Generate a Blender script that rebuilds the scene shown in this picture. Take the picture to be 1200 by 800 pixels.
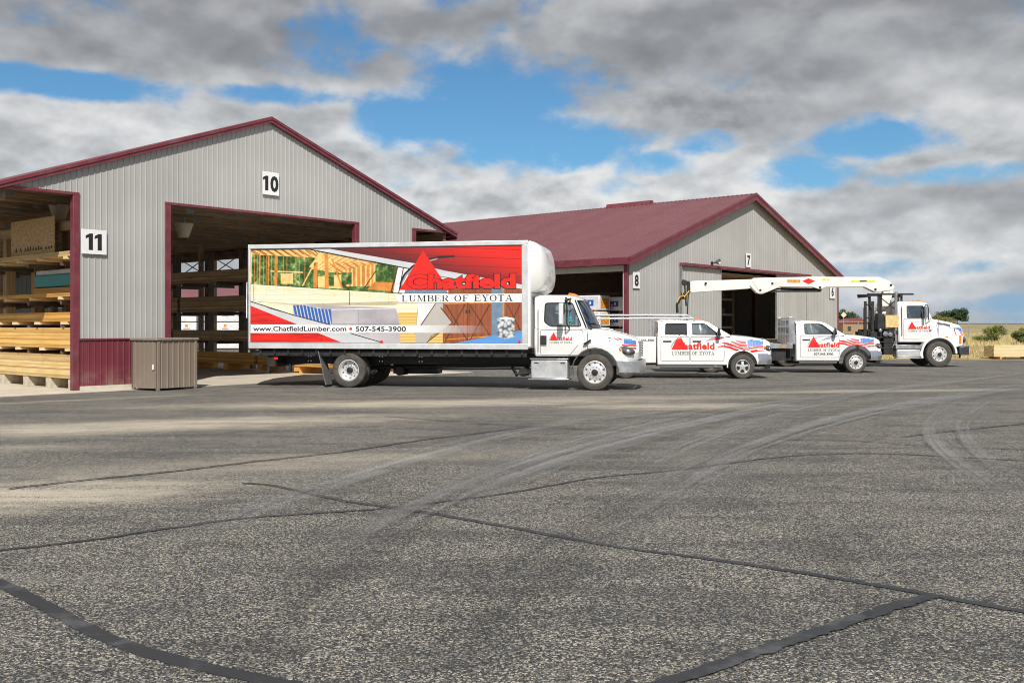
import bpy, bmesh, math, random
from mathutils import Vector, Matrix
rad = math.radians
random.seed(7)
for o in list(bpy.data.objects):
    bpy.data.objects.remove(o, do_unlink=True)
SC = bpy.context.scene
COL = SC.collection

# ------------------------------------------------------------------ camera
cam_d = bpy.data.cameras.new("camera")
cam = bpy.data.objects.new("camera", cam_d)
COL.objects.link(cam)
cam.location = (0, 0, 1.67)
cam.rotation_euler = (rad(90), 0, 0)
cam_d.sensor_width = 36
cam_d.lens = 34.5
cam_d.shift_y = -17.5 / 1200
cam_d.clip_start = 0.1
cam_d.clip_end = 6000
SC.camera = cam

# ------------------------------------------------------------------ exposure, sun, sky
SC.view_settings.view_transform = 'Standard'
SC.view_settings.look = 'None'
SC.view_settings.gamma = 1
SC.view_settings.use_curve_mapping = False
SC.view_settings.exposure = 0.17
SC.cycles.max_bounces = 9
SC.cycles.diffuse_bounces = 5
SC.cycles.transparent_max_bounces = 16
SC.cycles.filter_width = 1.05
SUN_EL, SUN_AZ = 43.5, 176.0          # azimuth measured from +Y clockwise
sun_d = bpy.data.lights.new("sun", 'SUN')
sun_d.energy = 4.2
sun_d.angle = rad(0.53)
sun_d.color = (1.0, 0.95, 0.87)
sun = bpy.data.objects.new("sun", sun_d)
COL.objects.link(sun)
to_sun = Vector((math.sin(rad(SUN_AZ)) * math.cos(rad(SUN_EL)), math.cos(rad(SUN_AZ)) * math.cos(rad(SUN_EL)), math.sin(rad(SUN_EL))))
sun.rotation_euler = to_sun.to_track_quat('Z', 'Y').to_euler()
sun.location = (0, -20, 40)


class NT:
    """small helper round a node tree"""
    def __init__(self, tree):
        self.t = tree
        self.n = tree.nodes
        self.l = tree.links

    def new(self, kind, **kw):
        nd = self.n.new(kind)
        for k, v in kw.items():
            if k.startswith('i_'):
                key = k[2:]
                key = int(key) if key.isdigit() else key.replace('_', ' ')
                self.put(nd.inputs[key], v)
            else:
                setattr(nd, k, v)
        return nd

    def put(self, sock, v):
        if isinstance(v, bpy.types.NodeSocket):
            self.l.new(v, sock)
        elif isinstance(v, bpy.types.Node):
            self.l.new(v.outputs[0], sock)
        else:
            if isinstance(v, (tuple, list)) and len(v) == 3 and sock.type == 'RGBA':
                v = (*v, 1)
            sock.default_value = v

    def math(self, op, a, b=0.0, c=0.0, clamp=False):
        nd = self.n.new('ShaderNodeMath')
        nd.operation = op
        nd.use_clamp = clamp
        self.put(nd.inputs[0], a)
        self.put(nd.inputs[1], b)
        self.put(nd.inputs[2], c)
        return nd.outputs[0]

    def mix(self, f, a, b, blend='MIX'):
        nd = self.n.new('ShaderNodeMix')
        nd.data_type = 'RGBA'
        nd.blend_type = blend
        self.put(nd.inputs[0], f)
        self.put(nd.inputs[6], a)
        self.put(nd.inputs[7], b)
        return nd.outputs[2]

    def noise(self, vec, scale, detail=4, rough=0.5, dist=0.0, dim='3D'):
        nd = self.n.new('ShaderNodeTexNoise')
        nd.noise_dimensions = dim
        if vec is not None:
            self.put(nd.inputs['Vector'], vec)
        nd.inputs['Scale'].default_value = scale
        nd.inputs['Detail'].default_value = detail
        nd.inputs['Roughness'].default_value = rough
        nd.inputs['Distortion'].default_value = dist
        return nd.outputs['Fac']

    def step(self, v, a, b, lo=0.0, hi=1.0):
        nd = self.n.new('ShaderNodeMapRange')
        nd.interpolation_type = 'SMOOTHSTEP'
        self.put(nd.inputs[0], v)
        for k, x in zip((1, 2, 3, 4), (a, b, lo, hi)):
            self.put(nd.inputs[k], x)
        return nd.outputs[0]

    def ramp(self, v, stops):
        nd = self.n.new('ShaderNodeValToRGB')
        self.put(nd.inputs[0], v)
        cr = nd.color_ramp
        while len(cr.elements) < len(stops):
            cr.elements.new(0.5)
        for e, (p, c) in zip(cr.elements, stops):
            e.position = p
            e.color = (*c, 1)
        return nd.outputs[0]

    def mapping(self, vec, scale=(1, 1, 1), loc=(0, 0, 0), rot=(0, 0, 0)):
        nd = self.n.new('ShaderNodeMapping')
        self.put(nd.inputs[0], vec)
        nd.inputs['Location'].default_value = loc
        nd.inputs['Rotation'].default_value = rot
        nd.inputs['Scale'].default_value = scale
        return nd.outputs[0]


world = bpy.data.worlds.new("World")
SC.world = world
world.use_nodes = True
W = NT(world.node_tree)
W.n.clear()
sky = W.new('ShaderNodeTexSky', sky_type='NISHITA', sun_disc=False, sun_elevation=rad(SUN_EL), sun_rotation=rad(SUN_AZ),
            air_density=1.0, dust_density=0.4, ozone_density=2.0)
tc = W.new('ShaderNodeTexCoord')
sep = W.new('ShaderNodeSeparateXYZ', i_0=tc.outputs['Generated'])
dx, dy, dz = sep.outputs
# two layers of cloud: a high broken deck and banks of cumulus, laid out by direction in the sky
zz = W.math('MAXIMUM', dz, 0.0)
az = W.math('ARCTAN2', dx, dy)                       # bearing, 0 straight ahead
el = W.math('ARCSINE', W.math('MINIMUM', zz, 0.9999))
dn = W.math('ADD', zz, 0.16)
comb = W.new('ShaderNodeCombineXYZ', i_0=W.math('DIVIDE', dx, dn), i_1=W.math('DIVIDE', dy, dn), i_2=0.0)
P = comb.outputs[0]
ang = W.new('ShaderNodeCombineXYZ', i_0=az, i_1=W.math('MULTIPLY', el, 1.7), i_2=0.0).outputs[0]


def blob(a0, e0, wa, we, soft=1.0):
    """soft elliptical patch round a bearing and elevation (degrees)"""
    da = W.math('DIVIDE', W.math('SUBTRACT', az, rad(a0)), rad(wa))
    de = W.math('DIVIDE', W.math('SUBTRACT', el, rad(e0)), rad(we))
    r = W.math('SQRT', W.math('ADD', W.math('MULTIPLY', da, da), W.math('MULTIPLY', de, de)))
    return W.step(r, 1.0 + soft * 0.5, 1.0 - soft * 0.5)


def dome(scale, det=7, ro=0.55, loc=(0, 0, 0), dist=0.0):
    return W.noise(W.mapping(ang, (scale, scale, 1), loc), 1.0, det, ro, dist)
n_big = dome(7.0, 7, 0.52, (3.1, 1.7, 0), 0.15)
n_low = dome(9.0, 4, 0.48, (5.1, 2.7, 0), 0.1)
n_lup = dome(9.0, 4, 0.48, (5.1, 2.7 + 0.30, 0), 0.1)
n_soft = dome(5.0, 4, 0.5, (9.3, 4.2, 0))
n_edge = dome(13.0, 8, 0.6, (2.3, 6.2, 0), 0.2)
vb = W.new('ShaderNodeTexVoronoi', i_Vector=W.mapping(ang, (17.0, 17.0, 1), (1.3, 7.2, 0)), i_Scale=1.0)
vb.inputs['Detail'].default_value = 3.0
vb.inputs['Roughness'].default_value = 0.55
vb.normalize = True
vu = W.new('ShaderNodeTexVoronoi', i_Vector=W.mapping(ang, (17.0, 17.0, 1), (1.3, 7.2 + 0.22, 0)), i_Scale=1.0)
vu.inputs['Detail'].default_value = 3.0
vu.inputs['Roughness'].default_value = 0.55
vu.normalize = True
n_fluff = dome(24.0, 6, 0.55, (1.3, 7.2, 0), 0.2)
n_puff = W.math('ADD', W.math('MULTIPLY', n_fluff, 0.6), W.math('ADD', 0.2, W.math('MULTIPLY', W.math('SUBTRACT', vu.outputs['Distance'], vb.outputs['Distance']), 0.55)))
GAPS = [(-1.2, 13.2, 6.0, 2.6, 1.5, 1.1), (2.6, 10.8, 5.2, 1.7, 1.4, 1.0), (-5.5, 12.0, 4.0, 1.6, 1.5, 0.9), (-24.5, 12.8, 6.5, 0.8, 1.5, 1.0), (-13.5, 12.9, 4.5, 0.6, 1.5, 0.75),
        (-10.0, 16.2, 2.6, 2.2, 1.6, 0.72), (20.0, 10.0, 4.0, 1.0, 1.6, 0.8), (16.5, 8.6, 3.0, 1.0, 1.5, 0.85), (11.2, 10.4, 2.2, 0.8, 1.5, 0.7), (8.0, 9.3, 2.2, 0.9, 1.5, 0.6),
        (-3.5, 18.3, 2.2, 0.7, 1.5, 0.5), (24.5, 8.0, 4.5, 0.6, 1.5, 0.7), (20, 3.2, 7, 0.7, 1.6, 0.62), (13.0, 4.4, 5, 0.6, 1.6, 0.4), (5.0, 8.0, 3.0, 0.7, 1.6, 0.5), (27, 1.2, 8, 0.5, 1.6, 0.55)]
gap = None
for (a0, e0, wa, we, so, wt) in GAPS:
    g_ = W.math('MULTIPLY', blob(a0, e0, wa, we, so), wt)
    gap = g_ if gap is None else W.math('MAXIMUM', gap, g_)
inview = blob(0, 8, 36, 15, 0.6)
far_gap = W.math('MULTIPLY', W.step(n_soft, 0.5, 0.66), W.math('SUBTRACT', 1.0, inview))
gap = W.math('MAXIMUM', gap, far_gap)
cov = W.math('ADD', W.math('SUBTRACT', 1.0, W.math('MULTIPLY', gap, 1.12)), W.math('MULTIPLY', W.math('SUBTRACT', n_edge, 0.5), 2.0))
cov = W.math('ADD', cov, W.math('MULTIPLY', W.math('SUBTRACT', n_big, 0.5), 1.6))
mask = W.step(cov, 0.08, 0.78)
lit = W.math('MULTIPLY', W.math('SUBTRACT', n_low, n_lup), 1.15)
lit = W.math('ADD', lit, W.math('MULTIPLY', W.math('SUBTRACT', n_big, 0.5), 0.55))
# the high deck is grey underneath; the cumulus banks lower down are whiter
deck = W.math('MAXIMUM', blob(-19, 17.6, 15, 3.6, 1.5), W.math('MAXIMUM', blob(9.5, 14.6, 9.5, 3.0, 1.6), blob(22, 18.0, 10, 2.2, 1.6)))
deck = W.math('MAXIMUM', deck, W.math('MULTIPLY', blob(8.5, 10.9, 5.5, 1.2, 1.5), 0.75))
deck = W.math('MAXIMUM', deck, W.math('MULTIPLY', blob(25, 6.0, 8, 3.2, 1.6), 0.3))
bank = W.math('MAXIMUM', blob(-2, 7.6, 17, 4.4, 1.6), W.math('MULTIPLY', blob(13.5, 7.5, 6, 2.6, 1.6), 0.9))
bank = W.math('MAXIMUM', bank, W.math('MULTIPLY', blob(-21, 9.8, 10, 3.2, 1.6), 0.75))
bank = W.math('MAXIMUM', bank, W.math('MULTIPLY', blob(11, 12.6, 5.5, 1.3, 1.5), 0.75))
bank = W.math('MAXIMUM', bank, W.math('MULTIPLY', blob(19, 3.4, 12, 2.2, 1.6), 1.0))
bank = W.math('MAXIMUM', bank, W.math('MULTIPLY', blob(24, 9.2, 6, 2.2, 1.6), 0.65))
# bright rims where the cloud thins towards a gap
rim = W.math('MULTIPLY', W.step(cov, 1.25, 0.6), bank)
puffy = W.math('MULTIPLY', W.math('SUBTRACT', n_puff, 0.5), W.math('ADD', 0.25, W.math('MULTIPLY', bank, 0.95)))
tone = W.math('ADD', 0.55, lit)
tone = W.math('ADD', tone, puffy)
tone = W.math('SUBTRACT', tone, W.math('MULTIPLY', deck, 0.25))
tone = W.math('ADD', tone, W.math('MULTIPLY', bank, 0.15))
tone = W.math('ADD', tone, W.math('MULTIPLY', rim, 0.26))
cloud = W.ramp(tone, [(0.0, (0.19, 0.20, 0.215)), (0.3, (0.28, 0.287, 0.302)), (0.55, (0.42, 0.43, 0.445)), (0.8, (0.60, 0.61, 0.62)), (1.0, (0.74, 0.74, 0.735))])
cloud = W.mix(1.0, cloud, (9.6, 9.6, 9.6), 'MULTIPLY')
low = W.step(el, rad(6.0), 0.0)
blue = W.mix(1.0, sky.outputs[0], (0.47, 0.76, 0.91), 'MULTIPLY')
blue = W.mix(W.step(el, rad(9.0), rad(2.0)), blue, (2.5, 3.9, 5.4))
cloud = W.mix(W.math('MULTIPLY', low, 0.28), cloud, (4.0, 4.8, 5.6))
col = W.mix(W.math('MULTIPLY', mask, 0.98), blue, cloud)
bg = W.new('ShaderNodeBackground', i_Color=col, i_Strength=0.1)
wo = W.new('ShaderNodeOutputWorld', i_0=bg)
world.cycles.sampling_method = 'MANUAL'
world.cycles.sample_map_resolution = 512

# ------------------------------------------------------------------ materials
MATS = {}


def new_mat(name):
    m = bpy.data.materials.new(name)
    m.use_nodes = True
    t = NT(m.node_tree)
    b = t.n['Principled BSDF']
    return m, t, b


def mat(name, col, rough=0.6, metal=0.0, var=0.12, scale=6.0, coat=0.0, bump=0.0, bscale=60.0, spec=0.5, stretch=(1, 1, 1), dirt=None, dirt_amt=0.0):
    """plain surface with uneven colour and gloss"""
    if name in MATS:
        return MATS[name]
    m, t, b = new_mat(name)
    tc = t.new('ShaderNodeTexCoord')
    v = t.mapping(tc.outputs['Object'], stretch)
    n = t.noise(v, scale, 5, 0.6)
    f = t.step(n, 0.3, 0.7, 1 - var, 1 + var)
    c = t.mix(1.0, col, t.new('ShaderNodeCombineColor', i_0=f, i_1=f, i_2=f), 'MULTIPLY')
    if dirt:
        n2 = t.noise(v, scale * 0.6, 7, 0.7)
        c = t.mix(t.math('MULTIPLY', t.step(n2, 0.45, 0.75), dirt_amt), c, dirt)
    t.put(b.inputs['Base Color'], c)
    t.put(b.inputs['Roughness'], t.step(n, 0.2, 0.8, max(0.02, rough - 0.1), min(1, rough + 0.1)))
    b.inputs['Metallic'].default_value = metal
    b.inputs['Coat Weight'].default_value = coat
    b.inputs['Coat Roughness'].default_value = 0.06
    b.inputs['Specular IOR Level'].default_value = spec
    if bump:
        nb = t.noise(v, bscale, 3, 0.6)
        t.put(b.inputs['Normal'], t.new('ShaderNodeBump', i_Strength=bump, i_Distance=0.01, i_Height=nb))
    MATS[name] = m
    return m


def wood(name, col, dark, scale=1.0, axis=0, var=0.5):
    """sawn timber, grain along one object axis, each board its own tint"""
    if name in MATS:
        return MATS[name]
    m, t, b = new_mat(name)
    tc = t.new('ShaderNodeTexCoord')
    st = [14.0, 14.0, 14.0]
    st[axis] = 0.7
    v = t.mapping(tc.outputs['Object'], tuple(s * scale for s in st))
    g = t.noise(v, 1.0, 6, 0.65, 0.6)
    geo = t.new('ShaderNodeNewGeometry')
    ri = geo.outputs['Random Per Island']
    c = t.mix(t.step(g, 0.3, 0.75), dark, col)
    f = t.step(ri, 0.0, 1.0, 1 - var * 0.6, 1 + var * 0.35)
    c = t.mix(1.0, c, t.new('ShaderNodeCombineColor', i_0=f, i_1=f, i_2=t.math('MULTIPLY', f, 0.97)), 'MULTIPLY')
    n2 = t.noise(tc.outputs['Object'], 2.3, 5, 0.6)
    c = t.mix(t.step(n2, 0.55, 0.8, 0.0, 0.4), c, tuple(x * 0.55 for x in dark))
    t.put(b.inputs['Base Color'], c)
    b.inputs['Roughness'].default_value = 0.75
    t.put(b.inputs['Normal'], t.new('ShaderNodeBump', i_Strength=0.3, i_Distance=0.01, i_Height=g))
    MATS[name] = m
    return m


def glass_mat(name, tint=(0.55, 0.62, 0.62), gloss=0.0):
    if name in MATS:
        return MATS[name]
    m, t, b = new_mat(name)
    t.n.remove(b)
    out = [n for n in t.n if n.type == 'OUTPUT_MATERIAL'][0]
    tr = t.new('ShaderNodeBsdfTransparent', i_Color=tint)
    gl = t.new('ShaderNodeBsdfGlossy', i_Color=(0.95, 0.97, 1.0), i_Roughness=0.02)
    fr = t.new('ShaderNodeFresnel', i_IOR=1.5)
    f = t.math('ADD', fr.outputs[0], 0.05 + gloss, clamp=True)
    ms = t.new('ShaderNodeMixShader', i_0=f, i_1=tr, i_2=gl)
    t.l.new(ms.outputs[0], out.inputs[0])
    MATS[name] = m
    return m


def siding_mat(name, col, dirt, ribdark=0.0):
    m, t, b = new_mat(name)
    tc = t.new('ShaderNodeTexCoord')
    v = tc.outputs['Object']
    streak = t.noise(t.mapping(v, (4.0, 4.0, 0.35)), 1.0, 6, 0.65)
    big = t.noise(v, 0.6, 4, 0.5)
    c = t.mix(t.step(big, 0.3, 0.7), tuple(x * 0.95 for x in col), tuple(min(1, x * 1.05) for x in col))
    sx = t.new('ShaderNodeSeparateXYZ', i_0=v)
    lap = t.math('FLOOR', t.math('DIVIDE', sx.outputs[0 if 'roof' not in name else 1], 0.96))
    wn = t.new('ShaderNodeTexWhiteNoise', noise_dimensions='1D', i_W=lap)
    lf = t.step(wn.outputs['Value'], 0.0, 1.0, 0.96, 1.03)
    c = t.mix(1.0, c, t.new('ShaderNodeCombineColor', i_0=lf, i_1=lf, i_2=lf), 'MULTIPLY')
    c = t.mix(t.step(streak, 0.5, 0.8, 0.0, 0.30), c, dirt)
    sp = t.new('ShaderNodeSeparateXYZ', i_0=v)
    splash = t.math('MULTIPLY', t.step(sp.outputs[2], 0.75, 0.05), t.step(t.noise(v, 3.0, 6, 0.7), 0.35, 0.7))
    c = t.mix(t.math('MULTIPLY', splash, 0.45), c, (0.32, 0.28, 0.23))
    t.put(b.inputs['Base Color'], c)
    t.put(b.inputs['Roughness'], t.step(streak, 0.3, 0.8, 0.42, 0.6))
    b.inputs['Specular IOR Level'].default_value = 0.35
    MATS[name] = m
    return m


M_WALL = siding_mat('beige_steel', (0.405, 0.40, 0.392), (0.31, 0.30, 0.285))
M_MAROON = siding_mat('maroon_steel', (0.155, 0.03, 0.045), (0.22, 0.12, 0.11))
M_ROOF = siding_mat('maroon_roof_steel', (0.185, 0.075, 0.085), (0.28, 0.17, 0.175))
M_TRIM = mat('maroon_trim', (0.165, 0.03, 0.045), 0.45, var=0.12, scale=3, dirt=(0.25, 0.14, 0.13), dirt_amt=0.4)
M_CREAM = mat('cream_trim', (0.55, 0.52, 0.44), 0.6, var=0.08)
M_DARKWOOD = wood('weathered_rafter_wood', (0.60, 0.45, 0.30), (0.28, 0.19, 0.12), axis=0)
M_PURLIN = wood('purlin_wood', (0.40, 0.28, 0.18), (0.17, 0.11, 0.07), axis=1)
M_PLATE = mat('galvanised_plate', (0.35, 0.37, 0.36), 0.5, 0.7, var=0.2)
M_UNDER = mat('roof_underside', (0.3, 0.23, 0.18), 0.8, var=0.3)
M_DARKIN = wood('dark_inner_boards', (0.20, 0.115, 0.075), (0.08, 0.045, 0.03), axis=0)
M_RACK = mat('rack_brown_steel', (0.12, 0.088, 0.065), 0.6, 0.0, var=0.3)
M_POST = wood('rack_timber_post', (0.50, 0.34, 0.18), (0.25, 0.15, 0.08), axis=2)
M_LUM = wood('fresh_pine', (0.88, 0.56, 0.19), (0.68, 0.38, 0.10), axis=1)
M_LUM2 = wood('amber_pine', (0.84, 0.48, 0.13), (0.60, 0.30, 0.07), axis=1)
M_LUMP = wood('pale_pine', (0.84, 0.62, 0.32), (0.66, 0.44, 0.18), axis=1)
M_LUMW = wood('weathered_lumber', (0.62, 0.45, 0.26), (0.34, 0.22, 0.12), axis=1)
M_LUMX = wood('pale_pine_crosswise', (0.84, 0.70, 0.46), (0.70, 0.54, 0.30), axis=0, var=0.2)
M_BLOCK = mat('pale_block', (0.55, 0.50, 0.40), 0.8, var=0.25, dirt=(0.2, 0.15, 0.1), dirt_amt=0.5)
M_WRAP = mat('white_wrap', (0.72, 0.73, 0.75), 0.45, var=0.1, scale=3, bump=0.5, bscale=7)
M_BLUE = mat('blue_print', (0.03, 0.11, 0.38), 0.5)
M_ORANGE = mat('orange_print', (0.75, 0.28, 0.03), 0.5, var=0.4, scale=10)
M_TEAL = mat('teal_wrap', (0.02, 0.33, 0.32), 0.4, var=0.15)
M_WHITE = mat('sign_white', (0.80, 0.80, 0.79), 0.5, var=0.03)
M_BLACK = mat('sign_black', (0.015, 0.015, 0.017), 0.5, var=0.1)
M_GREY = mat('grey_metal', (0.33, 0.34, 0.35), 0.45, 0.6, var=0.15)


# ------------------------------------------------------------------ mesh builder and bookkeeping
class MB:
    def __init__(self):
        self.bm = bmesh.new()
        self.mats = []

    def mi(self, m):
        if m is None:
            return 0
        if m not in self.mats:
            self.mats.append(m)
        return self.mats.index(m)

    def face(self, pts, m=None, smooth=False):
        vs = [self.bm.verts.new(p) for p in pts]
        f = self.bm.faces.new(vs)
        f.material_index = self.mi(m)
        f.smooth = smooth
        return f

    def hull(self, a, b, m=None, smooth=False):
        """closed solid between two loops of the same length"""
        va = [self.bm.verts.new(p) for p in a]
        vb = [self.bm.verts.new(p) for p in b]
        k = self.mi(m)
        n = len(a)
        fs = []
        for i in range(n):
            j = (i + 1) % n
            fs.append(self.bm.faces.new((va[i], va[j], vb[j], vb[i])))
        fs.append(self.bm.faces.new(va[::-1]))
        fs.append(self.bm.faces.new(vb))
        for f in fs:
            f.material_index = k
            f.smooth = smooth
        return fs

    def box(self, x0, x1, y0, y1, z0, z1, m=None):
        self.hull([(x0, y0, z0), (x1, y0, z0), (x1, y1, z0), (x0, y1, z0)],
                  [(x0, y0, z1), (x1, y0, z1), (x1, y1, z1), (x0, y1, z1)], m)

    def bar(self, p, q, w, h=None, m=None, up=(0, 0, 1)):
        """rectangular bar from p to q"""
        p, q = Vector(p), Vector(q)
        h = w if h is None else h
        d = (q - p).normalized()
        u = Vector(up)
        if abs(d.dot(u)) > 0.98:
            u = Vector((0, 1, 0))
        s = d.cross(u).normalized()
        u = s.cross(d).normalized()
        o = [s * (a * w / 2) + u * (b * h / 2) for a, b in ((-1, -1), (1, -1), (1, 1), (-1, 1))]
        self.hull([p + k for k in o], [q + k for k in o], m)

    def tube(self, pts, r, m=None, n=10, r2=None):
        pts = [Vector(p) for p in pts]
        k = self.mi(m)
        rings = []
        prev = None
        for i, p in enumerate(pts):
            d = (pts[min(i + 1, len(pts) - 1)] - pts[max(i - 1, 0)]).normalized()
            if prev is None:
                u = Vector((0, 0, 1)) if abs(d.z) < 0.9 else Vector((1, 0, 0))
            else:
                u = prev
            s = d.cross(u).normalized()
            u = s.cross(d).normalized()
            prev = u
            rr = r if r2 is None else r + (r2 - r) * i / (len(pts) - 1)
            rings.append([self.bm.verts.new(p + (s * math.cos(a) + u * math.sin(a)) * rr) for a in [2 * math.pi * j / n for j in range(n)]])
        for a, b in zip(rings, rings[1:]):
            for j in range(n):
                f = self.bm.faces.new((a[j], a[(j + 1) % n], b[(j + 1) % n], b[j]))
                f.smooth = True
                f.material_index = k
        for rg in (rings[0][::-1], rings[-1]):
            f = self.bm.faces.new(rg)
            f.material_index = k

    def lathe(self, prof, axis='Y', m=None, n=32, c=(0, 0, 0), smooth=True, caps=True):
        """revolve (radius, offset along the axis) pairs"""
        k = self.mi(m)
        rings = []
        for r, h in prof:
            ring = []
            for j in range(n):
                a = 2 * math.pi * j / n
                x, y = r * math.cos(a), r * math.sin(a)
                p = (x, h, y) if axis == 'Y' else (x, y, h) if axis == 'Z' else (h, x, y)
                ring.append(self.bm.verts.new((p[0] + c[0], p[1] + c[1], p[2] + c[2])))
            rings.append(ring)
        for a, b in zip(rings, rings[1:]):
            for j in range(n):
                f = self.bm.faces.new((a[j], a[(j + 1) % n], b[(j + 1) % n], b[j]))
                f.smooth = smooth
                f.material_index = k
        for rg in (rings[0][::-1], rings[-1]) if caps else ():
            if (rg[0].co - rg[1].co).length > 1e-5:
                f = self.bm.faces.new(rg)
                f.material_index = k

    def loft(self, secs, m=None, smooth=True, caps=True):
        """skin over a list of closed loops with equal point counts"""
        k = self.mi(m)
        rings = [[self.bm.verts.new(p) for p in s] for s in secs]
        n = len(rings[0])
        for a, b in zip(rings, rings[1:]):
            for j in range(n):
                f = self.bm.faces.new((a[j], a[(j + 1) % n], b[(j + 1) % n], b[j]))
                f.smooth = smooth
                f.material_index = k
        if caps:
            for rg in (rings[0][::-1], rings[-1]):
                f = self.bm.faces.new(rg)
                f.material_index = k

    def poly(self, outer, holes, place, thick, m=None):
        """flat polygon with holes (2-D points), placed by place(u, v, d), d = 0 and thick"""
        tmp = bmesh.new()
        loops = [outer] + list(holes)
        es = []
        for lp in loops:
            vs = [tmp.verts.new((p[0], p[1], 0)) for p in lp]
            for i in range(len(vs)):
                es.append(tmp.edges.new((vs[i], vs[(i + 1) % len(vs)])))
        bmesh.ops.triangle_fill(tmp, use_beauty=True, use_dissolve=False, edges=es)
        tmp.verts.index_update()
        k = self.mi(m)
        for d in (0, thick):
            vm = [self.bm.verts.new(place(v.co.x, v.co.y, d)) for v in tmp.verts]
            for f in tmp.faces:
                nf = self.bm.faces.new([vm[v.index] for v in f.verts])
                nf.material_index = k
        tmp.free()
        for lp in loops:
            n = len(lp)
            for i in range(n):
                a, b = lp[i], lp[(i + 1) % n]
                self.face([place(*a, 0), place(*b, 0), place(*b, thick), place(*a, thick)], m)

    def build(self, name, m=None, parent=None, bevel=0.0, sharp=35, normals=True, merge=True):
        if merge:
            bmesh.ops.remove_doubles(self.bm, verts=self.bm.verts, dist=1e-5)
        if normals:
            bmesh.ops.recalc_face_normals(self.bm, faces=self.bm.faces)
        me = bpy.data.meshes.new(name)
        self.bm.to_mesh(me)
        self.bm.free()
        for x in (self.mats if self.mats else [m]):
            me.materials.append(x)
        if sharp:
            me.set_sharp_from_angle(angle=rad(sharp))
        o = bpy.data.objects.new(name, me)
        COL.objects.link(o)
        o.parent = parent
        if bevel:
            md = o.modifiers.new('edge', 'BEVEL')
            md.width = bevel
            md.segments = 2
            md.limit_method = 'ANGLE'
            md.angle_limit = rad(40)
        return o


def tag(o, label=None, cat=None, group=None, kind=None):
    for k, v in (('label', label), ('category', cat), ('group', group), ('kind', kind)):
        if v:
            o[k] = v
    return o


def empty(name, loc=(0, 0, 0), rz=0.0, label=None, cat=None, group=None):
    o = bpy.data.objects.new(name, None)
    COL.objects.link(o)
    o.location = loc
    o.rotation_euler = (0, 0, rz)
    o.empty_display_size = 0.2
    return tag(o, label, cat, group)


def copy_tree(o, parent=None):
    c = o.copy()
    COL.objects.link(c)
    c.parent = parent
    for ch in [x for x in COL.objects if x.parent == o]:
        copy_tree(ch, c)
    return c


def text_bm(s, size, bold=0.0, sx=1.0, depth=0.0, align='CENTER', space=1.0):
    """letters as flat faces in the x-y plane"""
    cu = bpy.data.curves.new('lettering', 'FONT')
    cu.body = s
    cu.size = size
    cu.offset = bold
    cu.extrude = depth
    cu.align_x = align
    cu.align_y = 'BOTTOM_BASELINE'
    cu.space_character = space
    cu.resolution_u = 3
    ob = bpy.data.objects.new('lettering', cu)
    COL.objects.link(ob)
    dg = bpy.context.evaluated_depsgraph_get()
    me = bpy.data.meshes.new_from_object(ob.evaluated_get(dg))
    bpy.data.objects.remove(ob, do_unlink=True)
    bpy.data.curves.remove(cu)
    for v in me.vertices:
        v.co.x *= sx
    return me


def add_text(mb, s, size, place, m, bold=0.0, sx=1.0, align='CENTER', space=1.0, width=None):
    me = text_bm(s, size, bold, sx, 0, align, space)
    xs = [v.co.x for v in me.vertices]
    k = 1.0 if width is None else width / (max(xs) - min(xs))
    idx = mb.mi(m)
    vm = [mb.bm.verts.new(place(v.co.x * k, v.co.y)) for v in me.vertices]
    for p in me.polygons:
        try:
            f = mb.bm.faces.new([vm[i] for i in p.vertices])
            f.material_index = idx
        except ValueError:
            pass
    bpy.data.meshes.remove(me)


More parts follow.
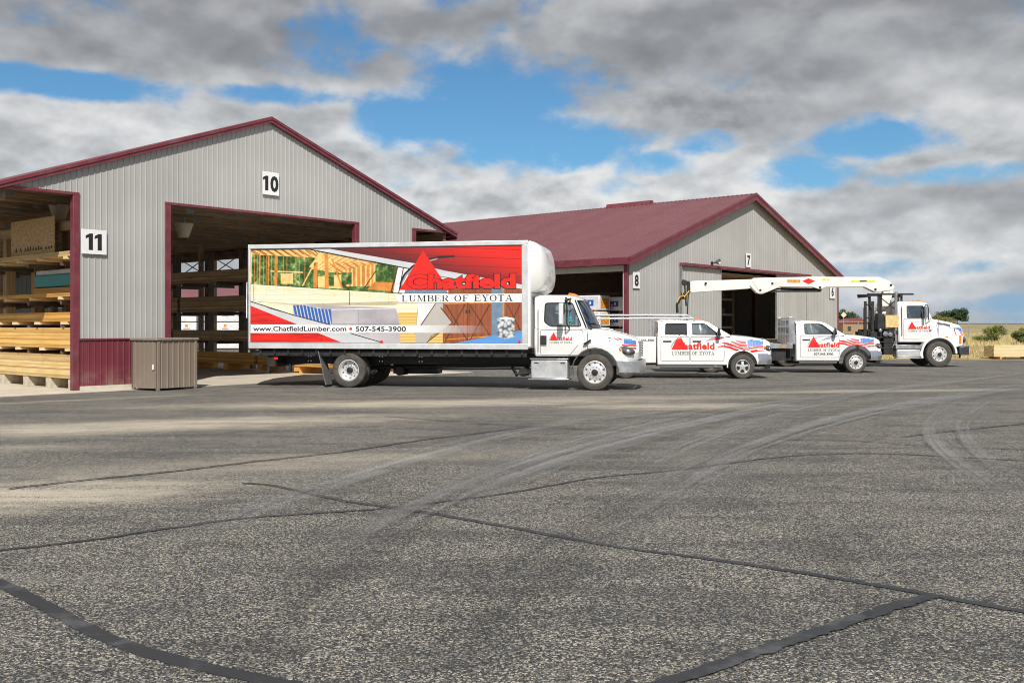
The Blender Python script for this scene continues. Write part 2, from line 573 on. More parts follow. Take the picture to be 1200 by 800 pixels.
SERIF = {
    'L': [(.0, .0, .75, .07), (.0, .93, .42, 1), (.12, .05, .29, .95), (.68, .05, .75, .32)],
    'F': [(.0, .0, .45, .07), (.0, .93, .78, 1), (.12, .05, .29, .95), (.7, .7, .78, .95), (.25, .47, .55, .54), (.5, .38, .56, .64)],
    'E': [(.0, .0, .82, .07), (.0, .93, .8, 1), (.12, .05, .29, .95), (.72, .7, .8, .95), (.25, .47, .55, .54), (.5, .38, .56, .64), (.75, .05, .82, .3)],
    'T': [(.0, .93, .84, 1), (.0, .68, .07, .95), (.77, .68, .84, .95), (.33, .05, .51, .95), (.2, 0, .64, .07)],
    'U': [(.0, .93, .4, 1), (.58, .93, .95, 1), (.1, .28, .27, .95), (.74, .28, .81, .95), ('arc', .455, .3, .27, .28, 180, 360, .12)],
    'O': [('arc', .46, .5, .37, .47, 0, 360, .14)],
    'M': [(.0, .93, .3, 1), (.85, .93, 1.15, 1), (.0, 0, .3, .07), (.75, 0, 1.15, .07), (.1, .05, .17, .95), (.87, .05, 1.04, .95),
          ('q', (.1, .98), (.3, .98), (.64, .1), (.55, .05)), ('q', (.55, .05), (.6, .05), (.93, .98), (.87, .98))],
    'A': [(-.02, 0, .3, .07), (.52, 0, .95, .07), ('q', (.1, .05), (.17, .05), (.5, 1), (.43, 1)), ('q', (.42, 1), (.54, 1), (.86, .05), (.66, .05)), (.22, .32, .7, .39)],
    'Y': [(-.02, .93, .38, 1), (.55, .93, .92, 1), ('q', (.06, .97), (.26, .97), (.54, .48), (.38, .45)), ('q', (.43, .45), (.5, .5), (.8, .97), (.72, .97)), (.37, .05, .54, .5), (.24, 0, .68, .07)],
    'B': [(.0, .0, .5, .07), (.0, .93, .48, 1), (.12, .05, .29, .95), (.25, .5, .5, .56), ('arc', .47, .75, .25, .21, -90, 90, .13), ('arc', .48, .28, .3, .25, -90, 90, .13)],
    'R': [(.0, .0, .42, .07), (.0, .93, .48, 1), (.12, .05, .29, .95), (.25, .47, .5, .54), ('arc', .47, .735, .26, .225, -90, 90, .13), ('q', (.4, .5), (.58, .5), (.9, .0), (.7, .0)), (.7, 0, 1.0, .07)],
}


def add_serif(mb, s, h, width, place, m):
    """two-weight serif capitals, built stroke by stroke, centred on x"""
    adv = {' ': .55, 'M': 1.3, 'O': 1.04, 'U': 1.08, 'A': 1.06, 'R': 1.08, 'Y': 1.0, 'B': .92}
    tot = sum(adv.get(c, .96) for c in s)
    k = width / tot
    x = -width / 2
    lay = 0
    for c in s:
        for i, g in enumerate(SERIF.get(c, [])):
            e = 0.00012 * i
            pl = lambda u, v: place(x + u * k, v * h, e)
            if g[0] == 'q':
                mb.face([pl(*p) for p in g[1:]], m)
            elif g[0] == 'arc':
                _, cx, cy, rx, ry, a0, a1, w = g
                n = 14
                for j in range(n):
                    a, b = rad(a0 + (a1 - a0) * j / n), rad(a0 + (a1 - a0) * (j + 1) / n)
                    q = []
                    for t_, s_ in ((a, 1), (b, 1), (b, -1), (a, -1)):
                        wx, wy = w * 0.62, 0.035
                        q.append(pl(cx + (rx + s_ * wx) * math.cos(t_), cy + (ry + s_ * wy) * math.sin(t_)))
                    mb.face(q, m)
            else:
                mb.face([pl(g[0], g[1]), pl(g[2], g[1]), pl(g[2], g[3]), pl(g[0], g[3])], m)
        x += adv.get(c, .96) * k


# ------------------------------------------------------------------ ground
def G(px, py):
    """ground point from the surveyed photograph"""
    Y = 1.67 * 1150 / (py - 382.5)
    return Vector(((px - 600) / 1150 * Y, Y, 0))


m, t, b = new_mat('asphalt')
tcn = t.new('ShaderNodeTexCoord')
v = tcn.outputs['Object']
vor = t.new('ShaderNodeTexVoronoi', i_Vector=v, i_Scale=92.0)
sc_ = t.new('ShaderNodeSeparateColor', i_0=vor.outputs['Color'])
vor2 = t.new('ShaderNodeTexVoronoi', i_Vector=v, i_Scale=150.0)
sc2 = t.new('ShaderNodeSeparateColor', i_0=vor2.outputs['Color'])
big = t.noise(v, 0.35, 5, 0.6, 0.4)
med = t.noise(v, 1.6, 6, 0.65)
streak = t.noise(t.mapping(v, (0.5, 2.4, 1), (0, 0, 0), (0, 0, rad(-9))), 1.0, 5, 0.6)
streak2 = t.noise(t.mapping(v, (0.35, 2.2, 1), (3, 1, 0), (0, 0, rad(-52))), 1.0, 5, 0.6, 0.3)
chipbase = t.ramp(sc_.outputs[0], [(0.0, (0.018, 0.019, 0.022)), (0.42, (0.042, 0.044, 0.048)), (0.57, (0.12, 0.117, 0.112)), (0.74, (0.28, 0.262, 0.228)), (0.89, (0.58, 0.52, 0.42)), (1.0, (0.80, 0.74, 0.64))])
fine = t.ramp(sc2.outputs[1], [(0.0, (0.016, 0.017, 0.020)), (0.55, (0.06, 0.06, 0.062)), (0.85, (0.24, 0.225, 0.19)), (1.0, (0.55, 0.50, 0.43))])
c = t.mix(0.30, chipbase, fine)
worn = t.math('ADD', t.math('MULTIPLY', med, 0.5), t.math('MULTIPLY', big, 0.5))
worn = t.math('ADD', worn, t.math('MULTIPLY', t.math('SUBTRACT', streak2, 0.5), 0.8))
c = t.mix(t.step(worn, 0.56, 0.36, 0.0, 0.66), c, t.mix(0.36, (0.040, 0.042, 0.048), c))
c = t.mix(t.step(worn, 0.52, 0.72, 0.0, 0.24), c, (0.27, 0.25, 0.22))
# dust and fine gravel carried onto the yard, lying in drifts
dust = None
for (cx, cy, rx, ry, an, wt) in [(-5.2, 9.6, 2.8, 1.2, 20, 1.0), (-6.4, 16.4, 5.6, 1.3, 22, 0.95), (-2.0, 21.3, 6.5, 1.2, 9, 0.9), (3.4, 20.6, 2.6, 1.0, 4, 0.8), (-3.0, 12.0, 3.5, 0.9, 20, 0.45),
                                 (-8, 13.0, 3.0, 0.6, 18, 0.5), (3.0, 23.0, 4.0, 0.8, 6, 0.5), (9.5, 25.5, 5.0, 0.6, 10, 0.6), (-10, 22.2, 4, 0.35, 40, 0.4)]:
    mp = t.mapping(t.mapping(v, (1, 1, 1), (-cx, -cy, 0)), (1 / rx, 1 / ry, 0), (0, 0, 0), (0, 0, 0))
    sp_ = t.new('ShaderNodeSeparateXYZ', i_0=t.mapping(v, (1, 1, 1), (-cx, -cy, 0)))
    ca, sa = math.cos(rad(an)), math.sin(rad(an))
    u1 = t.math('ADD', t.math('MULTIPLY', sp_.outputs[0], ca / rx), t.math('MULTIPLY', sp_.outputs[1], sa / rx))
    u2 = t.math('ADD', t.math('MULTIPLY', sp_.outputs[0], -sa / ry), t.math('MULTIPLY', sp_.outputs[1], ca / ry))
    r_ = t.math('SQRT', t.math('ADD', t.math('MULTIPLY', u1, u1), t.math('MULTIPLY', u2, u2)))
    r_ = t.math('ADD', r_, t.math('MULTIPLY', t.math('SUBTRACT', med, 0.5), 1.3))
    d_ = t.math('MULTIPLY', t.step(r_, 1.25, 0.2), wt)
    dust = d_ if dust is None else t.math('MAXIMUM', dust, d_)
dust = t.math('MULTIPLY', dust, t.step(t.math('ADD', streak, t.math('MULTIPLY', t.math('SUBTRACT', sc_.outputs[1], 0.5), 0.4)), 0.22, 0.56))
c = t.mix(dust, c, t.mix(t.noise(v, 9.0, 5, 0.6), (0.48, 0.42, 0.32), (0.62, 0.55, 0.45)))
oil = t.step(t.noise(v, 0.9, 7, 0.7, 0.6), 0.64, 0.74, 0.0, 0.6)
c = t.mix(oil, c, (0.03, 0.03, 0.033))
t.put(b.inputs['Base Color'], c)
b.inputs['Roughness'].default_value = 0.85
b.inputs['Specular IOR Level'].default_value = 0.3
hgt = t.math('ADD', t.math('MULTIPLY', vor.outputs['Distance'], -1.0), t.math('MULTIPLY', vor2.outputs['Distance'], -0.6))
t.put(b.inputs['Normal'], t.new('ShaderNodeBump', i_Strength=0.9, i_Distance=0.008, i_Height=hgt))
M_ASPH = m

mb = MB()
OUT = [(-160, -40), (60, -40), (75, 49.5), (33, 49.2), (30, 49.6), (26, 49.0), (20, 49.5), (15, 50), (12, 47), (6, 120), (-160, 120)]
mb.face([(x, y, 0.0) for x, y in OUT])
tag(mb.build('asphalt_yard', M_ASPH, normals=False), kind='structure')

# the fields: one sheet to the horizon, rising a little beyond the fence
m, t, b = new_mat('field')
v = t.new('ShaderNodeTexCoord').outputs['Object']
sp_ = t.new('ShaderNodeSeparateXYZ', i_0=v)
n1 = t.noise(v, 0.25, 6, 0.65)
n2 = t.noise(v, 2.2, 6, 0.7)
c = t.mix(t.step(n1, 0.35, 0.65), (0.46, 0.34, 0.15), (0.34, 0.27, 0.12))
c = t.mix(t.step(n2, 0.48, 0.78, 0.0, 0.5), c, (0.19, 0.19, 0.07))
yy = t.math('ADD', sp_.outputs[1], t.math('MULTIPLY', t.math('SUBTRACT', n1, 0.5), 8.0))
n3 = t.noise(t.mapping(v, (0.25, 0.08, 1)), 1.0, 6, 0.7)
c = t.mix(t.step(n3, 0.35, 0.7), tuple(x for x in (0.30, 0.23, 0.11)), c)
green = t.math('MULTIPLY', t.step(yy, 98, 110), t.math('MULTIPLY', t.step(yy, 135, 128), t.step(sp_.outputs[0], 52, 60)))
c = t.mix(green, c, (0.14, 0.20, 0.07))
tan = t.math('MULTIPLY', t.math('MULTIPLY', t.step(yy, 140, 150), t.step(yy, 290, 285)), t.step(n1, 0.4, 0.6))
c = t.mix(tan, c, (0.46, 0.35, 0.19))
n4 = t.noise(t.mapping(v, (0.035, 0.22, 1)), 1.0, 6, 0.65)
c = t.mix(t.math('MULTIPLY', t.step(yy, 92, 104), t.step(n4, 0.40, 0.62, 0.0, 0.75)), c, (0.22, 0.175, 0.075))
c = t.mix(t.math('MULTIPLY', t.step(yy, 100, 130), t.step(n3, 0.52, 0.7, 0.0, 0.6)), c, (0.17, 0.19, 0.075))
plough = t.step(yy, 288, 292)
c = t.mix(plough, c, t.mix(n2, (0.085, 0.052, 0.036), (0.14, 0.09, 0.062)))
t.put(b.inputs['Base Color'], c)
b.inputs['Roughness'].default_value = 0.95
t.put(b.inputs['Normal'], t.new('ShaderNodeBump', i_Strength=0.7, i_Distance=0.1, i_Height=n2))
M_FIELD = m


def ground_z(x, y):
    def ss(a, b_, v_):
        q = max(0.0, min(1.0, (v_ - a) / (b_ - a)))
        return q * q * (3 - 2 * q)
    d = y
    return -0.05 + 0.05 * ss(49, 53, d) + 0.36 * ss(54, 88, d) + 2.0 * ss(120, 300, d) + 0.6 * ss(300, 420, d) - 16 * ss(700, 3000, d) if x > 13 or d > 125 else -0.05 + (2.0 * ss(120, 300, d) + 0.6 * ss(300, 420, d) - 16 * ss(700, 3000, d) + 0.41 * ss(120, 130, d))


mb = MB()
xs = [-3000, -1200, -500, -250, -120, -60, -20, 0, 12.9, 13.1, 20, 30, 40, 55, 70, 90, 120, 180, 260, 400, 800, 1500, 3000]
ys = [-300, -100, -45, 0, 30, 45, 49, 50.5, 52, 53, 57, 62, 68, 75, 82, 88, 95, 105, 115, 120, 123, 126, 130, 140, 160, 180, 200, 225, 250, 275, 300, 340, 380, 420, 600, 800, 1200, 2000, 3000]
grid = [[mb.bm.verts.new((x, y, ground_z(x, y))) for x in xs] for y in ys]
for i in range(len(ys) - 1):
    for j in range(len(xs) - 1):
        f = mb.bm.faces.new((grid[i][j], grid[i][j + 1], grid[i + 1][j + 1], grid[i + 1][j]))
        f.smooth = True
tag(mb.build('ground', M_FIELD, sharp=0), kind='structure')


def smooth_line(pts, n=8):
    P_ = [pts[0] * 2 - pts[1]] + list(pts) + [pts[-1] * 2 - pts[-2]]
    out = []
    for i in range(1, len(P_) - 2):
        a, b_, c_, d_ = P_[i - 1:i + 3]
        for k in range(n):
            u = k / n
            out.append(0.5 * ((2 * b_) + (c_ - a) * u + (2 * a - 5 * b_ + 4 * c_ - d_) * u * u + (3 * b_ - a - 3 * c_ + d_) * u ** 3))
    out.append(P_[-2])
    return out


def ribbon(name, pts, width, m, z, jitter=0.15, seed=1, taper=False):
    """flat strip laid along ground points; UV = (metres along, 0-1 across)"""
    rng = random.Random(seed)
    L = smooth_line(pts, 10)
    me = bpy.data.meshes.new(name)
    vs, fs, uv = [], [], []
    s = 0.0
    wj = 1.0
    for i, p in enumerate(L):
        d = (L[min(i + 1, len(L) - 1)] - L[max(i - 1, 0)]).normalized()
        nrm = Vector((-d.y, d.x, 0))
        if i:
            s += (p - L[i - 1]).length
        wj = wj * 0.7 + 0.3 * (1 + rng.uniform(-jitter, jitter) * 2)
        w = width * wj
        off = nrm * rng.uniform(-1, 1) * width * jitter * 0.6
        for k, sd in ((0, -0.5), (1, 0.5)):
            q = p + off + nrm * sd * w
            vs.append((q.x, q.y, z))
            uv.append((s, k))
        if i:
            a = 2 * i
            fs.append((a - 2, a - 1, a + 1, a))
    me.from_pydata(vs, [], fs)
    ul = me.uv_layers.new(name='UVMap')
    for lp in me.loops:
        ul.data[lp.index].uv = uv[lp.vertex_index]
    at_ = me.attributes.new('fade', 'FLOAT', 'POINT')
    for i in range(len(L)):
        q = min(i, len(L) - 1 - i) / max(1, (len(L) - 1)) / 0.3
        at_.data[2 * i].value = at_.data[2 * i + 1].value = min(1.0, q) if taper else 1.0
    me.materials.append(m)
    for f in me.polygons:
        if f.normal.z < 0:
            f.flip()
    o = bpy.data.objects.new(name, me)
    COL.objects.link(o)
    return tag(o, kind='structure')


def strip_mat(name, c0, c1, opac, along, across, rough=0.6, edge=0.25, lo=0.35, hi=0.65, tar=False):
    m, t, b = new_mat(name)
    uv = t.new('ShaderNodeTexCoord').outputs['UV']
    ob = t.new('ShaderNodeTexCoord').outputs['Object']
    sp_ = t.new('ShaderNodeSeparateXYZ', i_0=uv)
    st = t.noise(t.mapping(uv, (along, across, 1)), 1.0, 5, 0.65)
    e = t.math('MULTIPLY', t.step(sp_.outputs[1], 0.0, edge), t.step(sp_.outputs[1], 1.0, 1 - edge))
    br = t.noise(ob, 45.0, 3, 0.6)
    br2 = t.noise(ob, 1.3, 4, 0.6)
    if tar:
        br3 = t.noise(ob, 16.0, 5, 0.7)
        a = t.math('ADD', e, t.math('ADD', t.math('MULTIPLY', t.math('SUBTRACT', br3, 0.5), 1.3), t.math('MULTIPLY', t.math('SUBTRACT', br, 0.5), 0.5)))
        a = t.math('MULTIPLY', t.step(a, 0.30, 0.62), opac)
        wear = t.math('MULTIPLY', t.step(t.noise(ob, 2.6, 6, 0.65), 0.50, 0.70), 0.45)
        col = t.mix(wear, t.mix(st, c0, c1), (0.16, 0.16, 0.165))
    else:
        a = t.math('MULTIPLY', e, t.step(t.math('ADD', st, t.math('MULTIPLY', t.math('SUBTRACT', br, 0.5), 0.5)), lo, hi))
        a = t.math('MULTIPLY', a, t.step(br2, 0.25, 0.6, 0.35, 1.0))
        a = t.math('MULTIPLY', a, opac)
        a = t.math('MULTIPLY', a, t.new('ShaderNodeAttribute', attribute_name='fade').outputs['Fac'])
        col = t.mix(st, c0, c1)
    t.put(b.inputs['Base Color'], col)
    b.inputs['Roughness'].default_value = rough
    t.put(b.inputs['Alpha'], a)
    return m


M_TAR = strip_mat('crack_tar', (0.012, 0.012, 0.014), (0.035, 0.035, 0.038), 1.0, 1.2, 3, 0.45, 0.36, tar=True)
M_TAR2 = strip_mat('old_crack_tar', (0.018, 0.018, 0.02), (0.06, 0.058, 0.055), 0.92, 1.2, 3, 0.55, 0.5, tar=True)
M_SCUFF = strip_mat('tyre_scuff_pale', (0.25, 0.25, 0.25), (0.36, 0.355, 0.345), 0.55, 0.10, 5, 0.8, 0.45, 0.36, 0.62)
M_SCUFFD = strip_mat('tyre_rubber', (0.02, 0.02, 0.022), (0.05, 0.05, 0.05), 0.36, 0.10, 9, 0.7, 0.4, 0.40, 0.66)
for i, (pp, w, mm_, jt) in enumerate([
        ([(-40, 668), (0, 684), (40, 703), (95, 733), (150, 757), (220, 777), (330, 801), (420, 822)], 0.125, M_TAR, 0.06),
        ([(285, 566), (320, 569), (370, 580), (410, 588), (460, 595), (520, 604), (620, 622), (720, 640), (830, 655), (920, 668), (1000, 681), (1090, 697), (1200, 717), (1320, 736)], 0.085, M_TAR, 0.14),
        ([(-60, 652), (0, 645), (100, 634), (200, 619), (300, 606), (440, 597), (520, 588), (600, 577), (700, 560), (800, 550), (900, 537), (960, 533), (1040, 532), (1200, 540)], 0.075, M_TAR2, 0.2),
        ([(1096, 698), (1050, 711), (1000, 727), (950, 744), (900, 761), (830, 785), (760, 808), (680, 835)], 0.12, M_TAR, 0.1),
        ([(10, 573), (100, 563), (200, 553), (300, 541), (400, 530), (500, 515), (560, 508), (620, 500)], 0.085, M_TAR2, 0.2),
        ([(450, 488), (560, 496), (680, 503), (760, 507), (860, 514), (1000, 517), (1090, 523), (1200, 527)], 0.07, M_TAR2, 0.25),
        ([(1060, 512), (1120, 505), (1200, 497), (1300, 488)], 0.09, M_TAR2, 0.25)]):
    ribbon('crack_sealant', [G(*p) for p in pp], w * 1.25, mm_, 0.004 + 0.0022 * i, jt, i)
z0 = 0.022
for i, (pp, w, mm_) in enumerate([
        ([(1300, 437), (1200, 450), (1100, 467), (1000, 487), (910, 512), (850, 533), (790, 562), (740, 600)], 0.75, M_SCUFF),
        ([(1300, 429), (1200, 438), (1060, 456), (960, 475), (860, 503), (780, 535), (700, 575)], 0.75, M_SCUFF),
        ([(1200, 433), (1000, 462), (850, 480), (700, 512), (600, 545), (520, 580)], 0.75, M_SCUFF),
        ([(1000, 470), (850, 492), (720, 522), (600, 560), (500, 610)], 0.75, M_SCUFF),
        ([(1160, 460), (1120, 473), (1095, 490), (1086, 508), (1100, 530), (1140, 560), (1230, 610)], 0.62, M_SCUFF),
        ([(1180, 463), (1152, 475), (1132, 490), (1126, 508), (1145, 535), (1200, 575)], 0.62, M_SCUFF),
        ([(1300, 441), (1200, 455), (1080, 474), (980, 497), (890, 527), (830, 556), (770, 600), (700, 660)], 1.1, M_SCUFF),
        ([(1100, 452), (940, 472), (800, 500), (680, 532), (560, 575), (460, 625), (380, 690)], 1.2, M_SCUFF),
        ([(900, 470), (760, 486), (620, 508), (470, 545), (330, 590), (180, 650)], 1.0, M_SCUFF),
        ([(820, 560), (740, 600), (640, 660), (560, 730), (500, 800)], 0.9, M_SCUFFD),
        ([(620, 545), (520, 585), (420, 640), (320, 720), (250, 800)], 1.0, M_SCUFFD),
        ([(960, 600), (980, 640), (1040, 700), (1120, 790)], 1.0, M_SCUFFD),
        ([(1200, 446), (1080, 464), (980, 484), (890, 512), (820, 545), (770, 590)], 0.3, M_SCUFFD)]):
    ribbon('tyre_mark', [G(*p) for p in pp], w, mm_, z0 + 0.003 * i, 0.02, 40 + i, True)

# ------------------------------------------------------------------ the two lumber sheds
ANG = math.atan2(0.761, 0.648)


def corr(mb, u0, u1, spans, place, m, pitch=0.229, rib=0.018, cuts=(), flat=0.175):
    """ribbed steel sheet: u runs across the ribs; spans(u) -> list of (v0, v1); place(u, v, d)"""
    br = {u0: 0.0, u1: 0.0}
    k = math.floor(u0 / pitch)
    while k * pitch < u1:
        b_ = k * pitch
        for du, d in ((0.0, 0.0), (flat, 0.0), (flat + 0.014, rib), (pitch - 0.014, rib)):
            if u0 < b_ + du < u1:
                br[b_ + du] = d
        k += 1
    us = sorted(br)

    def depth(u):
        q = (u / pitch - math.floor(u / pitch)) * pitch
        if q <= flat:
            return 0.0
        if q < flat + 0.014:
            return rib * (q - flat) / 0.014
        if q <= pitch - 0.014:
            return rib
        return rib * (pitch - q) / 0.014
    us = sorted(set(us) | {c_ for c_ in cuts if u0 < c_ < u1})
    for a, b_ in zip(us, us[1:]):
        if b_ - a < 1e-5:
            continue
        e = 1e-4
        sa, sb = spans(a + e), spans(b_ - e)
        for (a0, a1), (b0, b1) in zip(sa, sb):
            if a1 - a0 < 1e-3 and b1 - b0 < 1e-3:
                continue
            for dd in (0.0, -0.012):
                mb.face([place(a, a0, depth(a) + dd), place(b_, b0, depth(b_) + dd), place(b_, b1, depth(b_) + dd), place(a, a1, depth(a) + dd)], m)


def solid(o, th=0.012):
    return o


def number_sign(txt, shed, s, zc, w, h, size, label, board_t=0.02, toff=-0.06):
    root = empty('number_sign', shed.matrix_basis @ Vector((s, toff, zc)), shed.rotation_euler.z, label, 'sign', 'bay number signs')
    p = MB()
    p.box(-w / 2, w / 2, -board_t, 0, -h / 2, h / 2)
    p.build('board', M_WHITE, root, bevel=0.004)
    q = MB()
    # numerals: a heavy sans, the figure one drawn with its flag
    adv = {'1': 0.40}
    tot = sum(adv.get(ch, 0.60) for ch in txt) * size
    x0 = -tot / 2
    hc = size * 0.72
    for ch in txt:
        a_ = adv.get(ch, 0.60) * size
        if ch == '1':
            pts = [(0.16, 0), (0.36, 0), (0.36, 1), (0.21, 1), (0.02, 0.86), (0.02, 0.68), (0.16, 0.76)]
            q.face([(x0 + u * size * 0.95, -board_t - 0.003, (v_ - 0.5) * hc) for u, v_ in pts], M_BLACK)
        else:
            add_text(q, ch, size, lambda x, y: (x0 + a_ / 2 + x, -board_t - 0.003, y - size * 0.35), M_BLACK, bold=size * 0.042, sx=0.92)
        x0 += a_
    q.build('numerals', M_BLACK, root, merge=False, normals=False)
    return root


def fix(o):
    bpy.context.view_layer.update()
    return o


# ---- left shed
B1 = empty('lumber_shed', (-12.5, 23.97, 0), ANG, 'beige open lumber shed on the left with three drive-in bays under one gable', 'shed')
B1.matrix_basis = Matrix.Translation(B1.location) @ Matrix.Rotation(ANG, 4, 'Z')
W1, D1, E1, R1 = 15.7, 31.0, 5.16, 2.82
gz1 = lambda s: E1 + R1 * (1 - abs(s - W1 / 2) / (W1 / 2))
HD = 5.06


def sp1(s):
    top = gz1(s) - 0.03
    if 1.95 < s < 4.38 or 11.4 < s < 13.85:
        return [(1.33, top)]
    return [(HD, max(top, HD))]


p = MB()
corr(p, 0.02, W1 - 0.02, sp1, lambda u, v_, d: (u, -d, v_), M_WALL, cuts=(1.95, 4.38, 11.4, 13.85, W1 / 2), pitch=0.16, rib=0.017, flat=0.118)
solid(p.build('front_wall', M_WALL, B1, sharp=20, merge=False))
for a, b_ in ((1.95, 4.38), (11.4, 13.85)):
    p = MB()
    corr(p, a, b_, lambda s: [(0.12, 1.325)], lambda u, v_, d: (u, -d - 0.004, v_), M_MAROON, pitch=0.16, rib=0.017, flat=0.118)
    p.build('wainscot', M_MAROON, B1, sharp=20, merge=False)
    p = MB()
    p.box(a, b_, -0.03, 0.1, 0, 0.118)
    p.build('footing', M_CREAM, B1)
for a, b_ in ((1.78, 1.95), (4.38, 4.55), (11.22, 11.4), (13.85, 14.02)):
    p = MB()
    p.box(a, b_, -0.045, 0.13, 0.02, HD - 0.001)
    p.box((a if a in (1.78, 13.85 + 9) else b_ - 0.03) - 0.002, (a + 0.03 if a == 1.78 else b_ + 0.002), -0.03, 0.16, 0.02, HD - 0.003, M_CREAM) if False else None
    p.build('corner_post', M_TRIM, B1, bevel=0.008)
for a, b_ in ((0.0, 1.95), (4.38, 11.4), (13.85, W1)):
    p = MB()
    p.box(a, b_, -0.05, 0.1, HD, HD + 0.075)
    p.build('header_trim', M_TRIM, B1, bevel=0.006)
for a, b_ in ((1.955, 4.375), (11.405, 13.845)):
    p = MB()
    p.box(a, b_, -0.04, 0.02, 1.315, 1.36)
    p.build('wainscot_cap', M_TRIM, B1)
for sg in (0, 1):
    p = MB()
    f = (lambda s: s) if sg == 0 else (lambda s: W1 - s)
    a = (f(-0.32), gz1(0) - 0.115)
    c_ = (f(W1 / 2), gz1(W1 / 2))
    p.hull([(a[0], -0.14, a[1] - 0.11), (c_[0], -0.14, c_[1] - 0.11), (c_[0], -0.14, c_[1] + 0.06), (a[0], -0.14, a[1] + 0.06)],
           [(a[0], 0.0, a[1] - 0.11), (c_[0], 0.0, c_[1] - 0.11), (c_[0], 0.0, c_[1] + 0.06), (a[0], 0.0, a[1] + 0.06)])
    p.hull([(a[0], -0.165, a[1] - 0.02), (c_[0], -0.165, c_[1] - 0.02), (c_[0], -0.165, c_[1] + 0.065), (a[0], -0.165, a[1] + 0.065)],
           [(a[0], -0.141, a[1] - 0.02), (c_[0], -0.141, c_[1] - 0.02), (c_[0], -0.141, c_[1] + 0.065), (a[0], -0.141, a[1] + 0.065)])
    p.build('rake_trim', M_TRIM, B1)
    p = MB()
    p.box(min(f(-0.36), f(-0.32)), max(f(-0.36), f(-0.32)), -0.1, D1 + 0.1, E1 - 0.3, E1 - 0.06)
    p.box(min(f(-0.32), f(0)), max(f(-0.32), f(0)), 0, D1, E1 - 0.20, E1 - 0.18)
    p.build('eave_fascia', M_TRIM, B1)
    p = MB()
    L = math.hypot(W1 / 2 + 0.35, R1 * (W1 / 2 + 0.35) / (W1 / 2))
    sl = R1 / (W1 / 2)
    cs = 1 / math.hypot(1, sl)

    def pl(u, v_, d, f=f):
        s = -0.35 + v_ * cs
        return (f(s), u, E1 + s * sl + 0.05 + d)
    corr(p, -0.13, D1 + 0.15, lambda u: [(0, L)], pl, M_ROOF, pitch=0.3, rib=0.03)
    solid(p.build('roof', M_ROOF, B1, sharp=20, merge=False))
    # purlins under the roof
    p = MB()
    q = 0.25
    while q < W1 / 2:
        z = E1 + q * sl
        p.box(f(q) - 0.02, f(q) + 0.02, 0.02, D1, z - 0.10, z + 0.01)
        q += 0.61
    p.build('purlin', M_PURLIN, B1)
    p = MB()
    p.box(f(0.1) - 0.06, f(0.1) + 0.06, 0.1, D1, HD - 0.27, HD + 0.03)
    p.build('eave_beam', M_PURLIN, B1)
k = 0
tt = 0.35
while tt < D1:
    p = MB()
    rg = random.Random(k)
    jz = rg.uniform(-0.02, 0.03)
    p.box(0.05, W1 - 0.05, tt - 0.02, tt + 0.02, HD + 0.01 + jz, HD + 0.20 + jz, M_DARKWOOD)
    for sg in (0, 1):
        x0, x1 = (0.05, W1 / 2) if sg == 0 else (W1 - 0.05, W1 / 2)
        p.bar((x0, tt, gz1(x0) - 0.12), (x1, tt, gz1(x1) - 0.19), 0.04, 0.15, M_DARKWOOD)
    nw = 8
    for i in range(nw):
        xa = 0.9 + (W1 - 1.8) * i / nw
        xb = 0.9 + (W1 - 1.8) * (i + 1) / nw
        za, zb = (HD + 0.1, gz1(xb) - 0.25) if i % 2 == 0 else (gz1(xa) - 0.25, HD + 0.1)
        p.bar((xa, tt, za), (xb, tt, zb), 0.038, 0.09, M_DARKWOOD)
        p.box(xa - 0.12, xa + 0.12, tt - 0.024, tt + 0.024, HD + 0.04 + jz, HD + 0.18 + jz, M_PLATE)
    p.build('roof_truss', M_DARKWOOD, B1)
    if k % 3 == 0:
        for x in (3.15, 12.6, 0.12, W1 - 0.12):
            p = MB()
            p.box(x - 0.08, x + 0.08, tt - 0.08, tt + 0.08, 0, HD)
            p.build('building_post', M_DARKWOOD, B1) if x in (3.15, 12.6) or k > 2 else p.bm.free()
    tt += 1.22
    k += 1
p = MB()
corr(p, 0.02, W1 - 0.02, lambda s: [(0.1, gz1(s) - 0.03)], lambda u, v_, d: (u, D1 + d, v_), M_WALL, cuts=(W1 / 2,))
solid(p.build('rear_wall', M_WALL, B1, sharp=20, merge=False))
m_, t_, b_n = new_mat('concrete')
v_c = t_.new('ShaderNodeTexCoord').outputs['Object']
nn = t_.noise(v_c, 1.2, 7, 0.65)
cc = t_.mix(t_.step(nn, 0.35, 0.7), (0.50, 0.45, 0.37), (0.64, 0.58, 0.48))
cc = t_.mix(t_.step(t_.noise(v_c, 5.0, 5, 0.7), 0.55, 0.8, 0, 0.4), cc, (0.25, 0.22, 0.18))
t_.put(b_n.inputs['Base Color'], cc)
b_n.inputs['Roughness'].default_value = 0.85
M_CONC = m_
p = MB()
p.box(-1.2, W1 + 0.5, -0.75, D1, -0.05, 0.014)
o = p.build('concrete_floor', M_CONC)
o.location = B1.location
o.rotation_euler = B1.rotation_euler
tag(o, kind='structure')

number_sign('11', B1, 2.32, 3.88, 0.68, 0.64, 0.60, 'square white sign reading 11 on the beige pier left of the big bay')
number_sign('10', B1, 7.86, 6.02, 0.60, 0.70, 0.62, 'white sign reading 10 above the bay the box truck backs into')

M_SOFF = mat('shaded_grey_soffit', (0.14, 0.125, 0.12), 0.7, var=0.1)  # wall grey darkened, the shadow under the rake put into the colour
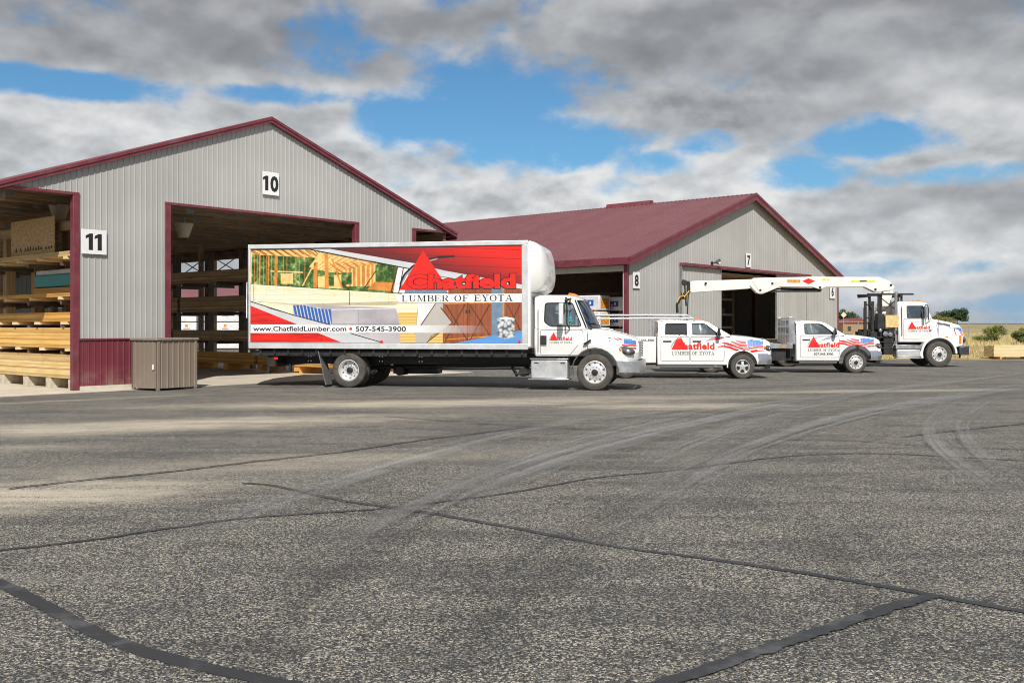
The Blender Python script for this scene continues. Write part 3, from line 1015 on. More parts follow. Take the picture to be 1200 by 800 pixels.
# ---- right shed
B2 = empty('lumber_shed', (5.635, 48.0, 0), ANG, 'maroon roofed lumber shed behind the parked trucks', 'shed')
B2.matrix_basis = Matrix.Translation(B2.location) @ Matrix.Rotation(ANG, 4, 'Z')
W2, D2, E2, R2 = 26.0, 30.0, 5.0, 4.35
gz2 = lambda s: E2 + R2 * (1 - abs(s - W2 / 2) / (W2 / 2))


def sp2(s):
    if 5.0 < s < 20.6:
        return [(4.85, gz2(s) - 0.03)]
    return [(0.1, gz2(s) - 0.03)]


p = MB()
corr(p, 0.0, W2, sp2, lambda u, v_, d: (u, -d, v_), M_WALL, pitch=0.24, cuts=(5.0, 20.6, W2 / 2), flat=0.17)
solid(p.build('front_wall', M_WALL, B2, sharp=20, merge=False))
for a, b_ in ((4.95, 9.24), (16.24, 20.65)):
    p = MB()
    corr(p, a, b_, lambda s: [(0.08, 4.86)], lambda u, v_, d: (u, -0.09 - d, v_), M_WALL, pitch=0.3)
    d_ = solid(p.build('sliding_door', M_WALL, B2, sharp=20, merge=False), 0.03)
    for x in (a, b_):
        p = MB()
        p.box(x - 0.04, x + 0.04, -0.135, -0.05, 0.06, 4.86)
        p.build('door_edge', M_GREY, d_)
p = MB()
p.box(4.9, 21.0, -0.30, -0.025, 4.87, 5.03)
p.build('door_track', M_TRIM, B2, bevel=0.01)
for x in (0.0, W2):
    p = MB()
    p.box(x - 0.09, x + 0.09, -0.05, 0.14, 0, E2 - 0.05)
    p.build('corner_post', M_TRIM, B2, bevel=0.01)
p = MB()
p.box(-0.05, 0.05, 0.145, 0.22, 0, E2 - 0.5)
p.build('jamb', M_CREAM, B2)
sl2 = R2 / (W2 / 2)
OV = 0.34
for sg in (0, 1):
    f = (lambda s: s) if sg == 0 else (lambda s: W2 - s)
    p = MB()
    L = math.hypot(W2 / 2 + OV, sl2 * (W2 / 2 + OV))
    cs2 = 1 / math.hypot(1, sl2)

    def pl(u, v_, d, f=f):
        s = -OV + v_ * cs2
        return (f(s), u, E2 + s * sl2 + 0.12 + d)
    corr(p, -OV, D2 + OV, lambda u: [(0, L)], pl, M_ROOF, pitch=0.3, rib=0.04, flat=0.2)
    solid(p.build('roof', M_ROOF, B2, sharp=20, merge=False))
    p = MB()
    za, zc = E2 - OV * sl2, E2 + R2
    for y0, y1, lo, hi in ((-OV - 0.04, -OV - 0.005, -0.26, 0.17), (-OV - 0.07, -OV - 0.042, 0.02, 0.175)):
        p.hull([(f(-OV), y0, za + lo), (f(W2 / 2), y0, zc + lo), (f(W2 / 2), y0, zc + hi), (f(-OV), y0, za + hi)],
               [(f(-OV), y1, za + lo), (f(W2 / 2), y1, zc + lo), (f(W2 / 2), y1, zc + hi), (f(-OV), y1, za + hi)])
    p.build('rake_trim', M_TRIM, B2)
    p = MB()
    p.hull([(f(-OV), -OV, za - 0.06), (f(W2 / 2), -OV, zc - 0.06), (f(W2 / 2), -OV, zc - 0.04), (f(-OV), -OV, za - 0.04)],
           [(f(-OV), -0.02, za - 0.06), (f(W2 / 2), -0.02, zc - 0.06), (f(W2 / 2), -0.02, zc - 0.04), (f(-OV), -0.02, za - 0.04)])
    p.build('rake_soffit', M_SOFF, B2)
    p = MB()
    xx = sorted((f(-OV - 0.04), f(-OV - 0.005)))
    p.box(xx[0], xx[1], -OV, D2 + OV, za - 0.2, za + 0.14)
    p.build('eave_fascia', M_TRIM, B2)
    p = MB()
    xx = sorted((f(-OV), f(0.0)))
    p.box(xx[0], xx[1], -OV, D2 + OV, za - 0.12, za - 0.10)
    p.build('eave_soffit', M_CREAM, B2)
    p = MB()
    xx = sorted((f(-0.06), f(0.06)))
    p.box(xx[0], xx[1], 0.15, D2, E2 - 0.62, E2 - 0.33)
    p.build('bay_header', M_CREAM, B2)
    for t0 in ((6.2, 12.2, 18.2, 24.2, 29.6) if sg == 0 else (6.2, 12.2, 18.2)):
        p = MB()
        xx = sorted((f(-0.07), f(0.1)))
        p.box(xx[0], xx[1], t0, t0 + 0.18, 0, E2 - 0.62)
        p.build('side_post', M_TRIM, B2)
p = MB()
corr(p, 20.0, D2, lambda u: [(0.1, E2 - 0.1)], lambda u, v_, d: (W2 + d, u, v_), M_WALL, pitch=0.3)
corr(p, 0.1, 20.0, lambda u: [(0.1, E2 - 0.1)], lambda u, v_, d: (W2 + d, u, v_), M_WALL, pitch=0.3)
solid(p.build('side_wall', M_WALL, B2, sharp=20, merge=False))
p = MB()
corr(p, 0.0, W2, lambda s: [(0.1, gz2(s) - 0.03)], lambda u, v_, d: (u, D2 + d, v_), M_WALL, pitch=0.3, cuts=(W2 / 2,))
solid(p.build('rear_wall', M_WALL, B2, sharp=20, merge=False))
p = MB()
for yy_ in (0.9, 2.4, 3.9):
    p.box(-0.09, W2, 4.0, 4.06, yy_ - 0.6, yy_ + 0.8) if False else None
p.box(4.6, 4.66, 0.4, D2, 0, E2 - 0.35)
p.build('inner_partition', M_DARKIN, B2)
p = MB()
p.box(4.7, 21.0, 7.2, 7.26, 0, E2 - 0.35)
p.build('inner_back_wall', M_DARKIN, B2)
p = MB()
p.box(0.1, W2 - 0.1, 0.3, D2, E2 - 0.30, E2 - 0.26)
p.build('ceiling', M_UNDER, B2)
for k in range(9):
    p = MB()
    x = 5.2 + k * 1.9
    p.box(x - 0.06, x + 0.06, 7.0, 7.18, 0, E2 - 0.36)
    p.build('inner_stud', M_PURLIN, B2)
for k in range(12):
    p = MB()
    y = 1.2 + k * 1.8
    p.box(0.1, 4.6, y - 0.03, y + 0.03, E2 - 0.52, E2 - 0.31)
    p.build('ceiling_joist', M_DARKWOOD, B2)
for k in range(3):
    p = MB()
    z = 1.1 + 1.15 * k
    p.box(4.5, 4.58, 0.5, 24, z, z + 0.14)
    p.build('wall_girt', M_PURLIN, B2)
p = MB()
p.hull([(W2 / 2 - 0.3, 6.8, E2 + R2 + 0.05), (W2 / 2 + 0.3, 6.8, E2 + R2 + 0.05), (W2 / 2 + 0.12, 6.8, E2 + R2 + 0.32), (W2 / 2 - 0.12, 6.8, E2 + R2 + 0.32)],
       [(W2 / 2 - 0.3, 10.2, E2 + R2 + 0.05), (W2 / 2 + 0.3, 10.2, E2 + R2 + 0.05), (W2 / 2 + 0.12, 10.2, E2 + R2 + 0.32), (W2 / 2 - 0.12, 10.2, E2 + R2 + 0.32)])
p.build('ridge_vent', M_TRIM, B2)
p = MB()
p.hull([(W2 / 2 - 0.22, -OV, E2 + R2 + 0.07), (W2 / 2, -OV, E2 + R2 + 0.145), (W2 / 2 + 0.22, -OV, E2 + R2 + 0.07), (W2 / 2, -OV, E2 + R2 + 0.125)],
       [(W2 / 2 - 0.22, D2, E2 + R2 + 0.07), (W2 / 2, D2, E2 + R2 + 0.145), (W2 / 2 + 0.22, D2, E2 + R2 + 0.07), (W2 / 2, D2, E2 + R2 + 0.125)])
p.build('ridge_cap', M_ROOF, B2)
p = MB()
p.box(-0.5, W2 + 0.2, -0.3, D2, -0.05, 0.012)
o = p.build('concrete_floor', M_CONC)
o.location = B2.location
o.rotation_euler = B2.rotation_euler
tag(o, kind='structure')
number_sign('8', B2, 0.72, 3.95, 0.62, 0.80, 0.74, 'small white sign reading 8 beside the white wrapped bundles')
number_sign('7', B2, 12.6, 5.55, 0.62, 0.82, 0.76, 'small white sign reading 7 over the sliding doors', toff=-0.07)
number_sign('6', B2, 24.95, 4.05, 0.9, 0.95, 0.8, 'white sign reading 6 at the far corner partly behind the crane boom')

# floodlight over the doors
fl = empty('floodlight', B2.matrix_basis @ Vector((8.35, -0.03, 5.16)), ANG, 'small dark floodlight above the sliding doors', 'floodlight')
p = MB()
p.box(-0.09, 0.09, -0.03, 0.0, -0.1, 0.1)
p.tube([(0, -0.03, 0), (0, -0.2, 0.02)], 0.03)
p.build('bracket', M_BLACK, fl)
p = MB()
p.lathe([(0.05, 0.02), (0.12, -0.08), (0.17, -0.24), (0.15, -0.24), (0.09, -0.1)], 'Y', M_GREY, 20, (0.06, -0.2, 0.08))
p.build('lamp_head', M_GREY, fl)


# ---- racks and lumber inside the left shed
def rack(shed, s, ts, levels, arm, label, m_post, pw=0.13, both=True, brace=True, height=4.7):
    root = empty('storage_rack', shed.matrix_basis @ Vector((s, 0, 0)), ANG, label, 'rack')
    for t0 in ts:
        p = MB()
        p.box(-pw, pw, t0 - pw, t0 + pw, 0.015, height)
        up = p.build('upright', m_post, root, bevel=0.01)
        for z in levels:
            for x0, x1 in ((-arm, -pw), (pw, arm)):
                p = MB()
                p.box(x0, x1, t0 - 0.05, t0 + 0.05, z - 0.20, z - 0.08)
                p.build('arm', M_RACK, up)
    if brace:
        for a, b_ in zip(ts, ts[1:]):
            p = MB()
            p.bar((0, a, height - 1.0), (0, b_, height - 0.08), 0.03, 0.03)
            p.bar((0, b_, height - 1.0), (0, a, height - 0.08), 0.03, 0.03)
            p.bar((0, a, height - 0.3), (0, b_, height - 0.3), 0.05, 0.05)
            p.build('brace', M_RACK, root)
    return root


rack(B1, 3.15, [1.1, 3.1, 5.1, 7.1, 9.1, 11.1], [1.1, 1.78, 2.45, 3.5], 1.15, 'timber post cantilever rack stacked with bright lumber at the left edge', M_POST, 0.14, brace=False)
rack(B1, 12.6, [1.0 + 2.44 * k for k in range(10)], [1.2, 2.32, 3.48], 1.2, 'dark cantilever rack inside the bay behind the box truck', M_RACK, 0.13)


def bundle(shed, s0, s1, t0, t1, z0, nz, th, m, label, group, nx=5, jitter=0.03, cat='lumber', name='lumber_bundle', straps=True, parts=True):
    """stacked boards, each board a box of its own in one mesh; straps and stickers are parts"""
    root = empty(name, shed.matrix_basis @ Vector(((s0 + s1) / 2, (t0 + t1) / 2, z0)), ANG, label, cat, group)
    rg = random.Random(int(s0 * 100 + t0 * 37 + z0 * 911))
    w, l = (s1 - s0), (t1 - t0)
    p = MB()
    bw = w / nx
    for k in range(nz):
        for i in range(nx):
            x = -w / 2 + i * bw
            e0, e1 = rg.uniform(-jitter, jitter), rg.uniform(-jitter, jitter)
            dx_ = rg.uniform(-0.006, 0.006)
            p.box(x + 0.002 + dx_, x + bw - 0.002 + dx_, -l / 2 + e0, l / 2 + e1, k * th + 0.0015, (k + 1) * th - 0.0015)
    p.build('boards', m, root, merge=False)
    if straps:
        for y in (-l * 0.3, l * 0.28):
            p = MB()
            h = nz * th
            a = w / 2 + 0.008
            for c0, c1 in (((-a, -0.012), (-a + 0.003, h + 0.006)), ((a - 0.003, -0.012), (a, h + 0.006))):
                p.box(c0[0], c1[0], y - 0.012, y + 0.012, 0.0, h + 0.006)
            p.box(-a, a, y - 0.012, y + 0.012, h + 0.001, h + 0.007)
            p.build('strap', M_BLACK, root)
    return root


GL = 'lumber bundles on the left rack'
bundle(B1, 1.93, 3.0, 0.28, 5.15, 0.30, 12, 0.052, M_LUMP, 'lowest pale lumber bundle on whitish blocks at the left edge', GL, straps=False)
bundle(B1, 1.93, 3.0, 0.30, 5.18, 1.10, 11, 0.049, M_LUM, 'tall golden lumber bundle second from the ground on the left rack', GL, straps=False)
bundle(B1, 1.98, 3.0, 0.36, 5.15, 1.80, 5, 0.05, M_LUM2, 'thin amber lumber bundle halfway up the left rack', GL, straps=False)
bundle(B1, 1.9, 3.0, 0.3, 5.2, 2.46, 2, 0.05, M_LUM2, 'two board thick lumber layer above the middle of the left rack', GL, nx=6, jitter=0.12, straps=False)
bundle(B1, 1.9, 3.0, 0.42, 5.2, 3.52, 3, 0.045, M_LUMP, 'uneven lumber layer on the top shelf under the wood panel', GL, nx=6, jitter=0.2, straps=False)
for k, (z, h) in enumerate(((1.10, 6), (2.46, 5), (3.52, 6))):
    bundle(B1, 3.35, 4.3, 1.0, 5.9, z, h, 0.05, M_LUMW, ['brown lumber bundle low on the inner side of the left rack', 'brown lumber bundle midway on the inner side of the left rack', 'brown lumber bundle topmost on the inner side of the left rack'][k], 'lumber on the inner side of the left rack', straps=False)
# dunnage blocks
gb = 'pale blocks under the lowest bundle'
for k, t0 in enumerate((0.45, 1.75, 3.15, 4.7)):
    p = MB()
    p.box(-0.52, 0.52, -0.13, 0.13, 0.0, 0.268)
    p.box(-0.50, 0.50, -0.11, 0.11, 0.27, 0.284)
    o = p.build('dunnage_block', M_BLOCK, bevel=0.012)
    o.location = B1.matrix_basis @ Vector((2.46, t0, 0.0145))
    o.rotation_euler = (0, 0, ANG)
    tag(o, ['pale dunnage block nearest the maroon corner post under the lumber', 'second pale dunnage block from the maroon corner post', 'third pale dunnage block from the maroon corner post', 'fourth pale dunnage block from the maroon corner post'][k], 'block', gb)
for z, ts, nm in ((1.10, (0.5, 2.0, 3.5, 4.8), 'tall golden bundle'), (1.80, (0.75, 2.3, 3.7, 4.8), 'thin amber bundle'), (2.46, (0.9, 2.6, 4.2), 'two board layer'), (3.52, (0.6, 2.1, 3.4, 4.7), 'top shelf lumber')):
    for q, t0 in enumerate(ts):
        p = MB()
        p.box(-0.62, 0.5, -0.05, 0.05, 0.0, 0.072)
        p.box(-0.60, 0.48, -0.04, 0.04, 0.0725, 0.075)
        o = p.build('spacer_stick', M_LUMX, bevel=0.004)
        o.location = B1.matrix_basis @ Vector((2.46, t0, z - 0.078))
        o.rotation_euler = (0, 0, ANG)
        tag(o, 'pale spacer stick jutting out under the %s on the left rack' % nm, 'stick', 'spacer sticks under the %s' % nm)
# OSB panel with a hand written note, on the top shelf
m_, t_, b_n = new_mat('strand_board')
v_c = t_.new('ShaderNodeTexCoord').outputs['Object']
vo = t_.new('ShaderNodeTexVoronoi', i_Vector=t_.mapping(v_c, (22, 22, 40)), i_Scale=1.0)
sc_ = t_.new('ShaderNodeSeparateColor', i_0=vo.outputs['Color'])
t_.put(b_n.inputs['Base Color'], t_.mix(sc_.outputs[0], (0.42, 0.27, 0.11), (0.66, 0.48, 0.25)))
b_n.inputs['Roughness'].default_value = 0.8
M_OSB = m_
osb = empty('strand_board_panel', B1.matrix_basis @ Vector((2.02, 2.75, 3.66)), ANG, 'speckled wood strand panel with scribbled note leaning on the top left shelf', 'panel')
p = MB()
p.box(0, 0.018, -1.22, 1.5, 0, 1.0)
p.build('sheet', M_OSB, osb)
p = MB()
rg = random.Random(5)
y = 1.2
while y > -1.05:
    pts = [(-0.004, y - 0.0, 0.1 + rg.uniform(0, 0.05)), (-0.004, y - 0.05, 0.24 + rg.uniform(-.05, .02)), (-0.004, y - 0.09, 0.12), (-0.004, y - 0.03, 0.17)]
    for a, b_ in zip(pts, pts[1:]):
        p.bar(a, b_, 0.006, 0.022)
    y -= rg.choice((0.16, 0.18, 0.3))
p.build('scribble', M_BLACK, osb)
p = MB()
p.box(-0.12, 0.12, 0.0, 5.2, 4.28, 4.52)
o = p.build('timber_beam', M_LUMW)
o.location = B1.matrix_basis @ Vector((2.35, 0.3, 0))
o.rotation_euler = (0, 0, ANG)
tag(o, 'heavy brown timber beam above the strand panel at the left edge', 'beam')
p = MB()
for q in range(3):
    for r_i in range(4):
        p.box(-0.28 + q * .18, -0.28 + q * .18 + .175, -1.1, 1.7, r_i * .05 + .001, r_i * .05 + .049)
o = p.build('board_stack', M_LUM2)
o.location = B1.matrix_basis @ Vector((3.0, 2.75, 2.58))
o.rotation_euler = (0, 0, ANG)
tag(o, 'short amber board stack under the teal package on the left rack', 'boards')
tw = empty('wrapped_package', B1.matrix_basis @ Vector((3.0, 2.75, 2.80)), ANG, 'teal wrapped package behind the left rack posts', 'package')
p = MB()
p.box(-0.28, 0.25, -1.0, 1.6, 0.0, 0.36)
p.build('teal_cover', M_TEAL, tw, bevel=0.03)
p = MB()
p.box(-0.25, 0.22, -0.97, 1.57, 0.362, 0.5)
p.build('white_cover', M_WRAP, tw, bevel=0.03)

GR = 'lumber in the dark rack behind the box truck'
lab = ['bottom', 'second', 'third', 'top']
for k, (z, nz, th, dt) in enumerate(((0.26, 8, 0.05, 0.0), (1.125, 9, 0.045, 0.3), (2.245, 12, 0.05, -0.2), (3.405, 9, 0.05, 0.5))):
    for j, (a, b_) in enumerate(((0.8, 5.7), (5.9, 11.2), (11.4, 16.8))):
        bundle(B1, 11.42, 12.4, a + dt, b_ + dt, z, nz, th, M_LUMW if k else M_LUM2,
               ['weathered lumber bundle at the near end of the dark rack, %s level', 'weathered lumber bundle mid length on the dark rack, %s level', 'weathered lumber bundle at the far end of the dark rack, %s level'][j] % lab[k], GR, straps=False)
for k in range(7):
    p = MB()
    p.box(-0.5, 0.5, -0.15, 0.15, 0.0, 0.24)
    p.box(-0.48, 0.48, -0.13, 0.13, 0.2405, 0.244)
    o = p.build('timber_block', M_LUM2, bevel=0.01)
    o.location = B1.matrix_basis @ Vector((11.95, 1.2 + 2.2 * k, 0.0145))
    o.rotation_euler = (0, 0, ANG)
    tag(o, 'short timber block supporting the bottom bundle of the dark rack', 'block', 'timber blocks under the dark rack')

# hanging lamp bowls
m_, t_, b_n = new_mat('acrylic_bowl')
b_n.inputs['Base Color'].default_value = (0.62, 0.55, 0.42, 1)
b_n.inputs['Roughness'].default_value = 0.35
b_n.inputs['Subsurface Weight'].default_value = 0.0
M_BOWL = m_
for (s, t0, z, lb) in ((6.35, 2.3, 4.42, 'pale bowl lamp hanging in the big bay'), (2.83, 3.0, 4.72, 'pale bowl lamp under the rafters at the left edge')):
    r_ = empty('hanging_lamp', B1.matrix_basis @ Vector((s, t0, z)), ANG, lb, 'lamp', 'hanging bowl lamps')
    p = MB()
    p.lathe([(0.02, 0.0), (0.15, 0.0), (0.29, 0.42), (0.28, 0.42), (0.14, 0.01)], 'Z', M_BOWL, 28, caps=False)
    p.build('shade', M_BOWL, r_)
    p = MB()
    p.tube([(0, 0, 0.02), (0, 0, 0.6)], 0.05)
    p.build('stem', M_GREY, r_)

# brown ribbed storage cabinet in front of the pier
m_cab = siding_mat('brown_ribbed_resin', (0.225, 0.18, 0.142), (0.30, 0.25, 0.2))
CA = rad(58)
cw, cd, ch = 1.28, 1.02, 1.30
cb = empty('storage_cabinet', (-9.19 - cd * math.sin(CA), 25.4 + cd * math.cos(CA), 0.0), CA, 'brown ribbed storage cabinet standing against the maroon wainscot', 'cabinet')
p = MB()
corr(p, 0, cw, lambda u: [(0.06, ch)], lambda u, v_, d: (u, -cd - d, v_), m_cab, pitch=0.178, rib=0.02, flat=0.125)
corr(p, 0, cd, lambda u: [(0.06, ch)], lambda u, v_, d: (-d, -u, v_), m_cab, pitch=0.178, rib=0.02, flat=0.125)
corr(p, 0, cd, lambda u: [(0.06, ch)], lambda u, v_, d: (cw + d, -u, v_), m_cab, pitch=0.178, rib=0.02, flat=0.125)
p.box(0.0, cw, -0.02, 0.0, 0.06, ch, m_cab)
solid(p.build('panel', m_cab, cb, sharp=20, merge=False))
p = MB()
p.box(-0.05, cw + 0.05, -cd - 0.05, 0.02, ch, ch + 0.07)
p.build('lid', mat('cabinet_lid', (0.22, 0.19, 0.16), 0.5, var=0.15), cb, bevel=0.02)
for x, y in ((0.04, -cd), (cw - 0.04, -cd), (0.04, -0.04), (cw - 0.04, -0.04)):
    p = MB()
    p.box(x - 0.04, x + 0.04, y - 0.03, y + 0.05, 0.0, ch - 0.003)
    p.build('corner_rail', m_cab, cb, bevel=0.01)
p = MB()
p.box(-0.045, -0.022, -cd + 0.08, -cd + 0.14, 0.55, 0.68)
p.build('latch', M_WHITE, cb)

# white wrapped bundles in the end bay of the right shed
GW = 'white wrapped bundles in the end bay'


def wrapped(s0, s1, t0, t1, z0, z1, label, group=GW, logo=True):
    r_ = empty('wrapped_bundle', B2.matrix_basis @ Vector((s0, t0, z0)), ANG, label, 'bundle', group)
    p = MB()
    w, l, h = s1 - s0, t1 - t0, z1 - z0
    p.box(0, w, 0, l, 0.06, h)
    p.build('wrap', M_WRAP, r_, bevel=0.05)
    for y in (0.3, l / 2, l - 0.3):
        p = MB()
        p.box(0.05, w - 0.05, y - 0.05, y + 0.05, 0, 0.058)
        p.build('runner', M_LUM2, r_)
    if logo:
        p = MB()
        p.box(-0.006, -0.002, 0.35, 0.95, h * 0.35, h * 0.72, M_BLUE)
        p.box(-0.009, -0.007, 0.5, 0.6, h * 0.45, h * 0.62, M_WHITE)
        p.box(-0.009, -0.007, 0.68, 0.82, h * 0.42, h * 0.5, M_WHITE)
        p.box(0.14, w - 0.14, -0.006, -0.002, h * 0.2, h * 0.8, M_ORANGE)
        p.build('printed_mark', M_BLUE, r_)
    return r_


rows = [(0.02, 0.82, 'ground level'), (0.83, 1.62, 'second level'), (1.63, 2.42, 'third level'), (2.43, 3.26, 'top level')]
for z0_, z1_, nm in rows:
    wrapped(0.6, 1.6, 2.1, 6.0, z0_, z1_, 'white wrapped bundle with orange mark in the front stack of the end bay, %s' % nm)
    wrapped(1.95, 2.95, 1.5, 5.4, z0_, z1_ - 0.06, 'white wrapped bundle in the stack behind, nearest the beige corner, %s' % nm)
for k in range(4):
    t0 = 7.2 + 4.9 * k
    for z0_, z1_, nm in rows[:3]:
        wrapped(0.9, 2.0, t0, t0 + 4.3, z0_, z1_, 'white wrapped bundle with orange mark along the open side of the right shed, %s' % nm, 'wrapped bundles along the open side')
# shelves behind the sliding doors
sh = empty('storage_rack', B2.matrix_basis @ Vector((0, 0, 0)), ANG, 'grey beamed shelf rack in the dark behind the sliding doors', 'rack')
for z in (1.55, 2.35, 3.3):
    p = MB()
    p.box(9.4, 16.6, 3.0, 3.08, z, z + 0.13)
    p.box(9.4, 16.6, 3.1, 5.0, z + 0.04, z + 0.08)
    p.build('shelf', M_GREY, sh)
for x in (9.5, 11.9, 14.2, 16.5):
    p = MB()
    p.box(x - 0.05, x + 0.05, 2.9, 2.99, 0, 4.2)
    p.box(x - 0.05, x + 0.05, 4.9, 5.0, 0, 4.2)
    p.build('upright', M_RACK, sh)
p = MB()
p.lathe([(0.05, 0), (0.22, 0.05), (0.26, 0.35), (0.18, 0.6), (0.08, 0.72)], 'Z', M_WRAP, 16)
o = p.build('white_sack', M_WRAP)
o.location = B2.matrix_basis @ Vector((13.3, 3.4, 2.45))
tag(o, 'white sack on the shelf behind the sliding doors', 'sack')
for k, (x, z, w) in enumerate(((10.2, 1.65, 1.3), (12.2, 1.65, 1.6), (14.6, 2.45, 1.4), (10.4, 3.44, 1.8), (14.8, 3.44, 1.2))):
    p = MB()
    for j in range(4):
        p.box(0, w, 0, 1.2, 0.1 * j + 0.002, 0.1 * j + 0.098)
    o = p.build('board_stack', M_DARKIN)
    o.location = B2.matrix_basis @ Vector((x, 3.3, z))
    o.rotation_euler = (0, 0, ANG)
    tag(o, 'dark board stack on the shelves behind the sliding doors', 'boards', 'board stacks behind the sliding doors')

# a further low shed and more wrapped stock, seen through the racks
B3 = empty('storage_shed', (-33.0, 92.0, 0), rad(6), 'low far shed with maroon roof seen through the dark rack', 'shed')
p = MB()
p.box(-16, 16, 0, 10, 0, 4.2)
p.build('wall', M_WALL, B3)
p = MB()
p.hull([(-16.5, -0.6, 4.22), (-16.5, 10.6, 4.22), (-16.5, 5, 6.3)], [(16.5, -0.6, 4.22), (16.5, 10.6, 4.22), (16.5, 5, 6.3)])
p.build('roof', M_ROOF, B3)
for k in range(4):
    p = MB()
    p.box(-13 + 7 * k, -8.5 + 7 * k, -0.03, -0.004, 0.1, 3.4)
    p.build('bay_shade_slab', M_BLACK, B3)  # black slab on the solid wall, painted shade of an open bay
for k in range(5):
    for z, nm in ((0.02, 'lower'), (1.02, 'middle'), (1.95, 'upper')):
        r_ = wrapped(0, 4.4, 0, 1.1, z, z + (0.98 if z < 1 else 0.92), 'white wrapped bundle stacked in the open yard behind the dark rack, %s row' % nm, 'wrapped bundles in the far yard', False)
        r_.location = (-27.0 + 4.7 * k, 70.0 + 0.35 * k, z)
        r_.rotation_euler = (0, 0, rad(4))
        p = MB()
        for x in (0.6, 1.7, 2.8, 3.7):
            p.box(x - .1, x + .1, -0.006, -0.002, .6, .8, M_ORANGE)
            p.box(x - .22, x + .22, -0.006, -0.002, .47, .53, M_GREY)
        p.build('printed_mark', M_ORANGE, r_)

# ------------------------------------------------------------------ vehicles
from mathutils.bvhtree import BVHTree
M_PAINT = mat('white_truck_paint', (0.80, 0.80, 0.79), 0.32, var=0.02, scale=2, coat=0.6, dirt=(0.55, 0.50, 0.43), dirt_amt=0.12)
M_CHROME = mat('polished_metal', (0.72, 0.73, 0.75), 0.16, 1.0, var=0.08)
M_MIRR = mat('bright_mirror_shell', (0.78, 0.79, 0.80), 0.35, 0.25, var=0.05)
M_RAIL = mat('bright_box_rail', (0.74, 0.75, 0.77), 0.32, 0.35, var=0.08, scale=3, dirt=(0.45, 0.43, 0.4), dirt_amt=0.25)
M_ALU = mat('brushed_aluminium', (0.56, 0.57, 0.59), 0.34, 0.85, var=0.12, scale=4, dirt=(0.35, 0.33, 0.3), dirt_amt=0.3)
M_TREAD = mat('step_plate', (0.66, 0.67, 0.68), 0.40, 0.6, var=0.06, scale=5, bump=0.25, bscale=90)
M_RUBBER = mat('tyre_rubber_side', (0.062, 0.056, 0.05), 0.8, var=0.25, scale=7, dirt=(0.17, 0.14, 0.11), dirt_amt=0.55)
M_CHASSIS = mat('black_chassis', (0.016, 0.016, 0.017), 0.55, var=0.3, dirt=(0.08, 0.07, 0.06), dirt_amt=0.4)
M_PLASTIC = mat('black_plastic', (0.022, 0.022, 0.024), 0.5, var=0.15)
M_FLARE = mat('grey_plastic', (0.075, 0.078, 0.082), 0.6, var=0.12)
M_SEAL = mat('dark_seam', (0.16, 0.16, 0.16), 0.7)
M_INT = mat('cab_interior', (0.09, 0.09, 0.095), 0.8)
M_RED = mat('red_vinyl', (0.80, 0.02, 0.012), 0.4, var=0.04)
M_INKD = mat('dark_red_outline', (0.10, 0.008, 0.006), 0.4)
M_NAVY = mat('blue_vinyl', (0.05, 0.17, 0.48), 0.4, var=0.05)
M_AMBER = mat('amber_lens', (0.85, 0.22, 0.02), 0.25, coat=0.5)
M_GREYV = mat('grey_vinyl', (0.33, 0.37, 0.42), 0.4)
M_GLASS = glass_mat('tinted_glass', (0.80, 0.86, 0.87), 0.08)
M_RIM = mat('polished_rim', (0.80, 0.80, 0.80), 0.28, 0.55, var=0.06)
M_GLASSD = glass_mat('dark_tinted_glass', (0.10, 0.12, 0.12), 0.07)
M_LENS = glass_mat('lamp_glass', (0.85, 0.87, 0.88), 0.12)


def vehicle(px, py, psi, yside, name, label, cat, group=None):
    a = rad(psi)
    p = G(px, py)
    p = p - Vector((-math.sin(a), math.cos(a), 0)) * yside
    p.z = 0.001
    return empty(name, p, a, label, cat, group)


def sec(x, zb, zm, zt, wb, wm, wt, r, crown=0.02, n=5):
    pts = [(0, zb), (wb - 0.04, zb), (wb, zb + 0.04), (wm, zm)]
    for i in range(n + 1):
        t_ = math.pi / 2 * i / n
        pts.append((wt - r + r * math.cos(t_), zt - r + r * math.sin(t_)))
    pts.append((wt * 0.45, zt + crown * 0.75))
    pts.append((0, zt + crown))
    full = pts + [(-y, z) for y, z in reversed(pts[1:-1])]
    return [(x, y, z) for y, z in full]


def cut_cylinders(o, cyls):
    """cut round openings across the width (x, z, radius), then drop the cutters"""
    for (x, z, r, y0, y1) in cyls:
        c_ = MB()
        c_.lathe([(r, y0), (r, y1)], 'Y', None, 40, (x, 0, z))
        co = c_.build('cutter', M_CHASSIS)
        md = o.modifiers.new('cut', 'BOOLEAN')
        md.operation = 'DIFFERENCE'
        md.object = co
        md.solver = 'EXACT'
        par = o.parent
        o.parent = None
        bpy.context.view_layer.update()
        dg = bpy.context.evaluated_depsgraph_get()
        me = bpy.data.meshes.new_from_object(o.evaluated_get(dg))
        o.modifiers.remove(md)
        o.data = me
        o.parent = par
        bpy.data.objects.remove(co, do_unlink=True)
    o.data.set_sharp_from_angle(angle=rad(32))
    return o


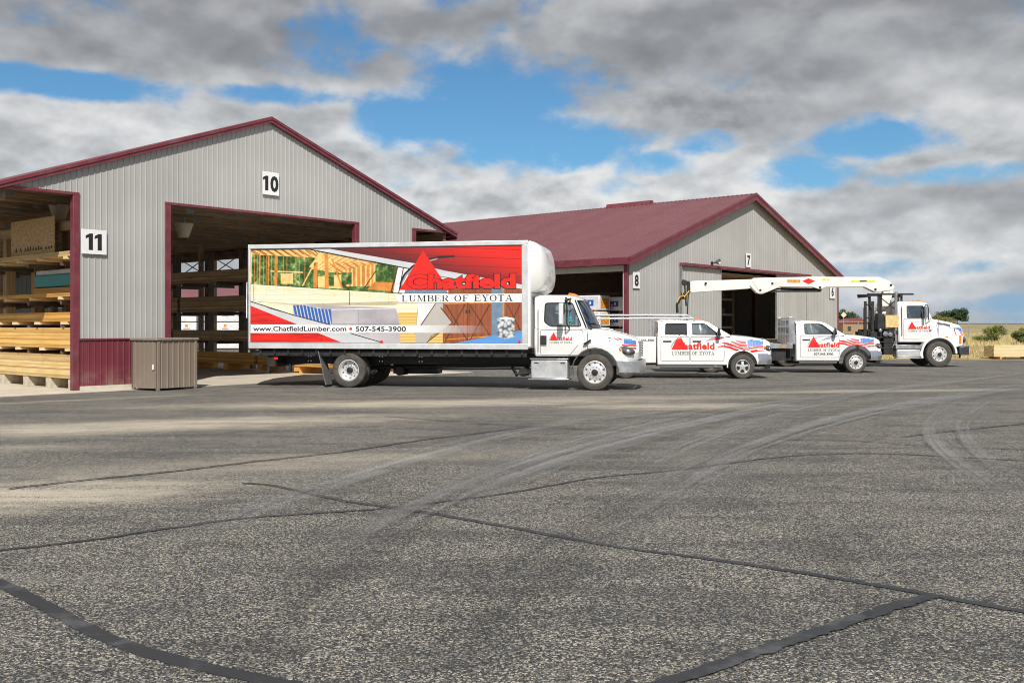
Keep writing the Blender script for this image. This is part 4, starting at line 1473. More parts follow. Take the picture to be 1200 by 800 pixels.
def side_glass(root, poly_o, holes, y_of, m_frame, name, glass, th=0.05, sides=(-1, 1)):
    """upright cab side with real window openings, and a pane in each"""
    for s in sides:
        p = MB()
        p.poly(poly_o, holes, lambda u, v_, d, s=s: (u, s * (y_of(u, v_) - d), v_), th)
        f = p.build(name, m_frame, root, sharp=30)
        for h, gm in zip(holes, glass):
            p = MB()
            cx = sum(q[0] for q in h) / len(h)
            cz = sum(q[1] for q in h) / len(h)
            hh = [(cx + (q[0] - cx) * 1.03, cz + (q[1] - cz) * 1.04) for q in h]
            p.hull([(u, s * (y_of(u, v_) - 0.018), v_) for u, v_ in hh], [(u, s * (y_of(u, v_) - 0.023), v_) for u, v_ in hh])
            p.build('window_pane', gm, f)
            p = MB()
            n = len(h)
            for i in range(n):
                a, b_ = h[i], h[(i + 1) % n]
                p.bar((a[0], s * (y_of(*a) + 0.001), a[1]), (b_[0], s * (y_of(*b_) + 0.001), b_[1]), 0.022, 0.026)
            p.build('window_seal', M_PLASTIC, f)


def rounded(pts, r, n=4):
    """round the corners of a 2-D polygon"""
    out = []
    k = len(pts)
    for i in range(k):
        a, b_, c_ = Vector(pts[i - 1]), Vector(pts[i]), Vector(pts[(i + 1) % k])
        u, v_ = (a - b_), (c_ - b_)
        rr = min(r, u.length * 0.45, v_.length * 0.45)
        p0, p1 = b_ + u.normalized() * rr, b_ + v_.normalized() * rr
        for j in range(n + 1):
            t_ = j / n
            q = p0 * (1 - t_) ** 2 + b_ * 2 * t_ * (1 - t_) + p1 * t_ * t_
            out.append((q.x, q.y))
    return out


def curved_sheet(root, name, m, top, bot, th=0.02, nx=12, nz=6, bulge=0.0):
    """glass or metal between two bowed edges: top/bot = (x_centre, x_corner, half_width, z)"""
    def pt(u, w):
        xc = top[0] + (bot[0] - top[0]) * w
        xk = top[1] + (bot[1] - top[1]) * w
        hw = top[2] + (bot[2] - top[2]) * w
        z = top[3] + (bot[3] - top[3]) * w
        x = xc + (xk - xc) * abs(u) ** 2.2 + bulge * math.sin(math.pi * w)
        return Vector((x, u * hw, z))
    p = MB()
    g1, g2 = [], []
    for j in range(nz + 1):
        r1, r2 = [], []
        for i in range(nx + 1):
            q = pt(-1 + 2 * i / nx, j / nz)
            r1.append(p.bm.verts.new(q))
            r2.append(p.bm.verts.new(q - Vector((th, 0, 0))))
        g1.append(r1)
        g2.append(r2)
    for g in (g1, g2):
        for j in range(nz):
            for i in range(nx):
                f = p.bm.faces.new((g[j][i], g[j][i + 1], g[j + 1][i + 1], g[j + 1][i]))
                f.smooth = True
    rim = [(0, i) for i in range(nx)] + [(j, nx) for j in range(nz)] + [(nz, i) for i in range(nx, 0, -1)] + [(j, 0) for j in range(nz, 0, -1)]
    for a, b_ in zip(rim, rim[1:] + rim[:1]):
        p.bm.faces.new((g1[a[0]][a[1]], g1[b_[0]][b_[1]], g2[b_[0]][b_[1]], g2[a[0]][a[1]]))
    return p.build(name, m, root, sharp=50)


def wheel(root, x, y, r, w, rr, s, style='steel', name='wheel'):
    """tyre with rim and hub under it; s = -1 faces the viewer's side, y = outer face"""
    yc = y - s * w / 2
    o_ = lambda k: yc + s * w * k
    p = MB()
    p.lathe([(rr * 0.96, o_(-.48)), (rr * 1.06, o_(-.5)), (r * .90, o_(-.5)), (r * .965, o_(-.45)), (r * .995, o_(-.36)), (r * .995, o_(-.2)), (r * .975, o_(-.19)), (r * .975, o_(-.16)), (r, o_(-.15)),
             (r, o_(-.02)), (r * .978, o_(-.015)), (r * .978, o_(.015)), (r, o_(.02)), (r, o_(.15)), (r * .975, o_(.16)), (r * .975, o_(.19)), (r * .995, o_(.2)), (r * .995, o_(.36)), (r * .965, o_(.45)), (r * .90, o_(.5)),
             (r * .88, o_(.505)), (r * .80, o_(.50)), (r * .78, o_(.51)), (rr * 1.12, o_(.5)), (rr * 1.03, o_(.47)), (rr * 0.96, o_(.44))], 'Y', M_RUBBER, 48, (x, 0, r), caps=False)
    t_ = p.build(name, M_RUBBER, root, sharp=28)
    p = MB()
    if style == 'dual':
        prof = [(rr * 1.0, o_(.47)), (rr * 0.93, o_(.48)), (rr * .88, o_(.36)), (rr * .80, o_(-.02)), (rr * .72, o_(-.1)), (rr * .55, o_(-.06)), (rr * .50, o_(-.02)), (rr * .28, o_(-.02)), (rr * .27, o_(.16)), (rr * .22, o_(.2)), (0.001, o_(.2))]
        hole_o, hole_r = -.085, .74
    elif style == 'front':
        prof = [(rr * 1.0, o_(.47)), (rr * .94, o_(.49)), (rr * .90, o_(.40)), (rr * .80, o_(.28)), (rr * .70, o_(.36)), (rr * .56, o_(.42)), (rr * .40, o_(.43)), (rr * .30, o_(.44)), (rr * .28, o_(.55)), (rr * .22, o_(.58)), (0.001, o_(.58))]
        hole_o, hole_r = .335, .735
    else:
        prof = [(rr * 1.0, o_(.47)), (rr * .95, o_(.48)), (rr * .90, o_(.38)), (rr * .86, o_(.22)), (rr * .5, o_(.30)), (rr * .25, o_(.32)), (rr * .22, o_(.36)), (0.001, o_(.36))]
        hole_o, hole_r = None, None
    p.lathe(prof, 'Y', M_RIM, 40, (x, 0, r), caps=False)
    rim = p.build('rim', M_RIM, t_, sharp=30)
    if hole_o is not None:
        p = MB()
        for i in range(10):
            a = 2 * math.pi * (i + 0.5) / 10
            c_ = (x + rr * hole_r * math.cos(a), 0, r + rr * hole_r * math.sin(a))
            p.lathe([(rr * .075, o_(hole_o - .04)), (rr * .075, o_(hole_o + .025))], 'Y', M_BLACK, 12, c_)
        p.build('hand_hole_shade', M_BLACK, rim)  # solid black discs, the dark inside the holes given as colour
        p = MB()
        for i in range(10):
            a = 2 * math.pi * i / 10
            c_ = (x + rr * .46 * math.cos(a), 0, r + rr * .46 * math.sin(a))
            q = .42 if style == 'front' else -.03
            p.lathe([(rr * .045, o_(q - .02)), (rr * .045, o_(q + .07)), (rr * .03, o_(q + .1))], 'Y', M_GREY, 8, c_)
        p.build('wheel_nuts', M_GREY, rim)
        p = MB()
        if style == 'front':
            p.lathe([(rr * .29, o_(.42)), (rr * .285, o_(.59)), (rr * .2, o_(.62)), (.001, o_(.62))], 'Y', M_PLASTIC, 20, (x, 0, r))
        else:
            p.lathe([(rr * .30, o_(-.1)), (rr * .29, o_(.18)), (rr * .2, o_(.22)), (.001, o_(.22))], 'Y', M_PLASTIC, 20, (x, 0, r))
        p.build('hub', M_PLASTIC, rim)
    else:
        # five paired spokes cast into the rim, black slabs between them painting the shade of the gaps
        p = MB()
        for i in range(5):
            a0 = 2 * math.pi * (i + 0.5) / 5 + 0.3
            pts = []
            for rr_, da in ((.42, -.30), (.80, -.42), (.83, -.2), (.84, 0), (.83, .2), (.80, .42), (.42, .30), (.38, 0)):
                pts.append((x + rr * rr_ * math.cos(a0 + da), r + rr * rr_ * math.sin(a0 + da)))
            p.hull([(u, o_(.2), v_) for u, v_ in pts], [(u, o_(.335), v_) for u, v_ in pts])
        p.build('rim_gap_shade', M_BLACK, rim)
        p = MB()
        for i in range(8):
            a = 2 * math.pi * i / 8
            p.lathe([(rr * .04, o_(.29)), (rr * .035, o_(.37))], 'Y', M_GREY, 8, (x + rr * .2 * 1.2 * math.cos(a), 0, r + rr * .24 * math.sin(a)))
        p.build('wheel_nuts', M_GREY, rim)
    return t_


class Wrap:
    """lays flat artwork on a vehicle's side by dropping each point onto the body"""
    def __init__(self, objs, side=-1, off=0.004, ydef=-1.0):
        vs, fs = [], []
        for o in objs:
            b0 = len(vs)
            vs += [v_.co.copy() for v_ in o.data.vertices]
            fs += [[b0 + i for i in p.vertices] for p in o.data.polygons]
        self.t = BVHTree.FromPolygons(vs, fs)
        self.s, self.off, self.ydef = side, off, ydef

    def at(self, x, z, lift=0.0):
        hit = self.t.ray_cast(Vector((x, self.s * 5.0, z)), Vector((0, -self.s, 0)))
        y = hit[0].y if hit[0] is not None and hit[0].y * self.s > 0.3 else self.ydef
        return (x, y + self.s * (self.off + lift), z)

    def strip(self, mb, line, w, m, lift=0.0, n=6):
        """band along (x, z, width factor) points"""
        L = []
        for a, b_ in zip(line, line[1:]):
            for i in range(n):
                L.append(tuple(a[k] + (b_[k] - a[k]) * i / n for k in range(3)))
        L.append(line[-1])
        for a, b_ in zip(L, L[1:]):
            dx_, dz_ = b_[0] - a[0], b_[1] - a[1]
            l = math.hypot(dx_, dz_) or 1
            nx, nz = -dz_ / l, dx_ / l
            mb.face([self.at(a[0] - nx * w * a[2] / 2, a[1] - nz * w * a[2] / 2, lift), self.at(b_[0] - nx * w * b_[2] / 2, b_[1] - nz * w * b_[2] / 2, lift),
                     self.at(b_[0] + nx * w * b_[2] / 2, b_[1] + nz * w * b_[2] / 2, lift), self.at(a[0] + nx * w * a[2] / 2, a[1] + nz * w * a[2] / 2, lift)], m)

    def patch(self, mb, quad, m, lift=0.0, nu=6, nv=4, skip=None):
        a, b_, c_, d_ = [Vector(q) for q in quad]
        def q(u, v_):
            p = (a * (1 - u) + b_ * u) * (1 - v_) + (d_ * (1 - u) + c_ * u) * v_
            return self.at(p.x, p.y, lift)
        for i in range(nu):
            for j in range(nv):
                mb.face([q(i / nu, j / nv), q((i + 1) / nu, j / nv), q((i + 1) / nu, (j + 1) / nv), q(i / nu, (j + 1) / nv)], m)


def flag_art(root, wr, x0, z0, x1, z1, h, canton=0.32, n=3, name='flag_graphic'):
    """waving flag stripes running back from a blue starred patch"""
    p = MB()
    L = math.hypot(x1 - x0, z1 - z0)
    def pt(u, v_):
        # u along from rear to front, v across
        w = math.sin(u * 7.5 + 0.4) * 0.16 * h
        return (x0 + (x1 - x0) * u + (z1 - z0) / L * v_ * h * 0.2, z0 + (z1 - z0) * u + v_ * h + w)
    for k in range(n):
        v_ = (k + 0.5) / n - 0.5
        u0 = [0.0, 0.10, 0.30, 0.4][k % 4]
        line = []
        for i in range(9):
            u = u0 + (1.0 - u0) * i / 8
            if v_ > 0.05 and u > 1 - canton:
                break
            x, z = pt(u, v_)
            line.append((x, z, min(1.0, 0.35 + i * 0.4)))
        wr.strip(p, line, h / n * 0.64, M_RED, 0.0, 3)
    a, b_, c_, d_ = pt(1 - canton, 0.02), pt(1.0, 0.02), pt(1.0, 0.55), pt(1 - canton, 0.55)
    wr.patch(p, (a, b_, c_, d_), M_NAVY, 0.001)
    for i in range(5):
        for j in range(3):
            u, v_ = 1 - canton + canton * (i + 0.7) / 5.4, 0.1 + 0.4 * j / 2.4
            x, z = pt(u, v_)
            s_ = h * 0.026
            p.face([wr.at(x + s_ * math.cos(rad(72 * q + 90)) , z + s_ * math.sin(rad(72 * q + 90)), 0.003) for q in (0, 2, 4, 1, 3)][:3], M_WHITE)
            p.face([wr.at(x - s_ * .7, z - s_ * .2, 0.0035), wr.at(x + s_ * .7, z - s_ * .2, 0.0035), wr.at(x, z + s_ * 0.9, 0.0035)], M_WHITE)
    return p.build(name, M_RED, root, merge=False, normals=False)


def firm_mark(root, wr, xl, zb, w, lines=2, k=1.0):
    """red triangle, grey sweep and firm name; xl, zb = lower left of the triangle, w = overall width"""
    p = MB()
    tw, th = w * 0.38, w * 0.37 * k
    for i in range(1):
        n = 6
        for a in range(n):
            for_ = lambda u, v_: wr.at(xl + tw * (u + (0.5 - u) * v_), zb + th * v_, 0.001)
            p.face([for_(0, a / n), for_(1, a / n), for_(1, (a + 1) / n), for_(0, (a + 1) / n)], M_RED)
    # sweep round the triangle
    line = [(xl - tw * .04, zb + th * .05, .5), (xl + tw * .08, zb + th * .35, 1.0), (xl + tw * .3, zb + th * .62, 1.0), (xl + tw * .7, zb + th * .85, .8), (xl + tw * 1.15, zb + th * .95, .5), (xl + tw * 1.45, zb + th * .92, .15)]
    wr.strip(p, line, w * 0.028, M_GREYV, 0.0002)
    p.build('firm_emblem', M_RED, root, merge=False, normals=False)
    p = MB()
    size = w * 0.21 * k
    add_text(p, 'Chatfield', size, lambda x, y: wr.at(xl + w * 0.56 + x, zb + 0.012 * w + y, 0.0025), M_INKD, bold=size * 0.034, width=w * 0.905, space=1.06)
    add_text(p, 'Chatfield', size, lambda x, y: wr.at(xl + w * 0.56 + x, zb + 0.012 * w + y, 0.0045), M_RED, bold=size * 0.020, width=w * 0.895, space=1.06)
    if lines >= 2:
        add_serif(p, 'LUMBER OF EYOTA', w * 0.075 * k, w * 1.0, lambda x, y, e: wr.at(xl + w * 0.51 + x, zb - w * 0.125 * k + y, 0.001 + e), M_BLACK)
    if lines >= 3:
        add_text(p, '507-545-3900', w * 0.10 * k, lambda x, y: wr.at(xl + w * 0.51 + x, zb - w * 0.25 * k + y, 0.001), M_BLACK, bold=w * 0.0025, width=w * 0.62)
    p.build('firm_lettering', M_RED, root, merge=False, normals=False)


def panel(root, name, m, pts, wr, lift=0.006, mat_seam=True):
    """door skin laid over the body with a dark shut line round it"""
    pts = rounded(pts, 0.05, 3)
    p = MB()
    n = len(pts)
    for i in range(n):
        a, b_ = pts[i], pts[(i + 1) % n]
        k = max(1, int(math.hypot(a[0] - b_[0], a[1] - b_[1]) / 0.12))
        for j in range(k):
            q0 = (a[0] + (b_[0] - a[0]) * j / k, a[1] + (b_[1] - a[1]) * j / k)
            q1 = (a[0] + (b_[0] - a[0]) * (j + 1) / k, a[1] + (b_[1] - a[1]) * (j + 1) / k)
            p.bar(wr.at(*q0, -0.004), wr.at(*q1, -0.004), 0.011, 0.011)
    return p.build(name, M_SEAL, root)


def mirror(root, x, z, y, w, h, m, stalk=True):
    p = MB()
    p.hull([(x - 0.05, y - w, z), (x + 0.07, y - w, z), (x + 0.07, y, z), (x - 0.05, y, z)],
           [(x - 0.05, y - w, z + h), (x + 0.05, y - w, z + h), (x + 0.05, y, z + h), (x - 0.05, y, z + h)])
    o = p.build('door_mirror', m, root, bevel=0.03)
    p = MB()
    p.bar((x, y, z + h * .25), (x, y + 0.2, z + 0.02), 0.05, 0.06)
    p.build('mirror_arm', M_PLASTIC, o)
    return o


def lens(root, name, c, rx, ry, rz, m, tilt=0.0):
    p = MB()
    prof = [(math.sin(math.pi * i / 10), -math.cos(math.pi * i / 10)) for i in range(11)]
    p.lathe([(max(a, 0.001), h) for a, h in prof], 'Y', m, 20)
    for v_ in p.bm.verts:
        x, z = v_.co.x * rx, v_.co.z * rz
        v_.co = Vector((c[0] + x * math.cos(tilt) - z * math.sin(tilt), c[1] + v_.co.y * ry, c[2] + x * math.sin(tilt) + z * math.cos(tilt)))
    return p.build(name, m, root, sharp=60)


def seats(root, xs, z, wy=0.5):
    for x in xs:
        for y in (-wy, wy):
            p = MB()
            p.hull([(x - 0.05, y - .22, z - 0.2), (x + .12, y - .22, z - 0.2), (x + .12, y + .22, z - 0.2), (x - 0.05, y + .22, z - 0.2)],
                   [(x - 0.2, y - .2, z + .32), (x - 0.08, y - .2, z + .32), (x - 0.08, y + .2, z + .32), (x - 0.2, y + .2, z + .32)])
            p.hull([(x - 0.2, y - .11, z + .34), (x - 0.1, y - .11, z + .34), (x - 0.1, y + .11, z + .34), (x - 0.2, y + .11, z + .34)],
                   [(x - 0.22, y - .1, z + .48), (x - 0.14, y - .1, z + .48), (x - 0.14, y + .1, z + .48), (x - 0.22, y + .1, z + .48)])
            p.build('seat', M_INT, root, bevel=0.04)


# ================================================================== box truck
TR = vehicle(697, 457.5, -10.5, -1.17, 'box_truck', 'long white box truck with red lumber mural backed up to the big bay', 'truck')
TR_BODY = []
# cab below the windows
p = MB()
p.loft([sec(-1.62, 0.90, 1.2, 1.62, 0.95, 1.0, 0.98, 0.05), sec(-1.58, 0.88, 1.2, 1.62, 0.98, 1.02, 1.0, 0.05), sec(-0.45, 0.88, 1.2, 1.62, 0.98, 1.03, 1.0, 0.05), sec(-0.16, 0.88, 1.2, 1.60, 0.98, 1.03, 0.97, 0.06)], M_PAINT)
cabl = p.build('cab_body', M_PAINT, TR)
# hood and fenders
p = MB()
p.loft([sec(-0.20, 0.62, 1.2, 1.615, 1.00, 1.06, 0.92, 0.14, 0.03), sec(0.0, 0.62, 1.18, 1.60, 1.10, 1.13, 0.89, 0.16, 0.03), sec(0.35, 0.62, 1.12, 1.545, 1.13, 1.15, 0.83, 0.17, 0.03),
        sec(0.7, 0.64, 1.05, 1.46, 1.10, 1.13, 0.76, 0.17, 0.03), sec(0.95, 0.70, 1.0, 1.38, 0.96, 1.02, 0.69, 0.16, 0.03), sec(1.08, 0.76, 1.0, 1.31, 0.78, 0.84, 0.62, 0.14, 0.03), sec(1.12, 0.80, 1.0, 1.25, 0.70, 0.74, 0.56, 0.1, 0.02)], M_PAINT)
hood = p.build('hood', M_PAINT, TR)
cut_cylinders(hood, [(0.0, 0.50, 0.60, -1.4, -0.55), (0.0, 0.50, 0.60, 0.55, 1.4)])
cut_cylinders(cabl, [(0.0, 0.50, 0.62, -1.4, -0.55), (0.0, 0.50, 0.62, 0.55, 1.4)])
for s in (-1, 1):
    p = MB()
    for i in range(12):
        a0, a1 = rad(-8 + 196 * i / 12), rad(-8 + 196 * (i + 1) / 12)
        p.bar((0.605 * math.cos(a0), s * 1.115, 0.5 + 0.605 * math.sin(a0)), (0.605 * math.cos(a1), s * 1.115, 0.5 + 0.605 * math.sin(a1)), 0.07, 0.03)
    p.build('fender_lip', M_FLARE, TR)
y_t = lambda u, v_: 1.0 - (v_ - 1.62) * 0.085
out = rounded([(-1.60, 1.60), (-0.19, 1.60), (-0.52, 2.40), (-1.60, 2.42)], 0.06)
win = rounded([(-1.34, 2.29), (-1.36, 1.80), (-1.20, 1.68), (-0.37, 1.68), (-0.62, 2.30)], 0.07)
side_glass(TR, out, [win], y_t, M_PAINT, 'cab_side', [M_GLASS])
curved_sheet(TR, 'windscreen', M_GLASS, (-0.36, -0.53, 0.88, 2.36), (0.06, -0.22, 0.95, 1.63), 0.012, bulge=0.03)
curved_sheet(TR, 'screen_surround', M_PLASTIC, (-0.40, -0.545, 0.93, 2.38), (-0.355, -0.535, 0.93, 2.335), 0.03)
p = MB()
for s in (-1, 1):
    p.bar((-0.545, s * 0.91, 2.37), (-0.235, s * 0.975, 1.63), 0.06, 0.04)
p.bar((0.05, -0.1, 1.65), (-0.1, -0.75, 1.78), 0.02, 0.02)
p.bar((0.05, 0.6, 1.65), (-0.1, -0.05, 1.80), 0.02, 0.02)
p.build('pillar_trim', M_PLASTIC, TR)
p = MB()
p.loft([sec(-1.62, 2.36, 2.37, 2.46, 0.90, 0.92, 0.92, 0.05, 0.04), sec(-1.5, 2.37, 2.39, 2.49, 0.92, 0.94, 0.93, 0.07, 0.05), sec(-0.7, 2.37, 2.39, 2.48, 0.92, 0.94, 0.92, 0.08, 0.05), sec(-0.45, 2.36, 2.37, 2.42, 0.84, 0.86, 0.84, 0.04, 0.03), sec(-0.36, 2.36, 2.365, 2.375, 0.55, 0.56, 0.56, 0.01, 0.01)], M_PAINT)
p.build('roof', M_PAINT, TR)
p = MB()
p.box(-1.63, -1.57, -0.95, 0.95, 1.55, 2.42)
p.build('cab_back', M_PAINT, TR, bevel=0.03)
p = MB()
p.box(-1.5, -0.25, -0.9, 0.9, 1.50, 1.63)
p.hull([(-0.45, -.9, 1.62), (-0.1, -.9, 1.62), (-0.1, .9, 1.62), (-0.45, .9, 1.62)], [(-0.4, -.9, 1.68), (-0.2, -.9, 1.66), (-0.2, .9, 1.66), (-0.4, .9, 1.68)])
p.build('dashboard', M_INT, TR)
seats(TR, [-1.15], 1.72)
for y in (-0.62, -0.3, 0.0, 0.3, 0.62):
    p = MB()
    p.hull([(-0.78, y - .06, 2.49 - abs(y) * 0.02), (-0.58, y - .06, 2.47 - abs(y) * 0.02), (-0.58, y + .06, 2.47 - abs(y) * 0.02), (-0.78, y + .06, 2.49 - abs(y) * 0.02)],
           [(-0.74, y - .04, 2.58 - abs(y) * 0.02), (-0.66, y - .04, 2.565 - abs(y) * 0.02), (-0.66, y + .04, 2.565 - abs(y) * 0.02), (-0.74, y + .04, 2.58 - abs(y) * 0.02)])
    p.build('marker_lamp', M_AMBER, TR, bevel=0.01)
wt = Wrap([cabl, hood], -1, 0.004, -1.03)
dr = panel(TR, 'door', M_PAINT, [(-1.46, 0.92), (-0.68, 0.92), (-0.36, 1.3), (-0.33, 1.58), (-1.46, 1.58)], wt)
p = MB()
p.bar((-1.52, -1.022, 2.12), (-1.52, -1.035, 1.0), 0.018, 0.02)
p.build('grab_bar', M_PLASTIC, dr)
p = MB()
p.box(-1.46, -1.29, -1.065, -1.035, 1.19, 1.43)
p.build('door_handle', M_PLASTIC, dr, bevel=0.035)
p = MB()
p.box(-0.2, -0.19, -1.075, -1.06, 0.95, 1.55)
p.build('cowl_seam', M_SEAL, TR)
p = MB()
p.bar((-0.30, -1.075, 1.20), (-0.1, -1.125, 1.32), 0.05, 0.05)
p.build('air_vent', M_PLASTIC, TR, bevel=0.015)
firm_mark(TR, wt, -1.22, 1.30, 0.60, 2)
flag_art(TR, wt, 0.22, 1.40, 1.05, 1.15, 0.26, 0.38, 4)
# tree sticker on the quarter window
p = MB()
ys = -(1.0 - (1.95 - 1.62) * 0.085) - 0.002
p.box(-0.76, -0.56, ys - 0.004, ys, 1.74, 2.06, M_LENS)
for k, (cx, z, w, m_) in enumerate(((-0.66, 1.80, .13, M_TEAL), (-0.66, 1.88, .10, M_TEAL), (-0.66, 1.95, .07, M_NAVY))):
    p.face([(cx - w / 2, ys - .006 - k * .001, z), (cx + w / 2, ys - .006 - k * .001, z), (cx, ys - .006 - k * .001, z + .1)], m_)
p.build('window_sticker', M_TEAL, TR, normals=False)
# mirrors
for s in (-1, 1):
    p = MB()
    p.box(-0.92, -0.80, s * 1.30 - 0.12, s * 1.30 + 0.08, 1.72, 2.28)
    mr = p.build('door_mirror', M_MIRR, TR, bevel=0.025)
    p = MB()
    p.tube([(-0.74, s * 1.28, 2.34), (-0.72, s * 1.29, 2.2), (-0.72, s * 1.29, 1.75), (-0.68, s * 1.05, 1.62)], 0.022)
    p.tube([(-0.72, s * 1.28, 2.36), (-0.66, s * 0.98, 2.40)], 0.03)
    p.box(-0.84, -0.78, s * 1.30 - 0.05, s * 1.30 + 0.07, 2.0, 2.24)
    p.lathe([(0.02, 0), (0.085, 0.01), (0.08, 0.07), (0.02, 0.09)], 'X', M_PLASTIC, 14, (-0.78, s * 1.27, 2.36))
    p.build('mirror_arm', M_PLASTIC, mr)
# lamps, grille, bumper
for s in (-1, 1):
    hl = lens(TR, 'headlight', (0.80, s * 1.03, 1.03), 0.24, 0.095, 0.115, M_FLARE, -0.15)
    lens(hl, 'reflector', (0.85, s * 1.045, 1.02), 0.13, 0.094, 0.095, M_CHROME, -0.1)
    lens(hl, 'indicator', (0.66, s * 1.065, 1.06), 0.065, 0.078, 0.065, M_AMBER, -0.15)
    lens(hl, 'glass', (0.80, s * 1.032, 1.03), 0.245, 0.105, 0.118, M_LENS, -0.15)
p = MB()
p.box(1.09, 1.135, -0.52, 0.52, 0.86, 1.27)
gr = p.build('grille', M_BLACK, TR, bevel=0.02)
p = MB()
for k in range(9):
    p.box(1.13, 1.16, -0.53, 0.53, 0.875 + k * 0.045, 0.895 + k * 0.045)
for y in (-0.54, 0.54):
    p.box(1.09, 1.165, y - 0.025, y + 0.025, 0.85, 1.28)
p.build('grille_bars', M_CHROME, gr)
p = MB()
path = [(0.56, -1.13), (0.98, -1.12), (1.16, -0.98), (1.24, -0.6), (1.25, 0), (1.24, 0.6), (1.16, 0.98), (0.98, 1.12), (0.56, 1.13)]
inn = [(0.56, -1.05), (0.94, -1.04), (1.09, -0.92), (1.16, -0.6), (1.17, 0), (1.16, 0.6), (1.09, 0.92), (0.94, 1.04), (0.56, 1.05)]
p.loft([[(a[0], a[1], 0.46), (a[0], a[1], 0.66), (a[0] - 0.01, a[1] * .995, 0.78), (b_[0], b_[1], 0.785), (b_[0], b_[1], 0.46)] for a, b_ in zip(path, inn)], M_ALU, smooth=False)
p.build('front_bumper', M_ALU, TR, bevel=0.015)
# wheels
wheel(TR, 0, -1.17, 0.475, 0.26, 0.30, -1, 'front')
wheel(TR, 0, 1.17, 0.475, 0.26, 0.30, 1, 'front')
for s in (-1, 1):
    wheel(TR, -6.74, s * 1.18, 0.475, 0.24, 0.295, s, 'dual')
    wheel(TR, -6.74, s * 0.87, 0.475, 0.24, 0.295, s, 'dual')
# chassis
for y in (-0.42, 0.42):
    p = MB()
    p.box(-9.4, 1.0, y - 0.04, y + 0.04, 0.62, 0.90)
    p.build('frame_rail', M_CHASSIS, TR, bevel=0.01)
p = MB()
for x in (-9.3, -8.2, -7.4, -6.0, -4.8, -3.5, -2.4):
    p.box(x - 0.05, x + 0.05, -0.38, 0.38, 0.66, 0.86)
p.build('crossmember', M_CHASSIS, TR)
p = MB()
for x in [-9.3 + 0.41 * k for k in range(19)]:
    p.box(x - 0.03, x + 0.03, -1.2, 1.2, 0.905, 1.055)
p.box(-9.55, -1.8, -1.16, -1.12, 0.86, 1.0)
p.box(-9.55, -1.8, 1.12, 1.16, 0.86, 1.0)
p.build('floor_beam', M_CHASSIS, TR)
p = MB()
p.lathe([(0.06, -1.0), (0.06, -0.16), (0.19, -0.15), (0.22, 0.0), (0.19, 0.15), (0.06, 0.16), (0.06, 1.0)], 'Y', M_CHASSIS, 20, (-6.74, 0, 0.475))
p.tube([(-6.6, 0, 0.5), (-4.2, 0, 0.56), (-1.2, 0, 0.62)], 0.055)
p.build('rear_axle', M_CHASSIS, TR)
p = MB()
for s in (-1, 1):
    for k in range(4):
        l = 0.75 - 0.14 * k
        p.hull([(-6.74 - l, s * .55 - .04, .60 - .02 * k), (-6.74 + l, s * .55 - .04, .60 - .02 * k), (-6.74 + l, s * .55 + .04, .60 - .02 * k), (-6.74 - l, s * .55 + .04, .60 - .02 * k)],
               [(-6.74 - l, s * .55 - .04, .618 - .02 * k), (-6.74 + l, s * .55 - .04, .618 - .02 * k), (-6.74 + l, s * .55 + .04, .618 - .02 * k), (-6.74 - l, s * .55 + .04, .618 - .02 * k)])
p.build('leaf_spring', M_CHASSIS, TR)
p = MB()
p.tube([(-5.6, -0.2, 0.42), (-5.6, 0.5, 0.42)], 0.13)
p.box(-5.9, -4.6, 0.2, 0.75, 0.33, 0.62)
p.tube([(-4.4, -0.6, 0.58), (-3.2, -0.6, 0.60), (-1.7, -0.5, 0.62)], 0.03)
p.tube([(-4.3, -0.55, 0.50), (-2.0, -0.55, 0.53)], 0.022)
p.tube([(-1.95, -0.9, 0.45), (-1.95, -0.2, 0.45)], 0.12)
p.bar((-2.3, -0.7, 0.62), (-2.1, -0.95, 0.36), 0.06, 0.06)
p.tube([(-2.15, -0.98, 0.40), (-1.72, -1.0, 0.44)], 0.03)
p.build('underbody_gear', M_CHASSIS, TR)
p = MB()
for x in (-8.15, -6.05, -4.9):
    for z in (0.70, 0.83):
        for dx_ in (-0.04, 0.04):
            p.box(x + dx_ - 0.014, x + dx_ + 0.014, -0.472, -0.46, z - 0.014, z + 0.014)
p.build('frame_bolt', M_CHROME, TR)
p = MB()
p.box(-1.70, -0.72, -1.12, -0.5, 0.30, 0.80)
st = p.build('step_box', M_TREAD, TR, bevel=0.03)
p = MB()
p.box(-1.76, -0.68, -1.2, -0.55, 0.265, 0.298)
p.box(-1.72, -0.70, -1.15, -0.85, 0.803, 0.83)
p.build('step_tread', M_ALU, st, bevel=0.006)
p = MB()
for x in (-1.55, -0.85):
    p.box(x - 0.06, x + 0.06, -1.124, -1.119, 0.69, 0.72)
p.build('step_slot_shade', M_BLACK, st)  # thin black plates standing in for the shade inside the slots
for s in (-1, 1):
    p = MB()
    p.hull([(-7.62, s * 0.72, 1.0), (-7.60, s * 0.72, 1.0), (-7.60, s * 1.2, 1.0), (-7.62, s * 1.2, 1.0)],
           [(-7.40, s * 0.72, 0.07), (-7.38, s * 0.72, 0.07), (-7.38, s * 1.2, 0.07), (-7.40, s * 1.2, 0.07)])
    p.build('mud_flap', mat('grey_rubber_flap', (0.16, 0.165, 0.17), 0.6, var=0.15), TR)
p = MB()
p.box(-9.15, -8.9, -1.1, 1.1, 0.55, 0.85)
p.box(-9.15, -9.08, -1.1, -1.02, 0.35, 0.6)
p.box(-8.6, -8.53, -0.9, -0.82, 0.4, 0.65)
p.box(-9.6, -8.3, -0.95, -0.85, 0.38, 0.42)
p.build('lift_gate_arm', M_CHASSIS, TR, bevel=0.01)
p = MB()
p.box(-8.95, -8.83, -1.105, -1.1, 0.76, 0.83)
p.build('warning_plate', M_RED, TR)
